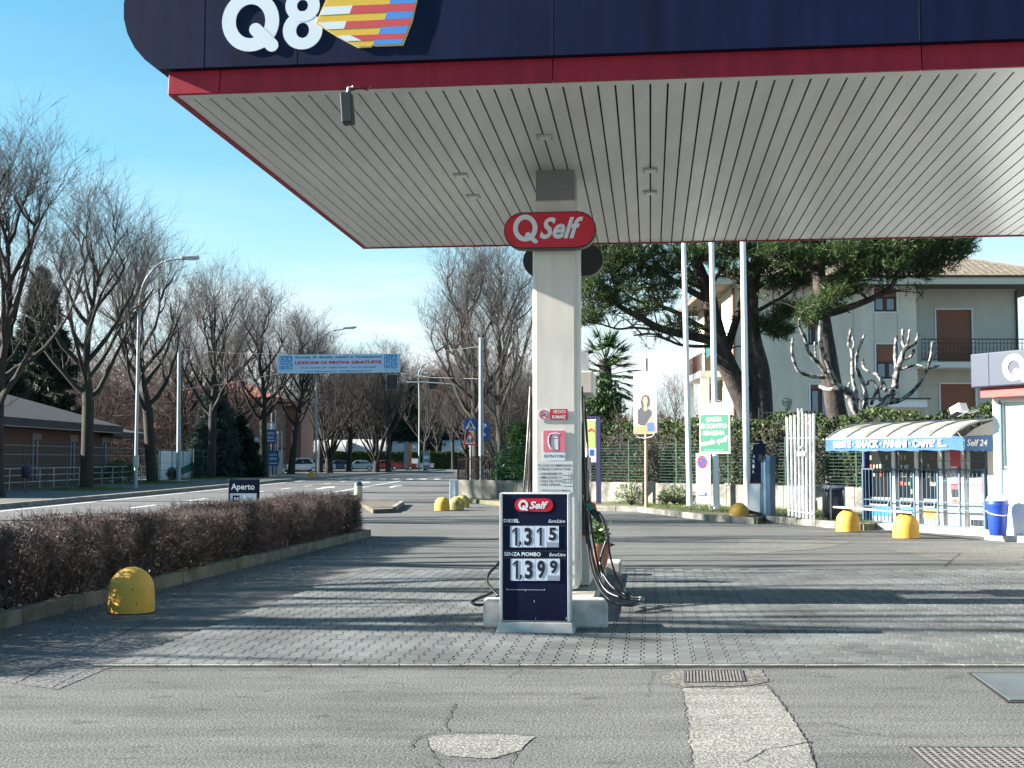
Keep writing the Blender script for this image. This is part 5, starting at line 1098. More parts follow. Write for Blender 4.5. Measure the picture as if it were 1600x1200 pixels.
# cars
def car(px, Y, label, body, L=4.1, W=1.7, Hh=1.45, rz=0, pick=False):
    p = Vector(((px - 800) * Y / F, Y, .15)); t = thing('parked_car', label, 'car', p, 'cars parked along the road'); c, s_ = math.cos(rz), math.sin(rz)
    def X(x, y, z): return p + Vector((x * c - y * s_, x * s_ + y * c, z))
    prof = [(-L / 2, .3), (-L / 2, .62), (-L / 2 + .12, .82), (-L * .27, .92), (-L * .13, Hh - .06), (0, Hh), (L * .2, Hh - .02), (L * .36, .98), (L / 2 - .05, .92), (L / 2, .6), (L / 2, .3)] if not pick else [(-L / 2, .35), (-L / 2, .8), (-L * .36, .95), (-L * .26, Hh + .2), (L * .02, Hh + .2), (L * .05, .95), (L / 2, .95), (L / 2, .35)]
    b = MB(); n_ = len(prof); V = [X(x, -W / 2 * (1 if z < 1 else .84), z) for x, z in prof] + [X(x, W / 2 * (1 if z < 1 else .84), z) for x, z in prof]
    b.add(V, [tuple(range(n_)), tuple(range(2 * n_ - 1, n_ - 1, -1))] + [(i, n_ + i, n_ + (i + 1) % n_, (i + 1) % n_) for i in range(n_)]); b.build('body', body, t, smooth=30)
    wnd = [(-L * .23, .95), (-L * .115, Hh - .12), (L * .19, Hh - .12), (L * .31, .98)] if not pick else [(-L * .31, 1.0), (-L * .245, Hh + .08), (L * 0, Hh + .08), (L * .02, 1.0)]
    for sg in (-1, 1):
        q = [X(x, sg * (W / 2 * (.99 if z < 1 else .86) + .012), z) for x, z in wnd]; b = MB(); b.add(q if sg > 0 else q[::-1], [(3, 2, 1, 0)]); w = b.build('window', M_DGLASS, t); 
        b = MB(); b.box(X(.03 * L, sg * (W / 2 * .93 + .02), 1.17), (.05, .03, .42), rz); b.build('pillar', body, w)
    for x in (-L * .31, L * .31):
        for sg in (-1, 1):
            a = X(x, sg * (W / 2 - .2), .31); e = X(x, sg * (W / 2 + .01), .31); w = MB().cyl(a, e, .31, n=16).build('wheel', M_RUBBER, t); MB().cyl(X(x, sg * (W / 2), .31), X(x, sg * (W / 2 + .02), .31), .19, n=12).build('rim', M_ALU, w)
    for sg in (-1, 1): MB().box(X(-L / 2 + .03, sg * W * .36, .68), (.1, .3, .14), rz).build('headlight', M_PLATE, t); MB().box(X(L / 2 - .03, sg * W * .38, .75), (.1, .22, .16), rz).build('tail_light', M_TRED, t)
CP_ = lambda n_, c: mat('car_' + n_, c, .25, spec=.6)
car(497, 168, 'white parked van front at the left of the car row', CP_('white', (.62, .63, .62)), rz=.3, L=4.6, Hh=1.6); car(530, 172, 'dark blue car partly hidden behind the fan tree', CP_('blue', (.03, .06, .12)), rz=.2)
car(563, 172, 'silver car in the middle of the parked row', CP_('silver', (.42, .48, .52)), rz=.15); car(602, 174, 'red car parked behind the straight dark tree', CP_('red', (.45, .03, .03)), rz=.15); car(628, 178, 'dark red low car next to the orange totem', CP_('darkred', (.25, .03, .03)), Hh=1.25)
car(652, 180, 'white pickup truck right of the orange totem', CP_('white', (.62, .63, .62)), L=4.8, pick=True); car(424, 140, 'dark car behind the lower blue direction sign', CP_('dark', (.02, .025, .035)), rz=1.2); car(470, 150, 'white van at the far kerb behind the yellow bollard', CP_('white', (.62, .63, .62)), Hh=1.7, L=4.5, rz=.4)
p = Vector((at(637, 720, 160).x, 160, 0)); t = thing('totem_sign', 'tall grey and orange totem sign beside the parked cars', 'sign', p); pl = Plane(p); pl.slab('grey_half', 631, 690.5, 637, 731, 0, .3, mat('totem_grey', (.25, .29, .35), .5), t)
for k in range(7): pl.slab('orange_panel', 637.2, 693 + k * 5, 643, 697.7 + k * 5, 0, .3, mat('totem_orange', (.70, .20, .07), .5), t)
p = Vector((at(795 - 150 + 25, 720, 190).x, 190, 0)); pl = Plane(at(667, 716, 165)); t = thing('bus_shelter', 'glass bus shelter with notices beyond the pickup truck', 'shelter', Vector((pl.p.x, 165, 0))); pl.slab('glass', 661, 704, 671, 732, 0, .04, M_GLASS, t)
for y in (712, 722): pl.slab('notice', 662, y, 670, y + 5, .02, .01, M_PLATE, t)
for x in (660.5, 671): pl.slab('frame', x, 702, x + .8, 733, .02, .08, M_STEEL, t)
# ================================================================ RIGHT SIDE: BED, WALL, HEDGES
kb = [gr(870, 797), gr(930, 798), gr(1000, 800), gr(1110, 814), gr(1183, 819)]; kb2 = [gr(1194, 815), gr(1250, 820), gr(1310, 826), gr(1350, 829)]
WL = [Vector((-2.2, 49.4, 0)), Vector((2.7, 46.0, 0)), Vector((8.4, 38.4, 0)), Vector((11.6, 34.2, 0))]
Z = lambda v, z: Vector((v.x, v.y, z))
rb = tag(MB().prism([Z(p, .14) for p in [gr(780, 790)] + kb + kb2] + [Z(p, .14) for p in WL[::-1]], (0, 0, -.14)).build('planting_bed', M_GRASSY), kind='structure')
if rb.data.polygons[0].normal.z < 0: rb.data.flip_normals()
for pts in (kb, kb2):
    for a, c in zip(pts, pts[1:]):
        d = c - a; n = max(1, round(d.length / 1.0))
        for k in range(n): MB().box(a + d * ((k + .5) / n) + Vector((0, .06, .08)), (d.length / n - .015, .16, .17), rz=math.atan2(d.y, d.x)).build('kerb_stone', M_KERB, rb, bevel=.012)
wall = thing('low_wall', 'low weathered concrete wall running behind the planting bed', 'wall', (3, 45, 0))
M_WALL = mat('weathered_wall', (.085, .082, .074), .95, 0, 1.6, .5, 25, col2=(.24, .225, .195), lo=.36, hi=.6)
for a, c in zip(WL, WL[1:]):
    d = c - a; n = max(1, round(d.length / 2.4))
    for k in range(n): MB().box(a + d * ((k + .5) / n) + Vector((0, 0, .42)), (d.length / n - .01, .22, .86 + rnd.uniform(-.015, .015)), rz=math.atan2(d.y, d.x)).build('wall_panel', M_WALL, wall, bevel=.015)
MB().box((-2.3, 50.6, .4), (.22, 2.3, .82)).build('wall_panel', M_WALL, wall)
# rusty fence
fpl = Plane(Vector((-2.2, 49.35, .83)), (1, -.02, 0)); t = thing('rusty_fence', 'rusty iron slat fence standing on the end of the low wall', 'fence', (-1.4, 49.4, .83))
u0, u1 = fpl.uv(715.5, 740)[0], fpl.uv(775.5, 740)[0]; vt = fpl.uv(740, 712)[1]; n = 19
for k in range(n): u = u0 + (u1 - u0) * (k + .5) / n; fpl.slabuv('slat', u - .03, .02, u + .03, vt - rnd.uniform(0, .02), 0, .012, M_RUST, t)
for v in (.16, vt - .14): fpl.slabuv('rail', u0, v - .025, u1, v + .025, -.02, .03, M_RUST, t)
for v in (.16, vt - .14):
    for k in range(n): u = u0 + (u1 - u0) * (k + .5) / n; fpl.slabuv('rivet', u - .012, v - .014, u + .012, v + .014, .006, .006, M_PLATE, t)
for u in (u0, u1): fpl.slabuv('post', u - .03, -.1, u + .03, vt + .08, -.03, .06, M_STEEL if u == u1 else M_RUST, t)
b = MB()
for k in range(40): a = fpl.at(u0 + rnd.uniform(.6, 1.5), rnd.uniform(-.8, .5), .12); b.tube([a, a + Vector((rnd.gauss(0, .15), rnd.gauss(0, .05), rnd.uniform(.2, .5)))], [.008, .003], 4)
tv = thing('dry_vine', 'dry leafless vine creeping up the low wall and rusty fence', 'vine', fpl.at(u0 + 1, -.8, .1)); b.tube([fpl.at(u0 + 1.0, -.8, .1), fpl.at(u0 + 1.05, -.3, .1), fpl.at(u0 + .95, .2, .12)], [.03, .02, .01], 6); b.build('stem', M_TWIG2, tv)
p = gr(709, 787); t = thing('meter_cabinet', 'narrow white metal cabinet at the end of the low wall', 'cabinet', p); MB().box(Vector((p.x, p.y + .2, .45)), (.32, .3, .9)).build('body', M_PLATE, t, bevel=.01); MB().box(Vector((p.x + .1, p.y + .03, .5)), (.1, .05, .7)).build('door', M_STEEL, t)
def along(P, n, back=(.15, .8)):
    L = [(c - a).length for a, c in zip(P, P[1:])]; tot = sum(L); r_ = nr.uniform(0, tot, n); out = np.zeros((n, 3)); nn = np.zeros((n, 3)); acc = 0
    for (a, c), l_ in zip(zip(P, P[1:]), L):
        m = (r_ >= acc) & (r_ <= acc + l_); d = (c - a) / l_; out[m] = np.array(a) + np.outer((r_[m] - acc), np.array(d)); nn[m] = np.array((-d.y, d.x, 0)); acc += l_
    return out, nn, r_
def poly_hedge(name, label, P, z0, z1, n, m, sz, dep=1.0, core=True, twigs=0, greens=None, bare=0.0, mt=None):
    t = thing(name, label, 'hedge', Vector(P[0])); o, nn, r_ = along(P, n); f = nr.rand(n); zt = z1 + .12 * np.sin(r_ * 1.9) + .07 * np.sin(r_ * 5.1)
    front = .12 * np.sin(r_ * 2.7) + .08 * np.sin(r_ * 7.1) + .3
    dd = np.where(f < .5, front + nr.exponential(.1, n), nr.uniform(.25, dep, n)); zz = np.where(f > .72, zt - nr.exponential(.13, n), z0 + nr.rand(n) * (zt - z0))
    if bare: # leaves gather at the top and in patches
        keep = (zz > zt - .4) | (np.sin(r_ * 1.3 + zz * 2.1) + np.sin(r_ * 2.9 - zz * 3.3) > bare); o, nn, dd, zz, n = o[keep], nn[keep], dd[keep], zz[keep], keep.sum()
    C_ = o + nn * dd[:, None] + np.outer(zz, [0, 0, 1]); np_obj('foliage', *np_leaves(C_, nr.uniform(sz * .7, sz * 1.35, n), N=-nn * .8 + [0, 0, .5] + nr.normal(0, .5, (n, 3))), m, t)
    if twigs:
        o, nn, r_ = along(P, twigs); z_ = nr.uniform(z0, z1 - .55, twigs); d_ = nr.uniform(.25, .8, twigs); A = o + nn * d_[:, None] + np.outer(z_, [0, 0, 1]); np_obj('twigs', *np_sticks(A, A + unit(nr.normal(size=(twigs, 3)) * [.6, .6, .5] + [0, 0, .5]) * nr.uniform(.25, .9, twigs)[:, None], .014, .006), mt or M_TWIG2, t)['kind'] = 'stuff'
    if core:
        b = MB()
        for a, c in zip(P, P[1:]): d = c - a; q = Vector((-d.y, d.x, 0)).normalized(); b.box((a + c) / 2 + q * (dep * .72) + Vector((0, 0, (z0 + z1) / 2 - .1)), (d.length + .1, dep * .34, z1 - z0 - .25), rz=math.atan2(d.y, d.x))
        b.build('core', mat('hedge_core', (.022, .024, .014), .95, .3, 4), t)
    return t
lt_ = thing('laurel_shrub', 'glossy green laurel shrub left of the canopy column', 'shrub', (.3, 48.6, 0))
C_ = []
for (x_, y_, z_, a_, c_, n_) in ((-.1, 48.6, 1.5, .62, .75, 900), (.5, 48.4, 2.1, .85, .95, 1500), (1.3, 48, 1.9, .8, 1.1, 1300), (-.45, 48.6, 1.0, .4, .4, 350), (.2, 48.5, 2.75, .45, .42, 450), (.4, 48.3, 1.2, .9, .6, 800)):
    C_.append(unit(nr.normal(size=(n_, 3))) * nr.rand(n_, 1) ** .45 * [a_, a_ * .8, c_] + [x_, y_, z_])
C_ = np.concatenate(C_); np_obj('foliage', *np_leaves(C_, nr.uniform(.11, .21, len(C_)), N=nr.normal(0, .6, C_.shape) + [-.5, -.4, .6]), M_LAUREL, lt_)
b = MB()
for k in range(9): b.tube([Vector((rnd.uniform(-.3, 1.2), 48.6, .1)), Vector((rnd.uniform(-.4, 1.4), 48.5, 1.4)), Vector((rnd.uniform(-.5, 1.6), 48.4, 2.5))], [.04, .03, .01], 5)
b.build('stem', M_BARK, lt_)
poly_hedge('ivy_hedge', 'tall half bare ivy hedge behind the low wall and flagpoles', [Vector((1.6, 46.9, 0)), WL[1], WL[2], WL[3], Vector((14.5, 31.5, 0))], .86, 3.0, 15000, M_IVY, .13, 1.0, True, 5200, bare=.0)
wf = thing('wire_fence', 'green wire fence in front of the ivy hedge on the low wall', 'fence', WL[1] + Vector((0, 0, .86)))
for a, c in zip([Vector((-.6, 48.3, 0))] + WL[1:], WL[1:]):
    d = c - a; n = max(2, round(d.length / 2.2))
    for k in range(n): q = a + d * (k / n); MB().cyl(Z(q, .8), Z(q, 2.35), .03, n=6).build('post', M_GFENCE, wf)
    b = MB(); z = .95
    while z < 2.2: b.tube([Z(a, z) + Vector((0, -.02, 0)), Z(c, z) + Vector((0, -.02, 0))], .007, 4, False); z += .1
    s_ = 0.0
    while s_ < d.length: q = a + d * (s_ / d.length); b.box(Z(q, 1.5) + Vector((0, -.02, 0)), (.008, .008, 1.25)); s_ += .2
    b.build('mesh_panel', M_GFENCE, wf)
# low plants in the bed
for px, lab, s_ in ((985, 'small oleander shrub left of the poster pole', 1.0), (1055, 'small oleander shrub beside the first flagpole', 1.0), (1040, 'tiny oleander shrub between poster pole and flagpole', .6)):
    p = gr(px, 789, .14); t = thing('oleander_shrub', lab, 'shrub', p, 'oleander shrubs in the bed'); n = int(520 * s_); D_ = unit(nr.normal(size=(n, 3)) * [.75, .75, .3] + [0, 0, .75]); C_ = np.array(p) + D_ * (nr.rand(n, 1) ** .6 * [.62 * s_, .62 * s_, .72 * s_]) + [0, 0, .06]
    np_obj('foliage', *np_leaves(C_, nr.uniform(.11, .19, n), D=D_ + nr.normal(0, .35, (n, 3)), aspect=.2), M_OLEA, t); A = np.repeat(np.array(p)[None], 14, 0); np_obj('stems', *np_sticks(A, A + D_[:14] * .5 * s_, .012, .006), M_TWIG, t)
N = 5000; o_ = nr.rand(N, 1); a_ = nr.rand(N, 1); A0, A1, B0, B1 = [np.array(Z(v, .14)) for v in (kb[2], kb2[3], WL[1], WL[3])]; C_ = (A0 * (1 - o_) + A1 * o_) * (1 - a_) + (B0 * (1 - o_) + B1 * o_) * a_ + [.3, .3, 0]; C_ = C_[(C_[:, 0] < 9.2)]
tag(np_obj('grass', *np_tris(C_, nr.normal(size=(len(C_), 3)) * .5 + [0, 0, 1], nr.uniform(.05, .16, len(C_)), .008), M_GRASS), kind='stuff')

# ================================================================ PALM, BUSH
p = Vector((3.95, 53, .7)); t = thing('palm_tree', 'shaggy dark fan palm right of the fuel pump behind the hedge', 'tree', p); MB().tube([p, p + Vector((.1, 0, 3)), p + Vector((0, 0, 5.2))], [.3, .3, .26], 10).build('trunk', M_PINEBARK, t, smooth=60)
b = MB(); PV, PF = [], 0; P_, D2 = [], []
for i in range(70):
    f = i / 70; a = rnd.uniform(0, 6.28); el = R(75 - 150 * f + rnd.uniform(-10, 10)); d = Vector((math.cos(a) * math.cos(el), math.sin(a) * math.cos(el), math.sin(el))); base = p + Vector((0, 0, 5.3 - 1.6 * f)); L = rnd.uniform(.7, 1.05); tip = base + d * L
    b.tube([base, tip], [.025, .012], 4, False); sd = d.cross(Vector((0, 0, 1))); sd = sd.normalized() if sd.length > .1 else Vector((1, 0, 0)); nn_ = sd.cross(d)
    for k in range(15): th = R(-105 + 15 * k); e = d * math.cos(th) + sd * math.sin(th) + nn_ * rnd.uniform(-.1, .1) + Vector((0, 0, -.12)); P_.append(tip); D2.append(e)
b.build('leaf_stalk', M_PALM, t); P_, D2 = np.array(P_), np.array(D2); np_obj('crown', *np_tris(P_, D2, nr.uniform(.5, .8, len(P_)), .035), M_PALM, t)
leafbush('evergreen_tree', 'dense dark evergreen below the palm crown', 'tree', (3.6, 51.5, .3), (1.25, 1.2, 2.5), 3800, M_PALM, .22)
t = thing('dry_bush', 'bare straw coloured bush rising over the hedge beside the palm', 'shrub', (4.6, 48.5, 0)); N = 420; A = np.array([4.75, 48.4, 2.2]) + nr.normal(0, .35, (N, 3)) * [1.3, .6, .8]; np_obj('twigs', *np_sticks(A, A + unit(nr.normal(size=(N, 3)) * [.5, .4, .3] + [0, 0, 1]) * nr.uniform(.5, 1.5, N)[:, None], .014, .004), mat('straw_twig', (.24, .18, .12), .9), t)

# ================================================================ UMBRELLA PINES
def pth(l, Y, dY=None): return smooth_path([at(x, y, Y + (0 if dY is None else dY * i / (len(l) - 1))) for i, (x, y) in enumerate(l)], 4)
def taper(n, a, c): return [a + (c - a) * i / (n - 1) for i in range(n)]
def pine(name, label, Y, base, stems, branches, blobs, seed):
    rs = np.random.RandomState(seed); t = thing(name, label, 'tree', base, 'umbrella pines behind the hedge'); b = MB(); tips = []
    for l, a, c in stems: q = pth(l, Y); b.tube(q, taper(len(q), a, c), 12)
    b.build('trunk', M_PINEBARK, t, smooth=60)
    b = MB()
    for l, a, c, dY in branches:
        q = pth(l, Y, dY); b.tube(q, taper(len(q), a, c), 7)
        for _ in range(len(q) // 2):
            k = rs.randint(len(q) // 3, len(q)); L = rs.uniform(.5, 1.6); d = Vector((rs.normal(0, .8), rs.normal(0, .8), rs.uniform(0, .7))).normalized(); b.tube([q[k], q[k] + d * L * .5 + Vector((0, 0, .1)), q[k] + d * L], [.035, .025, .012], 5, False); tips.append(q[k] + d * L)
    b.build('branches', M_PINEBARK, t, smooth=60)
    TP, TD = [], []
    for (x, y, rx_, ry_, dy, dens) in blobs:
        c = np.array(at(x, y, Y + dy)); sx__, sz__ = rx_ * Y / F, ry_ * Y / F; k = int(dens * (60 + 190 * sx__ * sz__)); u_ = unit(rs.normal(size=(k, 3))) * rs.rand(k, 1) ** .38
        TP.append(c + u_ * [sx__, max(sx__ * .9, .8), sz__]); TD.append(u_ * [1, 1, .6] + [0, 0, .55] + rs.normal(0, .3, (k, 3)))
    for q in tips:
        k = 3; TP.append(np.array(q) + rs.normal(0, .14, (k, 3))); TD.append(rs.normal(0, .5, (k, 3)) + [0, 0, .6])
    TP, TD = np.concatenate(TP), unit(np.concatenate(TD)); nd = 13
    A = np.repeat(TP, nd, 0); Dn = np.repeat(TD, nd, 0); along_ = rs.rand(len(A), 1) * .28; A = A + Dn * along_; Dn = unit(Dn * .55 + rs.normal(0, .6, A.shape))
    np_obj('crown', *np_tris(A, Dn, rs.uniform(.16, .32, len(A)), .013, rs), M_NEEDLE, t)
    # the shoots that carry the needles
    tag(np_obj('shoots', *np_sticks(TP - TD * .25, TP + TD * .25, .014, .008), M_PINEBARK, t), kind='stuff'); return t
B1 = [([(1120, 534), (1075, 524), (1030, 513), (1000, 496), (970, 480), (955, 462), (940, 440)], .19, .06, -1.5), ([(1112, 541), (1085, 541), (1060, 538), (1040, 529), (1020, 522), (990, 524)], .07, .03, -.8), ([(1118, 518), (1090, 508), (1060, 490), (1030, 478), (1000, 472), (975, 458)], .12, .045, .8),
      ([(1108, 470), (1080, 455), (1055, 440), (1035, 428), (1010, 415), (985, 400)], .14, .05, -2), ([(1100, 440), (1070, 420), (1040, 402), (1010, 385)], .12, .05, 1.5), ([(1022, 515), (990, 512), (965, 514), (940, 507), (912, 503)], .055, .02, -1.2), ([(1118, 505), (1100, 470), (1120, 430), (1150, 400)], .12, .06, 1.5),
      ([(1178, 452), (1210, 432), (1240, 416), (1262, 408)], .12, .05, -1), ([(1173, 492), (1208, 472), (1232, 458), (1252, 436)], .09, .04, .8), ([(1175, 522), (1203, 512), (1225, 498)], .06, .03, -.8), ([(1172, 470), (1150, 440), (1120, 415), (1090, 395)], .12, .06, 2), ([(1150, 602), (1135, 560), (1150, 500), (1165, 450), (1170, 410)], .2, .1, .8), ([(1105, 455), (1070, 440), (1040, 442), (1010, 450)], .07, .03, -1.4),
      ([(1178, 430), (1200, 400), (1230, 385), (1260, 375)], .1, .05, -2.0), ([(1185, 400), (1160, 380), (1130, 365)], .1, .05, -1.5)]
BL1 = [(940, 418, 46, 34, -1.5, 1.5), (985, 398, 46, 22, -1.5, 1.3), (925, 460, 24, 22, -1.5, 1.4), (918, 497, 22, 11, -1.2, 1.2), (955, 470, 22, 12, -1.0, 1), (1005, 428, 24, 9, -1, .8), (1030, 466, 26, 8, .4, .8), (1060, 398, 36, 10, -1.5, .8), (1035, 448, 24, 7, -1.2, .8), (1005, 486, 20, 8, .5, .8), (1060, 505, 22, 7, .5, .7), (985, 450, 22, 9, .6, .8),
       (1110, 395, 34, 12, 1, .7), (1215, 518, 20, 10, -.8, 1.2), (1232, 488, 24, 14, .6, 1.2), (1200, 505, 16, 10, -.5, 1), (1225, 445, 30, 9, -.6, .8), (1195, 420, 24, 10, -1, .7), (1248, 410, 24, 12, -1, .9), (1135, 420, 16, 8, -2, .5), (1075, 520, 16, 5, -.3, .6),
       (950, 362, 66, 32, -1, 1.1), (1060, 350, 86, 34, 0, 1.0), (1165, 345, 86, 34, 1, .9), (1010, 335, 80, 34, 2, .9), (1120, 330, 90, 30, -2, .8), (1230, 362, 40, 18, -.5, .8), (1150, 392, 40, 14, -1, 1.2), (1200, 398, 36, 14, -1.5, 1.2), (1090, 402, 34, 12, -2, 1.1), (1255, 432, 22, 12, -1, 1), (1040, 420, 28, 9, -1, 1), (1165, 430, 20, 8, 1.5, .8), (1085, 440, 20, 7, 1, .8), (1262, 395, 36, 18, -1, 1.3)]
pine('umbrella_pine', 'huge two stemmed umbrella pine behind the three flagpoles', 46.5, Vector((at(1182, 700, 46.5).x, 46.5, 0)), [([(1184, 760), (1183, 700), (1172, 650), (1150, 600), (1130, 555), (1115, 500), (1105, 455), (1090, 415), (1080, 380), (1070, 345)], .52, .14), ([(1186, 760), (1186, 700), (1189, 640), (1186, 580), (1175, 530), (1172, 480), (1178, 430), (1185, 390), (1190, 345)], .55, .16)], B1, BL1, 1)
B2 = [([(1292, 490), (1312, 485), (1335, 477), (1365, 465), (1392, 448), (1402, 425)], .15, .08, -.6), ([(1281, 442), (1320, 426), (1370, 410), (1430, 396)], .13, .05, -1.5), ([(1284, 402), (1340, 386), (1400, 372), (1470, 372)], .13, .05, -.5), ([(1281, 422), (1245, 406), (1212, 388)], .11, .05, -1), ([(1283, 412), (1330, 402), (1380, 400), (1440, 410), (1480, 405)], .11, .04, 1.5), ([(1284, 470), (1310, 455), (1325, 440)], .06, .03, -1), ([(1281, 480), (1262, 486), (1250, 492)], .05, .02, -.6), ([(1285, 380), (1260, 360), (1230, 345)], .1, .05, 1)]
BL2 = [(1325, 398, 50, 22, -1, 1.5), (1395, 392, 62, 26, -1, 1.6), (1460, 395, 48, 30, -.5, 1.7), (1430, 422, 46, 13, 0, 1.4), (1375, 420, 40, 10, -1.5, 1.2), (1322, 448, 26, 14, -1, 1.3), (1340, 425, 30, 10, .5, 1.2), (1265, 492, 14, 20, -.6, 1.3), (1298, 470, 14, 9, -.8, 1.0), (1494, 385, 26, 20, 0, 1.5), (1410, 372, 80, 20, 1, 1.2), (1300, 362, 70, 26, 0, 1.2), (1400, 345, 90, 28, -1, 1.2), (1470, 360, 50, 26, 1, 1.3), (1230, 352, 40, 20, 0, .9), (1215, 390, 26, 13, -1, 1.3), (1250, 405, 20, 10, -1, 1.2)]
pine('umbrella_pine', 'umbrella pine with one straight dark trunk in front of the apartment house', 43.5, Vector((at(1325, 700, 43.5).x, 43.5, 0)), [([(1330, 770), (1322, 700), (1308, 650), (1300, 600), (1293, 550), (1286, 500), (1281, 450), (1280, 410), (1284, 370), (1290, 330)], .44, .14)], B2, BL2, 2)
# pollarded tree
Yp = 38.5
def zz(l): return [(1180 + x / 3.81, 380 + y / 3.81) for x, y in l]
t = thing('pollarded_tree', 'hard pruned pale barked tree with knobby branches above the vending shelter', 'tree', Vector((at(1348, 690, Yp).x, Yp, 0))); b = MB()
for l, a, c, dY in (([(640, 1500), (645, 1250), (650, 1100), (655, 1050)], .36, .32, 0), ([(650, 1050), (720, 1000), (790, 930), (830, 860), (842, 770), (870, 690), (890, 630), (935, 605), (960, 580), (972, 535)], .2, .06, -.5), ([(890, 630), (876, 575), (880, 512)], .075, .05, .2), ([(905, 605), (915, 560), (920, 518)], .06, .045, -.3), ([(842, 770), (832, 650), (842, 550)], .085, .05, .4), ([(895, 690), (930, 672), (946, 636)], .06, .05, -.4),
                    ([(800, 950), (870, 932), (950, 870), (1010, 780), (1045, 680), (1056, 588)], .09, .05, -1), ([(868, 752), (920, 735), (970, 725), (1030, 745), (1098, 728)], .055, .03, -.8), ([(780, 880), (760, 830), (720, 780), (650, 748), (640, 690)], .085, .05, .8), ([(690, 960), (720, 890), (752, 850)], .08, .05, -.5), ([(745, 940), (728, 860), (695, 815), (655, 850)], .05, .035, -.4),
                    ([(640, 1050), (590, 985), (560, 890), (490, 850), (455, 790), (430, 720), (402, 640), (385, 560), (393, 462)], .19, .075, -.6), ([(440, 800), (380, 720), (320, 650), (298, 570), (266, 500), (262, 450)], .1, .05, -.9), ([(415, 800), (330, 790), (258, 760), (225, 680), (220, 610), (226, 560)], .085, .05, -.5), ([(600, 1020), (600, 900), (580, 800), (575, 650), (556, 600), (570, 510)], .1, .055, .4), ([(645, 1030), (662, 930), (640, 830), (605, 740), (610, 650), (632, 590), (652, 543)], .1, .05, -.7), ([(575, 960), (540, 900), (565, 830)], .05, .04, .3), ([(500, 860), (430, 870), (385, 850)], .1, .07, .8), ([(575, 640), (590, 600), (580, 560)], .05, .04, 0), ([(360, 690), (358, 640), (354, 590)], .04, .03, 0)):
    q = pth(zz(l), Yp, dY); a, c = a * .74, c * .7; r_ = taper(len(q), a, c); r_ = [x * rnd.uniform(.85, 1.2) for x in r_]; b.tube(q, r_, 8)
    b.lathe([(.01, -.09), (c * 1.35, -.05), (c * 1.55, 0), (c * 1.2, .05), (.01, .07)], q[-len(q) // 6 or -1], 8)
b.build('branches', M_PLANE, t, smooth=60)

# ================================================================ APARTMENT HOUSE
HY = 62.0; hpz = Plane(Vector((0, HY, 0))); hp2 = Plane(Vector((0, HY + 1.1, 0)))
U = lambda px: hpz.uv(px, 600)[0]; V_ = lambda py: hpz.uv(1300, py)[1]
apt = thing('apartment_house', 'grey three storey apartment house with brown shutters behind the pines', 'house', (18, 68, 0))
xa, xb, xc = U(1147), U(1434), hp2.uv(1590, 600)[0]
wins = [(1367.5, 450, 1403, 487), (1369.5, 538, 1404, 592), (1263.5, 487, 1281, 539), (1266, 601, 1297, 652)]
holes = [(U(w[0]) - xa, U(w[2]) - xa, V_(w[3]), V_(w[1])) for w in wins]
b = MB(); wall_holes(b, (xa, HY, 0), (1, 0, 0), xb - xa, 0, 10.35, holes, (0, -1, 0), .14); b.quad((xb, HY, 0), (xb, HY + 1.1, 0), (xb, HY + 1.1, 10.35), (xb, HY, 10.35)); b.build('wall', M_STUCCO, apt)
b = MB(); b.quad((xa, HY + 3.4, 0), (xa, HY, 0), (xa, HY, 10.35), (xa, HY + 3.4, 10.35)); b.quad((xa, 74, 0), (xa, HY + 9.5, 0), (xa, HY + 9.5, 10.35), (xa, 74, 10.35)); b.box((xa + 1.8, HY + 6.4, 5.1), (.2, 6.2, 10.3)); b.quad((xa, HY + 3.4, 0), (xa, HY + 3.4, 10.35), (xa + 1.8, HY + 3.4, 10.35), (xa + 1.8, HY + 3.4, 0)); b.build('side_wall', M_STUCCO2, apt)
dr = [(1464.5, 484, 1520, 567), (1469, 600, 1523.5, 660)]; U2 = lambda px: hp2.uv(px, 600)[0]; V2 = lambda py: hp2.uv(1500, py)[1]
holes2 = [(U2(w[0]) - xb, U2(w[2]) - xb, V2(w[3]), V2(w[1])) for w in dr]
b = MB(); wall_holes(b, (xb, HY + 1.1, 0), (1, 0, 0), xc - xb, 0, 10.35, holes2, (0, -1, 0), .12); b.quad((xc, HY + 1.1, 0), (xc, 74, 0), (xc, 74, 10.35), (xc, HY + 1.1, 10.35)); b.quad((xc, 74, 0), (xa, 74, 0), (xa, 74, 10.35), (xc, 74, 10.35)); b.build('recessed_wall', mat('warm_stucco', (.50, .48, .42), .9, .06, 1.5, .25, 60), apt)
def frame(o, u0, u1, z0, z1, y, w, m):
    for bx_ in (((u0 - w / 2, y, (z0 + z1) / 2), (w, .06, z1 - z0 + 2 * w)), ((u1 + w / 2, y, (z0 + z1) / 2), (w, .06, z1 - z0 + 2 * w)), (((u0 + u1) / 2, y, z1 + w / 2), (u1 - u0, .06, w)), (((u0 + u1) / 2, y, z0 - w / 2), (u1 - u0, .06, w))): MB().box(*bx_).build('frame', m, o)
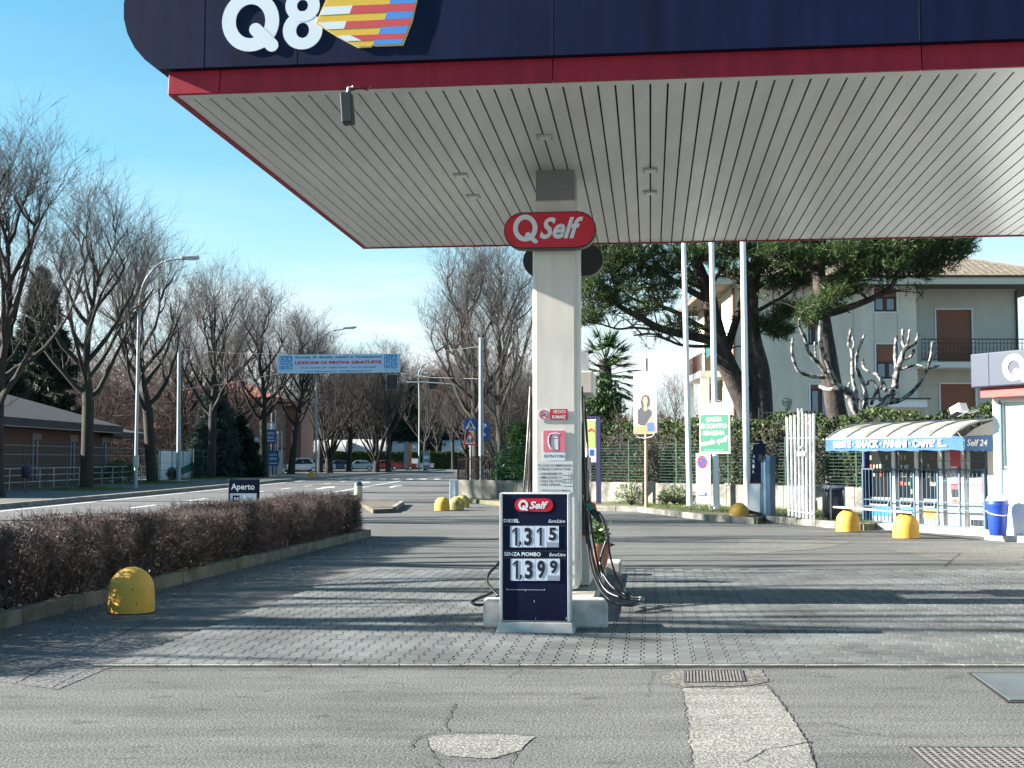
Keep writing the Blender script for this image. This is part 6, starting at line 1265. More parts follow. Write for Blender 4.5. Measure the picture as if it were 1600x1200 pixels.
for k, (w, sh) in enumerate(zip(wins, (.36, .5, .45, .12))):
    u0, u1, z0, z1 = U(w[0]), U(w[2]), V_(w[3]), V_(w[1]); zs = z1 - (z1 - z0) * sh
    wo = MB().box(((u0 + u1) / 2, HY + .12, (z0 + zs) / 2), (u1 - u0, .04, zs - z0)).build('window', M_FRAMEB, apt)
    n_ = 2
    for j in range(n_):
        pw = (u1 - u0) / n_; MB().box((u0 + pw * (j + .5), HY + .09, (z0 + zs) / 2), (pw - .22, .03, zs - z0 - .22)).build('pane', M_GLASS, wo)
    zz_ = zs
    while zz_ < z1 - .01: MB().box(((u0 + u1) / 2, HY + .07, zz_ + .055), (u1 - u0, .04, .10)).build('shutter_slat', M_SHUT, wo); zz_ += .11
    frame(wo, u0, u1, z0, z1, HY - .02, .07, M_PLATE)
for w in dr:
    u0, u1, z0, z1 = U2(w[0]), U2(w[2]), V2(w[3]), V2(w[1]); so_ = MB().box(((u0 + u1) / 2, HY + 1.23, (z0 + z1) / 2), (u1 - u0, .04, z1 - z0)).build('shutter', M_SHUT, apt); zz_ = z0
    while zz_ < z1 - .01: MB().box(((u0 + u1) / 2, HY + 1.19, zz_ + .05), (u1 - u0, .04, .09)).build('shutter_slat', M_SHUT, so_); zz_ += .11
    frame(so_, u0, u1, z0, z1, HY + 1.08, .07, M_PLATE)
for px in (1335, 1367, 1404): u = U(px); MB().box((u, HY - .004, 5.2), (.025, .012, 10.2)).build('joint_and_shade_edge', mat('joint_shade', (.33, .33, .31), .9), apt)  # faint wall joints; the leftmost strip paints the shaded edge of a wall step
# balcony on the right
zb0, zb1 = V_(576), V_(567); ub = xc + .6; MB().box(((xb + ub) / 2, HY + .2, (zb0 + zb1) / 2), (ub - xb, 1.9, zb1 - zb0)).build('balcony_slab', mat('slab_white', (.60, .60, .56), .8), apt)
bal = MB().box(((xb + ub) / 2, HY - .7, V_(532)), (ub - xb, .05, .05)).build('balcony_railing', M_RUST, apt); MB().box(((xb + ub) / 2, HY - .7, zb1 + .12), (ub - xb, .04, .04)).build('bottom_rail', M_RUST, bal); MB().box(((xb + ub) / 2, HY - .7, V_(538)), (ub - xb, .03, .03)).build('bottom_rail', M_RUST, bal)
n = 34
for k in range(n + 1): u = xb + (ub - xb) * k / n; MB().box((u, HY - .7, (zb1 + .12 + V_(532)) / 2), (.022, .022, V_(532) - zb1 - .12)).build('baluster', M_RUST, bal)
for k in range(n):
    u = xb + (ub - xb) * (k + .5) / n; w_ = (ub - xb) / n / 2; z_m = (zb1 + .12 + V_(538)) / 2; hh = (V_(538) - zb1 - .12) / 2
    MB().tube([(u, HY - .7, z_m - hh), (u + w_, HY - .7, z_m), (u, HY - .7, z_m + hh), (u - w_, HY - .7, z_m), (u, HY - .7, z_m - hh)], .01, 4, False).build('scroll', M_RUST, bal)
MB().box((ub, HY + .2, (zb1 + V_(532)) / 2), (.04, 1.8, .05)).build('side_rail', M_RUST, bal)
u0, u1 = U(1346), U(1441); MB().box(((u0 + u1) / 2, HY - .35, V_(631)), (u1 - u0, .7, V_(625) - V_(637))).build('door_canopy', M_WHITE, apt)
MB().box(((u0 + u1) / 2, HY - .38, V_(624)), (u1 - u0 + .3, .85, .06)).build('door_canopy_cover', M_SLATE, apt)
MB().cyl((xa - .02, HY - .08, 0), (xa - .02, HY - .08, 10.2), .07).build('downpipe', M_SHUT, apt); MB().cyl((xc + .0, HY + 1.0, 0), (xc + .0, HY + 1.0, 10.2), .06).build('downpipe', M_FRAMEB, apt)
# left balcony and porch pillars
zb = V_(588) * 1.06; MB().box((xa - .45, HY + 6.4, zb), (1.5, 6.4, .32)).build('balcony_slab', mat('slab_white', (.6, .6, .56)), apt)
bl = MB().box((xa - 1.15, HY + 6.4, zb + 1.05), (.05, 6.4, .06)).build('balcony_railing', M_RUST, apt)
for k in range(20): MB().box((xa - 1.15, HY + 3.3 + k * .325, zb + .6), (.03, .2, .85)).build('baluster', M_RUST, bl)
for k in range(8): MB().box((xa - 1.1 + k * .2, HY + 3.22, zb + .6), (.03, .03, .9)).build('baluster', M_SHUT, bl)
MB().box((xa - .4, HY + 3.22, zb + 1.05), (1.5, .05, .06)).build('top_rail', M_SHUT, bl)
for y in (HY + 3.6, HY + 9.2): MB().box((xa - .9, y, zb / 2), (.4, .4, zb)).build('porch_pillar', M_WHITE, apt)
t = thing('laundry', 'light blue laundry hanging on the left balcony of the apartment house', 'laundry', (xa - .6, HY + 3.0, zb + 1.0)); lp = Plane(Vector((xa - .6, HY + 3.1, zb + 1.1))); lp.polyuv('towel', [(-.3, .45), (.15, .5), (.2, -.2), (0, .0), (-.25, -.3)], 0, .02, mat('towel_blue', (.12, .45, .62), .9), t); lp.polyuv('shirt', [(.25, .4), (.6, .4), (.58, -.15), (.27, -.1)], 0, .02, M_PLATE, t)
# roof with tiles
ex0, ex1, ey0, ey1, ez = xa - 1.1, xc + 1.6, HY - 1.2, 75.2, 10.62
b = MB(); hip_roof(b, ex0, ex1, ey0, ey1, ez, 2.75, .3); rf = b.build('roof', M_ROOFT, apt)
MB().box(((ex0 + ex1) / 2, ey0 + .02, ez - .2), (ex1 - ex0 + .1, .1, .36)).build('eave_board', mat('eave_board', (.58, .55, .45), .8), apt)
MB().box(((ex0 + ex1) / 2, ey0 - .07, ez - .0), (ex1 - ex0 + .1, .12, .1)).build('gutter', M_FRAMEB, apt)
ins = (ey1 - ey0) / 2; sl_ = Vector((0, ins, 2.75)); sl_n = sl_.normalized(); nrm = Vector((0, -2.75, ins)).normalized(); tv_, tf_ = MB(), 0
rows_ = 20; rl = sl_.length / rows_
for j in range(rows_):
    a = j / rows_; w0 = ex0 + ins * a; w1 = ex1 - ins * a; n = int((w1 - w0) / .34)
    for i in range(n):
        c = Vector((w0 + (i + .5) * .34, ey0, ez)) + sl_ * ((j + .5) / rows_) + nrm * .03; tv_.box(c, (.27, rl * 1.02, .09), ax=(Vector((1, 0, 0)), (sl_n + nrm * .07).normalized(), (nrm - sl_n * .07).normalized()))
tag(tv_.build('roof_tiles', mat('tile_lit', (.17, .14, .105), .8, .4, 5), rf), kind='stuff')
MB().tube([(ex1, ey0, ez + .05), (ex1 - ins, (ey0 + ey1) / 2, ez + 2.8)], .11, 6).build('ridge', M_ROOFT, rf)
# lantern on bracket
p = at(1230, 632, 45); t = thing('wall_lantern', 'old street lantern on a curved iron bracket left of the white pipes', 'lantern', p); MB().lathe([(.05, -.2), (.12, -.16), (.2, .12), (.14, .2), (.03, .24)], p, 12).build('glass', mat('lantern_glass', (.35, .35, .30), .4), t, smooth=40)
MB().tube([p + Vector((0, 0, -.2)), p + Vector((0, 0, -.27)), p + Vector((-.9, .4, -.3))], .025, 6).build('bracket', M_BLACK, t); MB().tube(smooth_path([p + Vector((-.1, 0, -.3)), p + Vector((-.3, .1, -.45)), p + Vector((-.6, .3, -.62)), p + Vector((-.9, .4, -.68))]), .015, 5).build('scroll', M_BLACK, t)
MB().cyl(Vector((p.x - .93, p.y + .4, .14)), Vector((p.x - .93, p.y + .4, p.z - .1)), .04, n=8).build('post', M_BLACK, t)

# ================================================================ FLAGPOLES AND SIGNS IN THE BED
for px, py, tx, lab in ((1078, 792, 1068.5, 'white flagpole nearest the poster, first of three'), (1120, 797, 1112, 'white flagpole carrying the green discount board'), (1168, 803, 1161, 'white flagpole beside the air tower, rightmost of three')):
    p = gr(px, py, .14); t = thing('flagpole', lab, 'flagpole', p, 'white flagpoles'); tp = at(tx, 385, p.y); d = (tp - p).normalized(); e = p + d * 10.5
    MB().tube([p, p.lerp(e, .5), e], [.095, .085, .07], 14).build('pole', M_WHITE, t, smooth=60); MB().lathe([(.02, 0), (.09, .03), (.09, .08), (.03, .12)], e, 12).build('cap', M_STEEL, t); MB().box(p + Vector((0, 0, .02)), (.34, .34, .04)).build('base_plate', M_STEEL, t)
SR = Vector((.62, -.78, 0))          # boards in the bed are turned towards the drive
p = gr(1010, 794, .14); t = thing('poster_board', 'tall white poster of a woman in a dark vest on a pole', 'poster', p); MB().cyl(p, at(1009.5, 560, p.y), .055, .05).build('pole', mat('old_pole', (.34, .27, .20), .7, .2, 4), t, smooth=60)
pp = Plane(p + Vector((0, -.08, 0)), Vector((.80, -.60, 0))); pp.slab('board', 990.5, 580, 1025.5, 678, 0, .05, M_WHITE, t); MB().tube([pp.pt(992, 676, .02), pp.pt(996, 683, .02), pp.pt(1008, 685, .02), pp.pt(1020, 682, .02), pp.pt(1025, 675, .02)], .015, 5).build('hoop', M_STEEL, t)
pp.slab('orange_strip', 991, 665, 1025, 677.5, .006, .006, mat('poster_orange', (.50, .15, .05), .6), t); pp.slab('blue_print', 1011.5, 660, 1022.5, 674, .012, .004, M_TSIGN, t)
pp.poly('vest', [(996, 641), (1000, 637), (1006, 636), (1013, 638), (1018.5, 641), (1019, 660), (1012, 665), (1000, 665), (996, 661)], .006, .003, mat('print_vest', (.011, .013, .024), .6), t)
pp.poly('arm', [(994, 655), (997, 650), (997, 664), (994, 663)], .007, .003, M_SKIN, t); pp.poly('arm', [(1019, 648), (1023, 654), (1014, 664), (1009, 664), (1012, 659)], .009, .003, M_SKIN, t)
pp.poly('hair', [(1002, 637), (1001, 627), (1003, 619), (1008, 616), (1014, 618), (1016, 624), (1015.5, 634), (1012, 637)], .006, .003, mat('print_hair', (.016, .009, .007), .6), t); pp.poly('face', [(1004.5, 625), (1006, 620), (1010.5, 620), (1012.5, 626), (1011, 633), (1008.5, 635.5), (1005.8, 632)], .011, .003, M_SKIN, t); pp.poly('neck', [(1006.5, 634), (1011, 633), (1012, 640), (1008.5, 643), (1005, 639.5)], .0095, .003, M_SKIN, t)
text('20%', pp, 995, 599, 1006, 605, mat('faint_print', (.55, .52, .56), .6), t, 0, off=.005)
p = gr(934.5, 787, .14); t = thing('framed_poster', 'navy framed green and white poster half hidden by the fuel pump', 'poster', p); pp = Plane(p, Vector((.94, -.34, 0))); pp.slab('post', 931.5, 651, 938, 788, 0, .08, mat('frame_navy', (.012, .014, .06), .5), t); pp.slab('post', 876, 651, 881, 788, 0, .08, MATS['frame_navy'], t); pp.slab('top_bar', 881, 650, 931.5, 654, -.002, .07, MATS['frame_navy'], t); pp.slab('bottom_bar', 881, 722, 931.5, 725, -.002, .07, MATS['frame_navy'], t)
pp.slab('sheet', 881, 655, 931.5, 722, -.01, .03, M_WHITE, t); pp.slab('green_print', 884, 657, 930, 700, -.004, .004, mat('lime_print', (.32, .36, .12), .5), t); pp.poly('red_arch', [(919, 672), (924, 669), (929, 673), (929, 676), (924, 672), (919, 675)], .003, .003, M_TRED, t); pp.slab('blue_print', 921, 702, 928, 712, .0, .004, M_TSIGN, t)
p = gr(1120, 797, .14); t = thing('discount_board', 'green and white CARTA SCONTO BENZINA board hung on the middle flagpole', 'sign', at(1117, 670, p.y)); pp = Plane(Vector((p.x, p.y - .13, 0)), Vector((.80, -.60, 0)))
pp.slab('board', 1093.5, 629, 1140, 709, 0, .03, M_WHITE, t); u0, v0 = pp.uv(1094.5, 705.5); u1, v1 = pp.uv(1138, 647); pp.slabuv('green_field', u0, v0, u1, v1, .006, .005, M_GREENP, t, bevel=0)
text('CARTA', pp, 1103.5, 651.5, 1128, 658.8, M_WHITE, t, .03, off=.01); text('SCONTO', pp, 1096, 661.5, 1136, 669.5, M_WHITE, t, .03, off=.01); text('BENZINA', pp, 1099, 673, 1132.5, 680, M_WHITE, t, .03, off=.01); text('usala qui!', pp, 1095.5, 684.5, 1137.5, 696, M_WHITE, t, .015, .35, off=.01, rot=.16)
text('RegioneLombardia', pp, 1102, 635.5, 1137.5, 639.6, mat('grey_print', (.30, .33, .32), .6), t, .0, off=.006); pp.slab('crest', 1095.5, 634, 1100.5, 640.5, .006, .005, mat('crest_green', (.20, .45, .38), .6), t); text('5/12 e 30 del 29 dicembre 1999', pp, 1101, 701.8, 1130, 703.6, M_PLATE, t, 0, off=.01)
MB().tube([pp.pt(1102, 629, -.02), pp.pt(1116, 624, -.05), pp.pt(1132, 629, -.02)], .01, 4).build('wire', M_STEEL, t)
p = gr(1100, 797, .14); t = thing('no_parking_board', 'white free standing board with blue and red no parking disc', 'sign', p); pp = Plane(p, Vector((.80, -.60, 0))); pp.slab('board', 1088, 708, 1109.5, 786, 0, .04, M_WHITE, t)
for x in (1092, 1108): a = pp.pt(x, 786, -.03); MB().cyl(Z(a, .14), Z(a, a.z + .1), .02, n=6).build('leg', M_STEEL, t)
u, v = pp.uv(1097, 722); pp.polyuv('red_disc', ell(u, v, .17, .20, 24), .006, .005, M_TRED, t); pp.polyuv('blue_disc', ell(u, v, .125, .15, 24), .010, .004, M_TSIGN, t); pp.polyuv('red_bar', [(u - .11, v + .09), (u - .08, v + .12), (u + .11, v - .09), (u + .08, v - .12)], .013, .003, M_TRED, t); pp.poly('tow_print', [(1092, 769), (1102, 769), (1105, 771), (1105, 775), (1092, 775)], .006, .004, M_TSIGN, t); pp.slab('tow_gap', 1093.5, 770.5, 1101, 773, .009, .003, M_WHITE, t)
pp.slab('small_print', 1096, 748.5, 1101, 749.8, .006, .004, M_STEEL, t)
# air and water tower
p = gr(1180, 806, .14); t = thing('air_tower', 'leaning navy and white tyre air tower with vertical ARIA lettering', 'air tower', p); pp = Plane(p, Vector((.86, -.51, 0)))
def tp4(name, l, off, th, m): return pp.poly(name, l, off, th, m, t)
tp4('lower_body', [(1168.5, 796), (1171.5, 755.5), (1187.5, 755.5), (1187.5, 801)], 0, .45, M_WHITE); tp4('upper_body', [(1171.6, 755), (1176.5, 695), (1187.5, 692.5), (1187.5, 755)], 0, .45, M_NAVY); tp4('stripe', [(1171.5, 756.2), (1171.7, 754.6), (1187.6, 754.6), (1187.6, 756.2)], .004, .45, M_LRED); tp4('cap', [(1177.5, 692.5), (1177.5, 688.5), (1185.5, 688.5), (1185.5, 692.5)], -.05, .3, M_NAVY); tp4('plinth', [(1169, 803), (1169, 796.2), (1188, 801.2), (1188, 805)], -.02, .42, M_GAP)
for k, ch in enumerate('ARIA'): text(ch, pp, 1176.8 - k * .55, 710 + k * 8, 1180 - k * .55, 715.5 + k * 8, M_LOGO, t, .02, off=.006)
p = gr(1198, 808, .14); t = thing('hose_cabinet', 'tall narrow steel blue hose cabinet behind the air tower', 'cabinet', p); pp2 = Plane(p + Vector((0, .3, 0)), Vector((.86, -.51, 0))); pp2.slab('body', 1189.5, 712, 1203.5, 807, 0, .4, M_LBLUE, t, bevel=.02); pp2.slab('groove', 1193.5, 718, 1196, 802, .006, .012, mat('pale_blue', (.2, .33, .42), .5), t); pp2.slab('hook', 1186, 710, 1192, 720, .05, .06, M_BLACK, t)
# group of white pipes
pf = Plane(gr(1250, 812, .14), Vector((.72, -.69, 0))); t = thing('pipe_screen', 'screen of eight tall upright white pipes beside the vending shelter', 'screen', pf.p)
tops = [650, 648, 647, 645, 644, 645, 645.5, 645]
for k in range(8):
    xt, xb_ = 1229.5 + k * 6.05, 1233 + k * 5.6; yb = 806 + k * .9; a, c = pf.pt(xb_, yb), pf.pt(xt, tops[k] if k not in (3, 4) else 641.5); o = MB().tube([a, c], .031, 10).build('pipe', M_WHITE, t, smooth=60); d = (c - a).normalized(); MB().cyl(c - d * .02, c + d * .05, .037, n=10).build('pipe_cap', M_GAP if k not in (3, 4) else M_STEEL, o)
MB().tube([pf.pt(1230, 685, -.03), pf.pt(1274, 684, -.03)], .02, 6).build('cross_bar', M_WHITE, t); MB().tube([pf.pt(1232, 797, .05), pf.pt(1273, 803, .05)], .018, 6).build('cross_bar', M_WHITE, t); pf.slab('notice', 1247, 705, 1260, 713, .06, .01, M_WHITE, t); pf.slab('padlock', 1251, 697, 1254, 701, .06, .04, M_PLATE, t)
# bin with plastic bag
p = gr(1303, 812, .14); t = thing('bag_bin', 'metal bin frame with a black plastic bag beside the white pipes', 'bin', p); MB().lathe([(.17, .02), (.24, .06), (.26, .3), (.24, .55), (.22, .78), (.2, .8)], p, 18).build('bag', mat('plastic_bag', (.03, .03, .033), .25, 0, 8, 1.0, 9, col2=(.06, .06, .065)), t, smooth=60)
for a in (0, 90, 180, 270): q = p + Vector((.27 * math.cos(R(a - 30)), .27 * math.sin(R(a - 30)), 0)); MB().box(q + Vector((0, 0, .42)), (.035, .035, .82)).build('leg', M_STEEL, t)
MB().lathe([(.235, .79), (.265, .79), (.265, .86), (.235, .86)], p, 20).build('rim', M_STEEL, t, smooth=40); MB().lathe([(.27, .74), (.285, .76), (.27, .80)], p, 16).build('bag_fold', mat('bag_blue', (.05, .05, .12), .4), t)
# bench behind the bin
bp_ = Plane(gr(1330, 800, .14) + Vector((.3, 1.2, 0)), Vector((.97, -.2, 0))); t = thing('park_bench', 'grey slatted bench standing by the wall left of the vending shelter', 'bench', bp_.p)
for v in (.42, .45): pass
for k, (v, o) in enumerate(((.98, -.28), (.84, -.25), (.46, -.1), (.455, .03), (.45, .16))): bp_.slabuv('slat', -.7, v - .045 if k < 2 else v - .02, .75, v + .045 if k < 2 else v + .02, o, .03 if k < 2 else .11, mat('bench_grey', (.50, .49, .50), .7), t)
for u in (-.55, .6): bp_.slabuv('leg', u - .03, 0, u + .03, .44, .14, .06, M_BLACK, t); bp_.slabuv('leg', u - .03, 0, u + .03, 1.0, -.3, .05, M_BLACK, t)

# ================================================================ VENDING SHELTER AND KIOSK
E_ = Vector((.45, -.893, 0)).normalized(); vp = Plane(Vector((8.64, 30.8, .12)), E_); VN = vp.n
stp = tag(MB().prism([Z(vp.at(-.2, 0, .35), .12), Z(vp.at(4.9, 0, .35), .12), Z(vp.at(4.9, 0, 1.25), .12), Z(vp.at(10, 0, 1.25), .12), Z(vp.at(10, 0, -3), .12), Z(vp.at(-.2, 0, -3), .12)][::-1], (0, 0, -.12)).build('kiosk_step', mat('step_white', (.62, .60, .56), .8, .1, 4)), kind='structure')
if stp.data.polygons[0].normal.z < 0: stp.data.flip_normals()
b_u = [vp.uv(x, 760)[0] for x in (1347, 1394, 1430, 1467, 1501, 1541)]; VL = b_u[-1]; 
DVV = Plane(vp.at(0, 0, 1.07), E_).uv(1400, 683.5)[1] - 1.94
she = thing('vending_shelter', 'vending machine shelter with curved plastic roof and blue valance', 'shelter', vp.at(VL / 2, 0, -.4))
vp.slabuv('back_wall', -.05, 0, VL + .1, 2.15 + DVV, -.95, .08, M_STUCCO2, she); vp.slabuv('side_panel', -.04, 0, .04, 2.1, -.02, .9, mat('shelter_blue', (.02, .06, .26), .5), she)
b = MB(); b.box(vp.at(VL + .2, 1.1, -.45), (.3, .9, 2.2), ax=(E_, VN, up3)); b.build('end_wall', M_STUCCO2, she)
FV = vp.uv(1400, 684)[1]
prof = [(1.05, 2.05), (.85, 2.17), (.55, 2.30), (.2, 2.39), (-.2, 2.44), (-.6, 2.45), (-1.0, 2.42)]; prof = [(o_, v_ + DVV) for o_, v_ in prof]
n_rib = 6; u0r, u1r = -.1, VL + .06
for i in range(n_rib):
    a0, a1 = u0r + (u1r - u0r) * i / n_rib + .012, u0r + (u1r - u0r) * (i + 1) / n_rib - .012; b = MB(); V = [vp.at(a0, v - .12, o) for o, v in prof] + [vp.at(a1, v - .12, o) for o, v in prof]; m_ = len(prof); b.add(V, [(k, m_ + k, m_ + k + 1, k + 1) for k in range(m_ - 1)]); o_ = b.build('roof_sheet', M_POLYC, she, smooth=60); o_.modifiers.new('thick', 'SOLIDIFY').thickness = .012
for i in range(n_rib + 1): a0 = u0r + (u1r - u0r) * i / n_rib; MB().tube([vp.at(a0, v - .10, o) for o, v in prof], .016, 6).build('roof_rib', M_STEEL, she)
MB().tube([vp.at(u0r, 1.93 + DVV, 1.05), vp.at(u1r, 1.93 + DVV, 1.05)], .025, 6).build('front_rail', M_STEEL, she)
for u in (0, VL): MB().box(vp.at(u, 1.05, -.03), (.05, .05, 2.1), ax=(E_, VN, up3)).build('upright', M_CBLUE, she)
# valance with soft waves
vfp = Plane(vp.at(0, 0, 1.07), E_); vu0, vu1 = u0r, vfp.uv(1505, 690)[0]; nn_ = 40; V = []; 
for i in range(nn_ + 1):
    u = vu0 + (vu1 - vu0) * i / nn_
    for v in (1.94, 1.80, 1.64): V.append(vfp.at(u, v + DVV + .012 * math.sin(i * .9), .012 * math.sin(i * .55 + v * 5) * (2 - v) * 3))
b = MB(); b.add(V, [(3 * i + k, 3 * i + k + 1, 3 * i + 4 + k, 3 * i + 3 + k) for i in range(nn_) for k in range(2)]); va = b.build('valance', M_AWN, she, smooth=60)
text('BIBITE · SNACK · PANINI · CAFFE’ E...', vfp, 1304, 686, 1480, 700, M_WHITE, she, .03, off=.035)
ep = Plane(vp.at(vu1 + .03, 0, 1.05), -VN); pts = [(0, 1.92), (1.05, 1.98), (1.05, 1.64)] + [(1.05 - .105 * k, 1.64 - (.035 if k % 2 else 0)) for k in range(1, 10)] + [(0, 1.66)]; pts = [(a_, b__ + DVV) for a_, b__ in pts]
ep = Plane(vp.at(vu1 + .02, 0, 1.05), Vector((-VN.x, -VN.y, 0)) * 1.0); 
ep.polyuv('end_valance', pts, 0, .012, mat('navy_awning', (.03, .09, .22), .7), she); text('Self 24', ep, .06, 1.73 + DVV, .66, 1.87 + DVV, mat('cream_letter', (.72, .70, .55), .7), she, .015, .2, off=.006, uv=True)
V = [ep.at(1.05 - o, v - .12, .0) for o, v in prof] ; b = MB(); b.add([ep.at(0, 1.93 + DVV), ep.at(1.05, 1.99 + DVV)] + V[::-1][3:], [tuple(range(2 + len(V) - 3))]); b.build('end_glazing', mat('smoky_glazing', (.20, .20, .19), .3), she)
# machines
cols = [(.015, .18, .35), (.03, .25, .45), (.75, .28, .04), (.62, .05, .03), (.70, .70, .72)]; names = ['drinks vending machine at the left end of the caged shelter', 'snack vending machine, second from the left behind the grille', 'vending machine with orange foot panel in the middle of the shelter', 'narrow red coffee vending machine behind the grille', 'white vending machine at the right end next to the kiosk']
for k in range(5):
    u0, u1 = b_u[k] + .05, b_u[k + 1] - .02; t = thing('vending_machine', names[k], 'vending machine', vp.at((u0 + u1) / 2, 0, -.5), 'vending machines in the shelter'); w = u1 - u0
    vp.slabuv('cabinet', u0, .02, u1, 1.82, -.14, .72, mat('machine_grey', (.5, .5, .5), .5) if k > 2 else mat('machine_body', (.30, .31, .34), .5), t, bevel=.012)
    if k < 3:
        vp.slabuv('glass', u0 + .05, .62, u1 - .15, 1.74, -.132, .012, M_DGLASS, t); vp.slabuv('side_panel', u1 - .13, .1, u1 - .02, 1.75, -.134, .012, M_WHITE, t)
        for j in range(5):
            for i in range(6):
                if rnd.random() < .34: uu = u0 + .1 + i * (w - .3) / 6; vp.slabuv('product', uu, .72 + j * .2, uu + .05, .72 + j * .2 + rnd.uniform(.07, .13), -.128, .006, mat('product_%d' % rnd.randint(0, 4), [(.5, .06, .03), (.55, .45, .3), (.05, .2, .1), (.5, .5, .5), (.45, .25, .1)][rnd.randint(0, 4)], .5), t)
        vp.slabuv('tray', u0 + .08, .42, u1 - .2, .56, -.13, .015, M_BLACK, t); MB().tube([vp.at(u0 + .1, .55, -.11), vp.at(u0 + .12, .43, -.1), vp.at(u1 - .24, .43, -.1), vp.at(u1 - .22, .55, -.11)], .02, 6).build('tray_handle', M_PLATE, t)
        vp.slabuv('foot_panel', u0 + .04, .16, u1 - .16, .38, -.13, .012, mat('foot_%d' % k, cols[k], .5, .3, 12), t)
    elif k == 3:
        vp.slabuv('red_front', u0 + .18, .75, u1 - .1, 1.78, -.13, .014, M_LRED, t)
        for j in range(6): vp.slabuv('button_plate', u0 + .2, .98 + j * .07, u1 - .2, 1.03 + j * .07, -.122, .01, M_PLATE, t)
        vp.slabuv('cup_bay', u0 + .22, .68, u1 - .16, .86, -.12, .02, M_BLACK, t); vp.slabuv('spout', u0 + .22, .52, u1 - .16, .64, -.12, .02, mat('spout_red', (.55, .10, .04), .5), t)
    else:
        vp.slabuv('dark_front', u0 + .12, 1.15, u1 - .1, 1.76, -.13, .014, M_DGLASS, t); 
        for j in range(7): vp.slabuv('red_line', u0 + .14 + j * .075, .78, u0 + .15 + j * .075, 1.14, -.13, .008, M_PINK, t)
        vp.slabuv('grey_hood', u0 + .06, .34, u1 - .16, .68, -.10, .06, mat('hood_grey', (.52, .54, .58), .5), t, bevel=.04); vp.slabuv('black_base', u0 + .1, .06, u1 - .1, .2, -.12, .02, M_BLACK, t)
# grille
gt = thing('security_grille', 'dark blue steel grille in front of the vending machines', 'grille', vp.at(VL / 2, 0, .05))
for u in b_u: MB().box(vp.at(min(max(u, .03), VL - .03), .68, .03), (.045, .045, 1.32), ax=(E_, VN, up3)).build('upright', M_CBLUE, gt)
for v in (.03, .40, .56, 1.30): MB().box(vp.at(VL / 2, v, .035), (VL, .035, .03), ax=(E_, VN, up3)).build('rail', M_CBLUE, gt)
u = .12
while u < VL - .05: MB().box(vp.at(u, .68, .03), (.012, .012, 1.24), ax=(E_, VN, up3)).build('bar', M_CBLUE, gt); u += .125
for v in (1.05, 1.5, 1.7): MB().box(vp.at((b_u[3] + VL) / 2, v, .03), (VL - b_u[3], .014, .014), ax=(E_, VN, up3)).build('bar', M_CBLUE, gt)
# kiosk
kp = Plane(Vector((10.05, 25.7, .12)), E_); kio = thing('kiosk', 'white station kiosk with blue Q8 fascia and red band at the right edge', 'kiosk', kp.at(3, 0, -2)); ku0 = kp.uv(1553, 730)[0]; ku1 = 7.5
gw0, gw1 = kp.uv(1566, 700)[0], kp.uv(1566, 700)[0] + 3.2; zt_, zb_ = kp.uv(1580, 628)[1], kp.uv(1580, 735)[1]
b = MB(); wall_holes(b, kp.at(0, 0), E_, ku1, 0, 3.1, [(gw0, gw1, zb_, zt_)], VN, .1) if ku0 >= 0 else wall_holes(b, kp.at(ku0, 0), E_, ku1 - ku0, 0, 3.1, [(gw0 - ku0, gw1 - ku0, zb_, zt_)], VN, .1)
b.box(kp.at((ku0 + ku1) / 2, 1.55, -2.2), (ku1 - ku0 - .02, 4.0, 3.06), ax=(E_, VN, up3)); b.build('wall', mat('kiosk_white', (.74, .74, .72), .6, .04, 2), kio)
wo = kp.slabuv('window', gw0, zb_, gw1, zt_, -.09, .02, M_MINT, kio)
v = zb_ + .03
while v < zt_: kp.slabuv('blind_slat', gw0 + .03, v, gw1 - .03, v + .022, -.075, .008, M_MINT, wo); v += .045
kp.slabuv('frame', gw0 - .05, zb_ - .9, gw0, zt_ + .04, .015, .05, M_LBLUE, wo); kp.slabuv('frame', gw0, zt_, gw1, zt_ + .05, .015, .05, M_WHITE, wo); kp.slabuv('handle', gw0 + .05, zb_ + .05, gw0 + .15, zb_ + .08, .01, .03, M_STEEL, wo)
fp = Plane(kp.at(0, 0, .45), E_); f0 = fp.uv(1516, 580)[0]; vb0, vt0 = fp.uv(1540, 605)[1], fp.uv(1540, 551)[1]
b = MB(); b.box(fp.at((f0 + 8) / 2, (vb0 + vt0) / 2, -2.2), (8 - f0, 4.4, vt0 - vb0), ax=(E_, VN, up3)); b.build('fascia', mat('kiosk_fascia', (.024, .034, .062), .5), kio, bevel=.03)
us = fp.uv(1545, 580)[0]; fp.slabuv('fascia_seam', us - .008, vb0 + .02, us + .008, vt0 - .02, .003, .006, M_NAVY, kio)
q0 = fp.uv(1585, 574); ring(fp, 'letter_q', q0[0], q0[1], .28, .27, .15, .15, .02, M_WHITE, kio); fp.polyuv('letter_q_tail', [(q0[0] + .0, q0[1] - .04), (q0[0] + .08, q0[1] - .02), (q0[0] + .3, q0[1] - .24), (q0[0] + .22, q0[1] - .3), (q0[0] + .15, q0[1] - .25), (q0[0] - .02, q0[1] - .1)], .022, .02, M_WHITE, kio)
ring(fp, 'numeral_eight_bowl', q0[0] + .52, q0[1] - .1, .2, .18, .07, .07, .02, M_WHITE, kio); ring(fp, 'numeral_eight_bowl', q0[0] + .52, q0[1] + .15, .17, .15, .06, .06, .021, M_WHITE, kio)
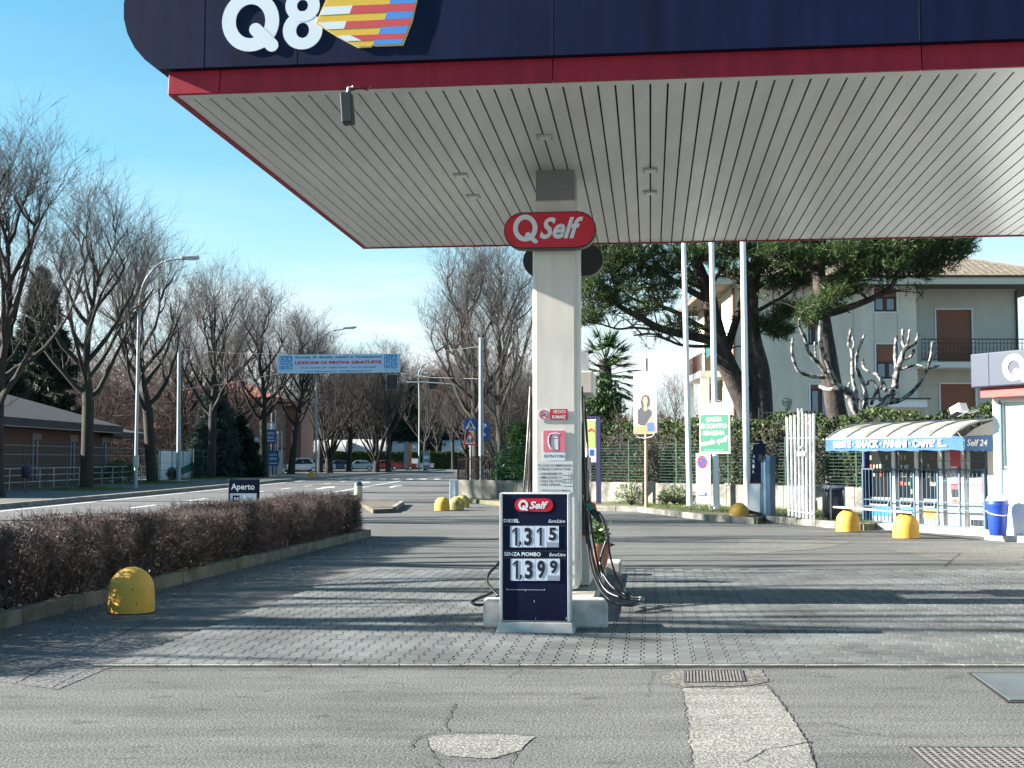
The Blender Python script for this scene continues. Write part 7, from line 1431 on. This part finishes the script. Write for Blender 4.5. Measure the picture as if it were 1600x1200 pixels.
rp0 = Plane(kp.at(0, 0, .3), E_); r0 = rp0.uv(1532, 612)[0]; b = MB(); b.box(rp0.at((r0 + 7.8) / 2, vb0 - .1, -2.1), (7.8 - r0, 4.2, .2), ax=(E_, VN, up3)); b.build('red_band', mat('kiosk_red', (.34, .04, .035), .5), kio)
p = kp.pt(1531, 641, .6); t = thing('floodlight', 'white boxy floodlight on the kiosk corner under its fascia', 'floodlight', p); MB().box(p, (.3, .22, .2), ax=((E_ * .9 + up3 * .35).normalized(), VN, (up3 * .9 - E_ * .35).normalized())).build('housing', M_PLATE, t, bevel=.02); MB().box(p + Vector((-.08, -.02, -.1)), (.26, .2, .03), ax=((E_ * .9 + up3 * .35).normalized(), VN, (up3 * .9 - E_ * .35).normalized())).build('glass', M_GAP, t); MB().tube([p, p - VN * .3 + Vector((0, 0, -.05)), p - VN * .55], .03, 6).build('arm', M_STEEL, t)
# blue swing bin
p = Z(Plane(kp.at(0, 0, .42), E_).pt(1559, 820), .12); t = thing('swing_bin', 'bright blue bin with white swing lid beside the kiosk wall', 'bin', p); MB().lathe([(.15, 0), (.165, .02), (.20, .45), (.215, .58), (.225, .6), (.225, .64), (.19, .66)], p, 24).build('body', M_BINB, t, smooth=40)
MB().lathe([(.225, .64), (.215, .70), (.17, .77), (.10, .82), (.01, .835)], p, 24).build('hood', M_BINB, t, smooth=40); MB().lathe([(.205, .70), (.165, .785), (.10, .838), (.01, .85)], p + Vector((-.03, -.035, 0)), 20).build('lid', M_PLATE, t, smooth=40); MB().tube([p + Vector((.235 * math.cos(R(a)), .235 * math.sin(R(a)), .5 - .09 * math.sin(R((a + 180) % 360)))) for a in range(-180, 1, 15)], .01, 5).build('handle', M_PLATE, t)
# wind-blown ground beyond: distant treeline closes the view
N = 26000; X = nr.uniform(-320, 320, N); Yd = nr.uniform(300, 330, N); Zt = 9 + 3 * np.sin(X * .05) + 2 * np.sin(X * .17) + 1.5 * np.sin(X * .41); Zd = nr.rand(N) * Zt
tag(np_obj('distant_wood', *np_leaves(np.stack([X, Yd, Zd], 1), nr.uniform(1.0, 2.6, N), aspect=.5), leaf_mat('distant_wood', (.045, .04, .035), (.10, .085, .07), .9, 0)), kind='stuff')
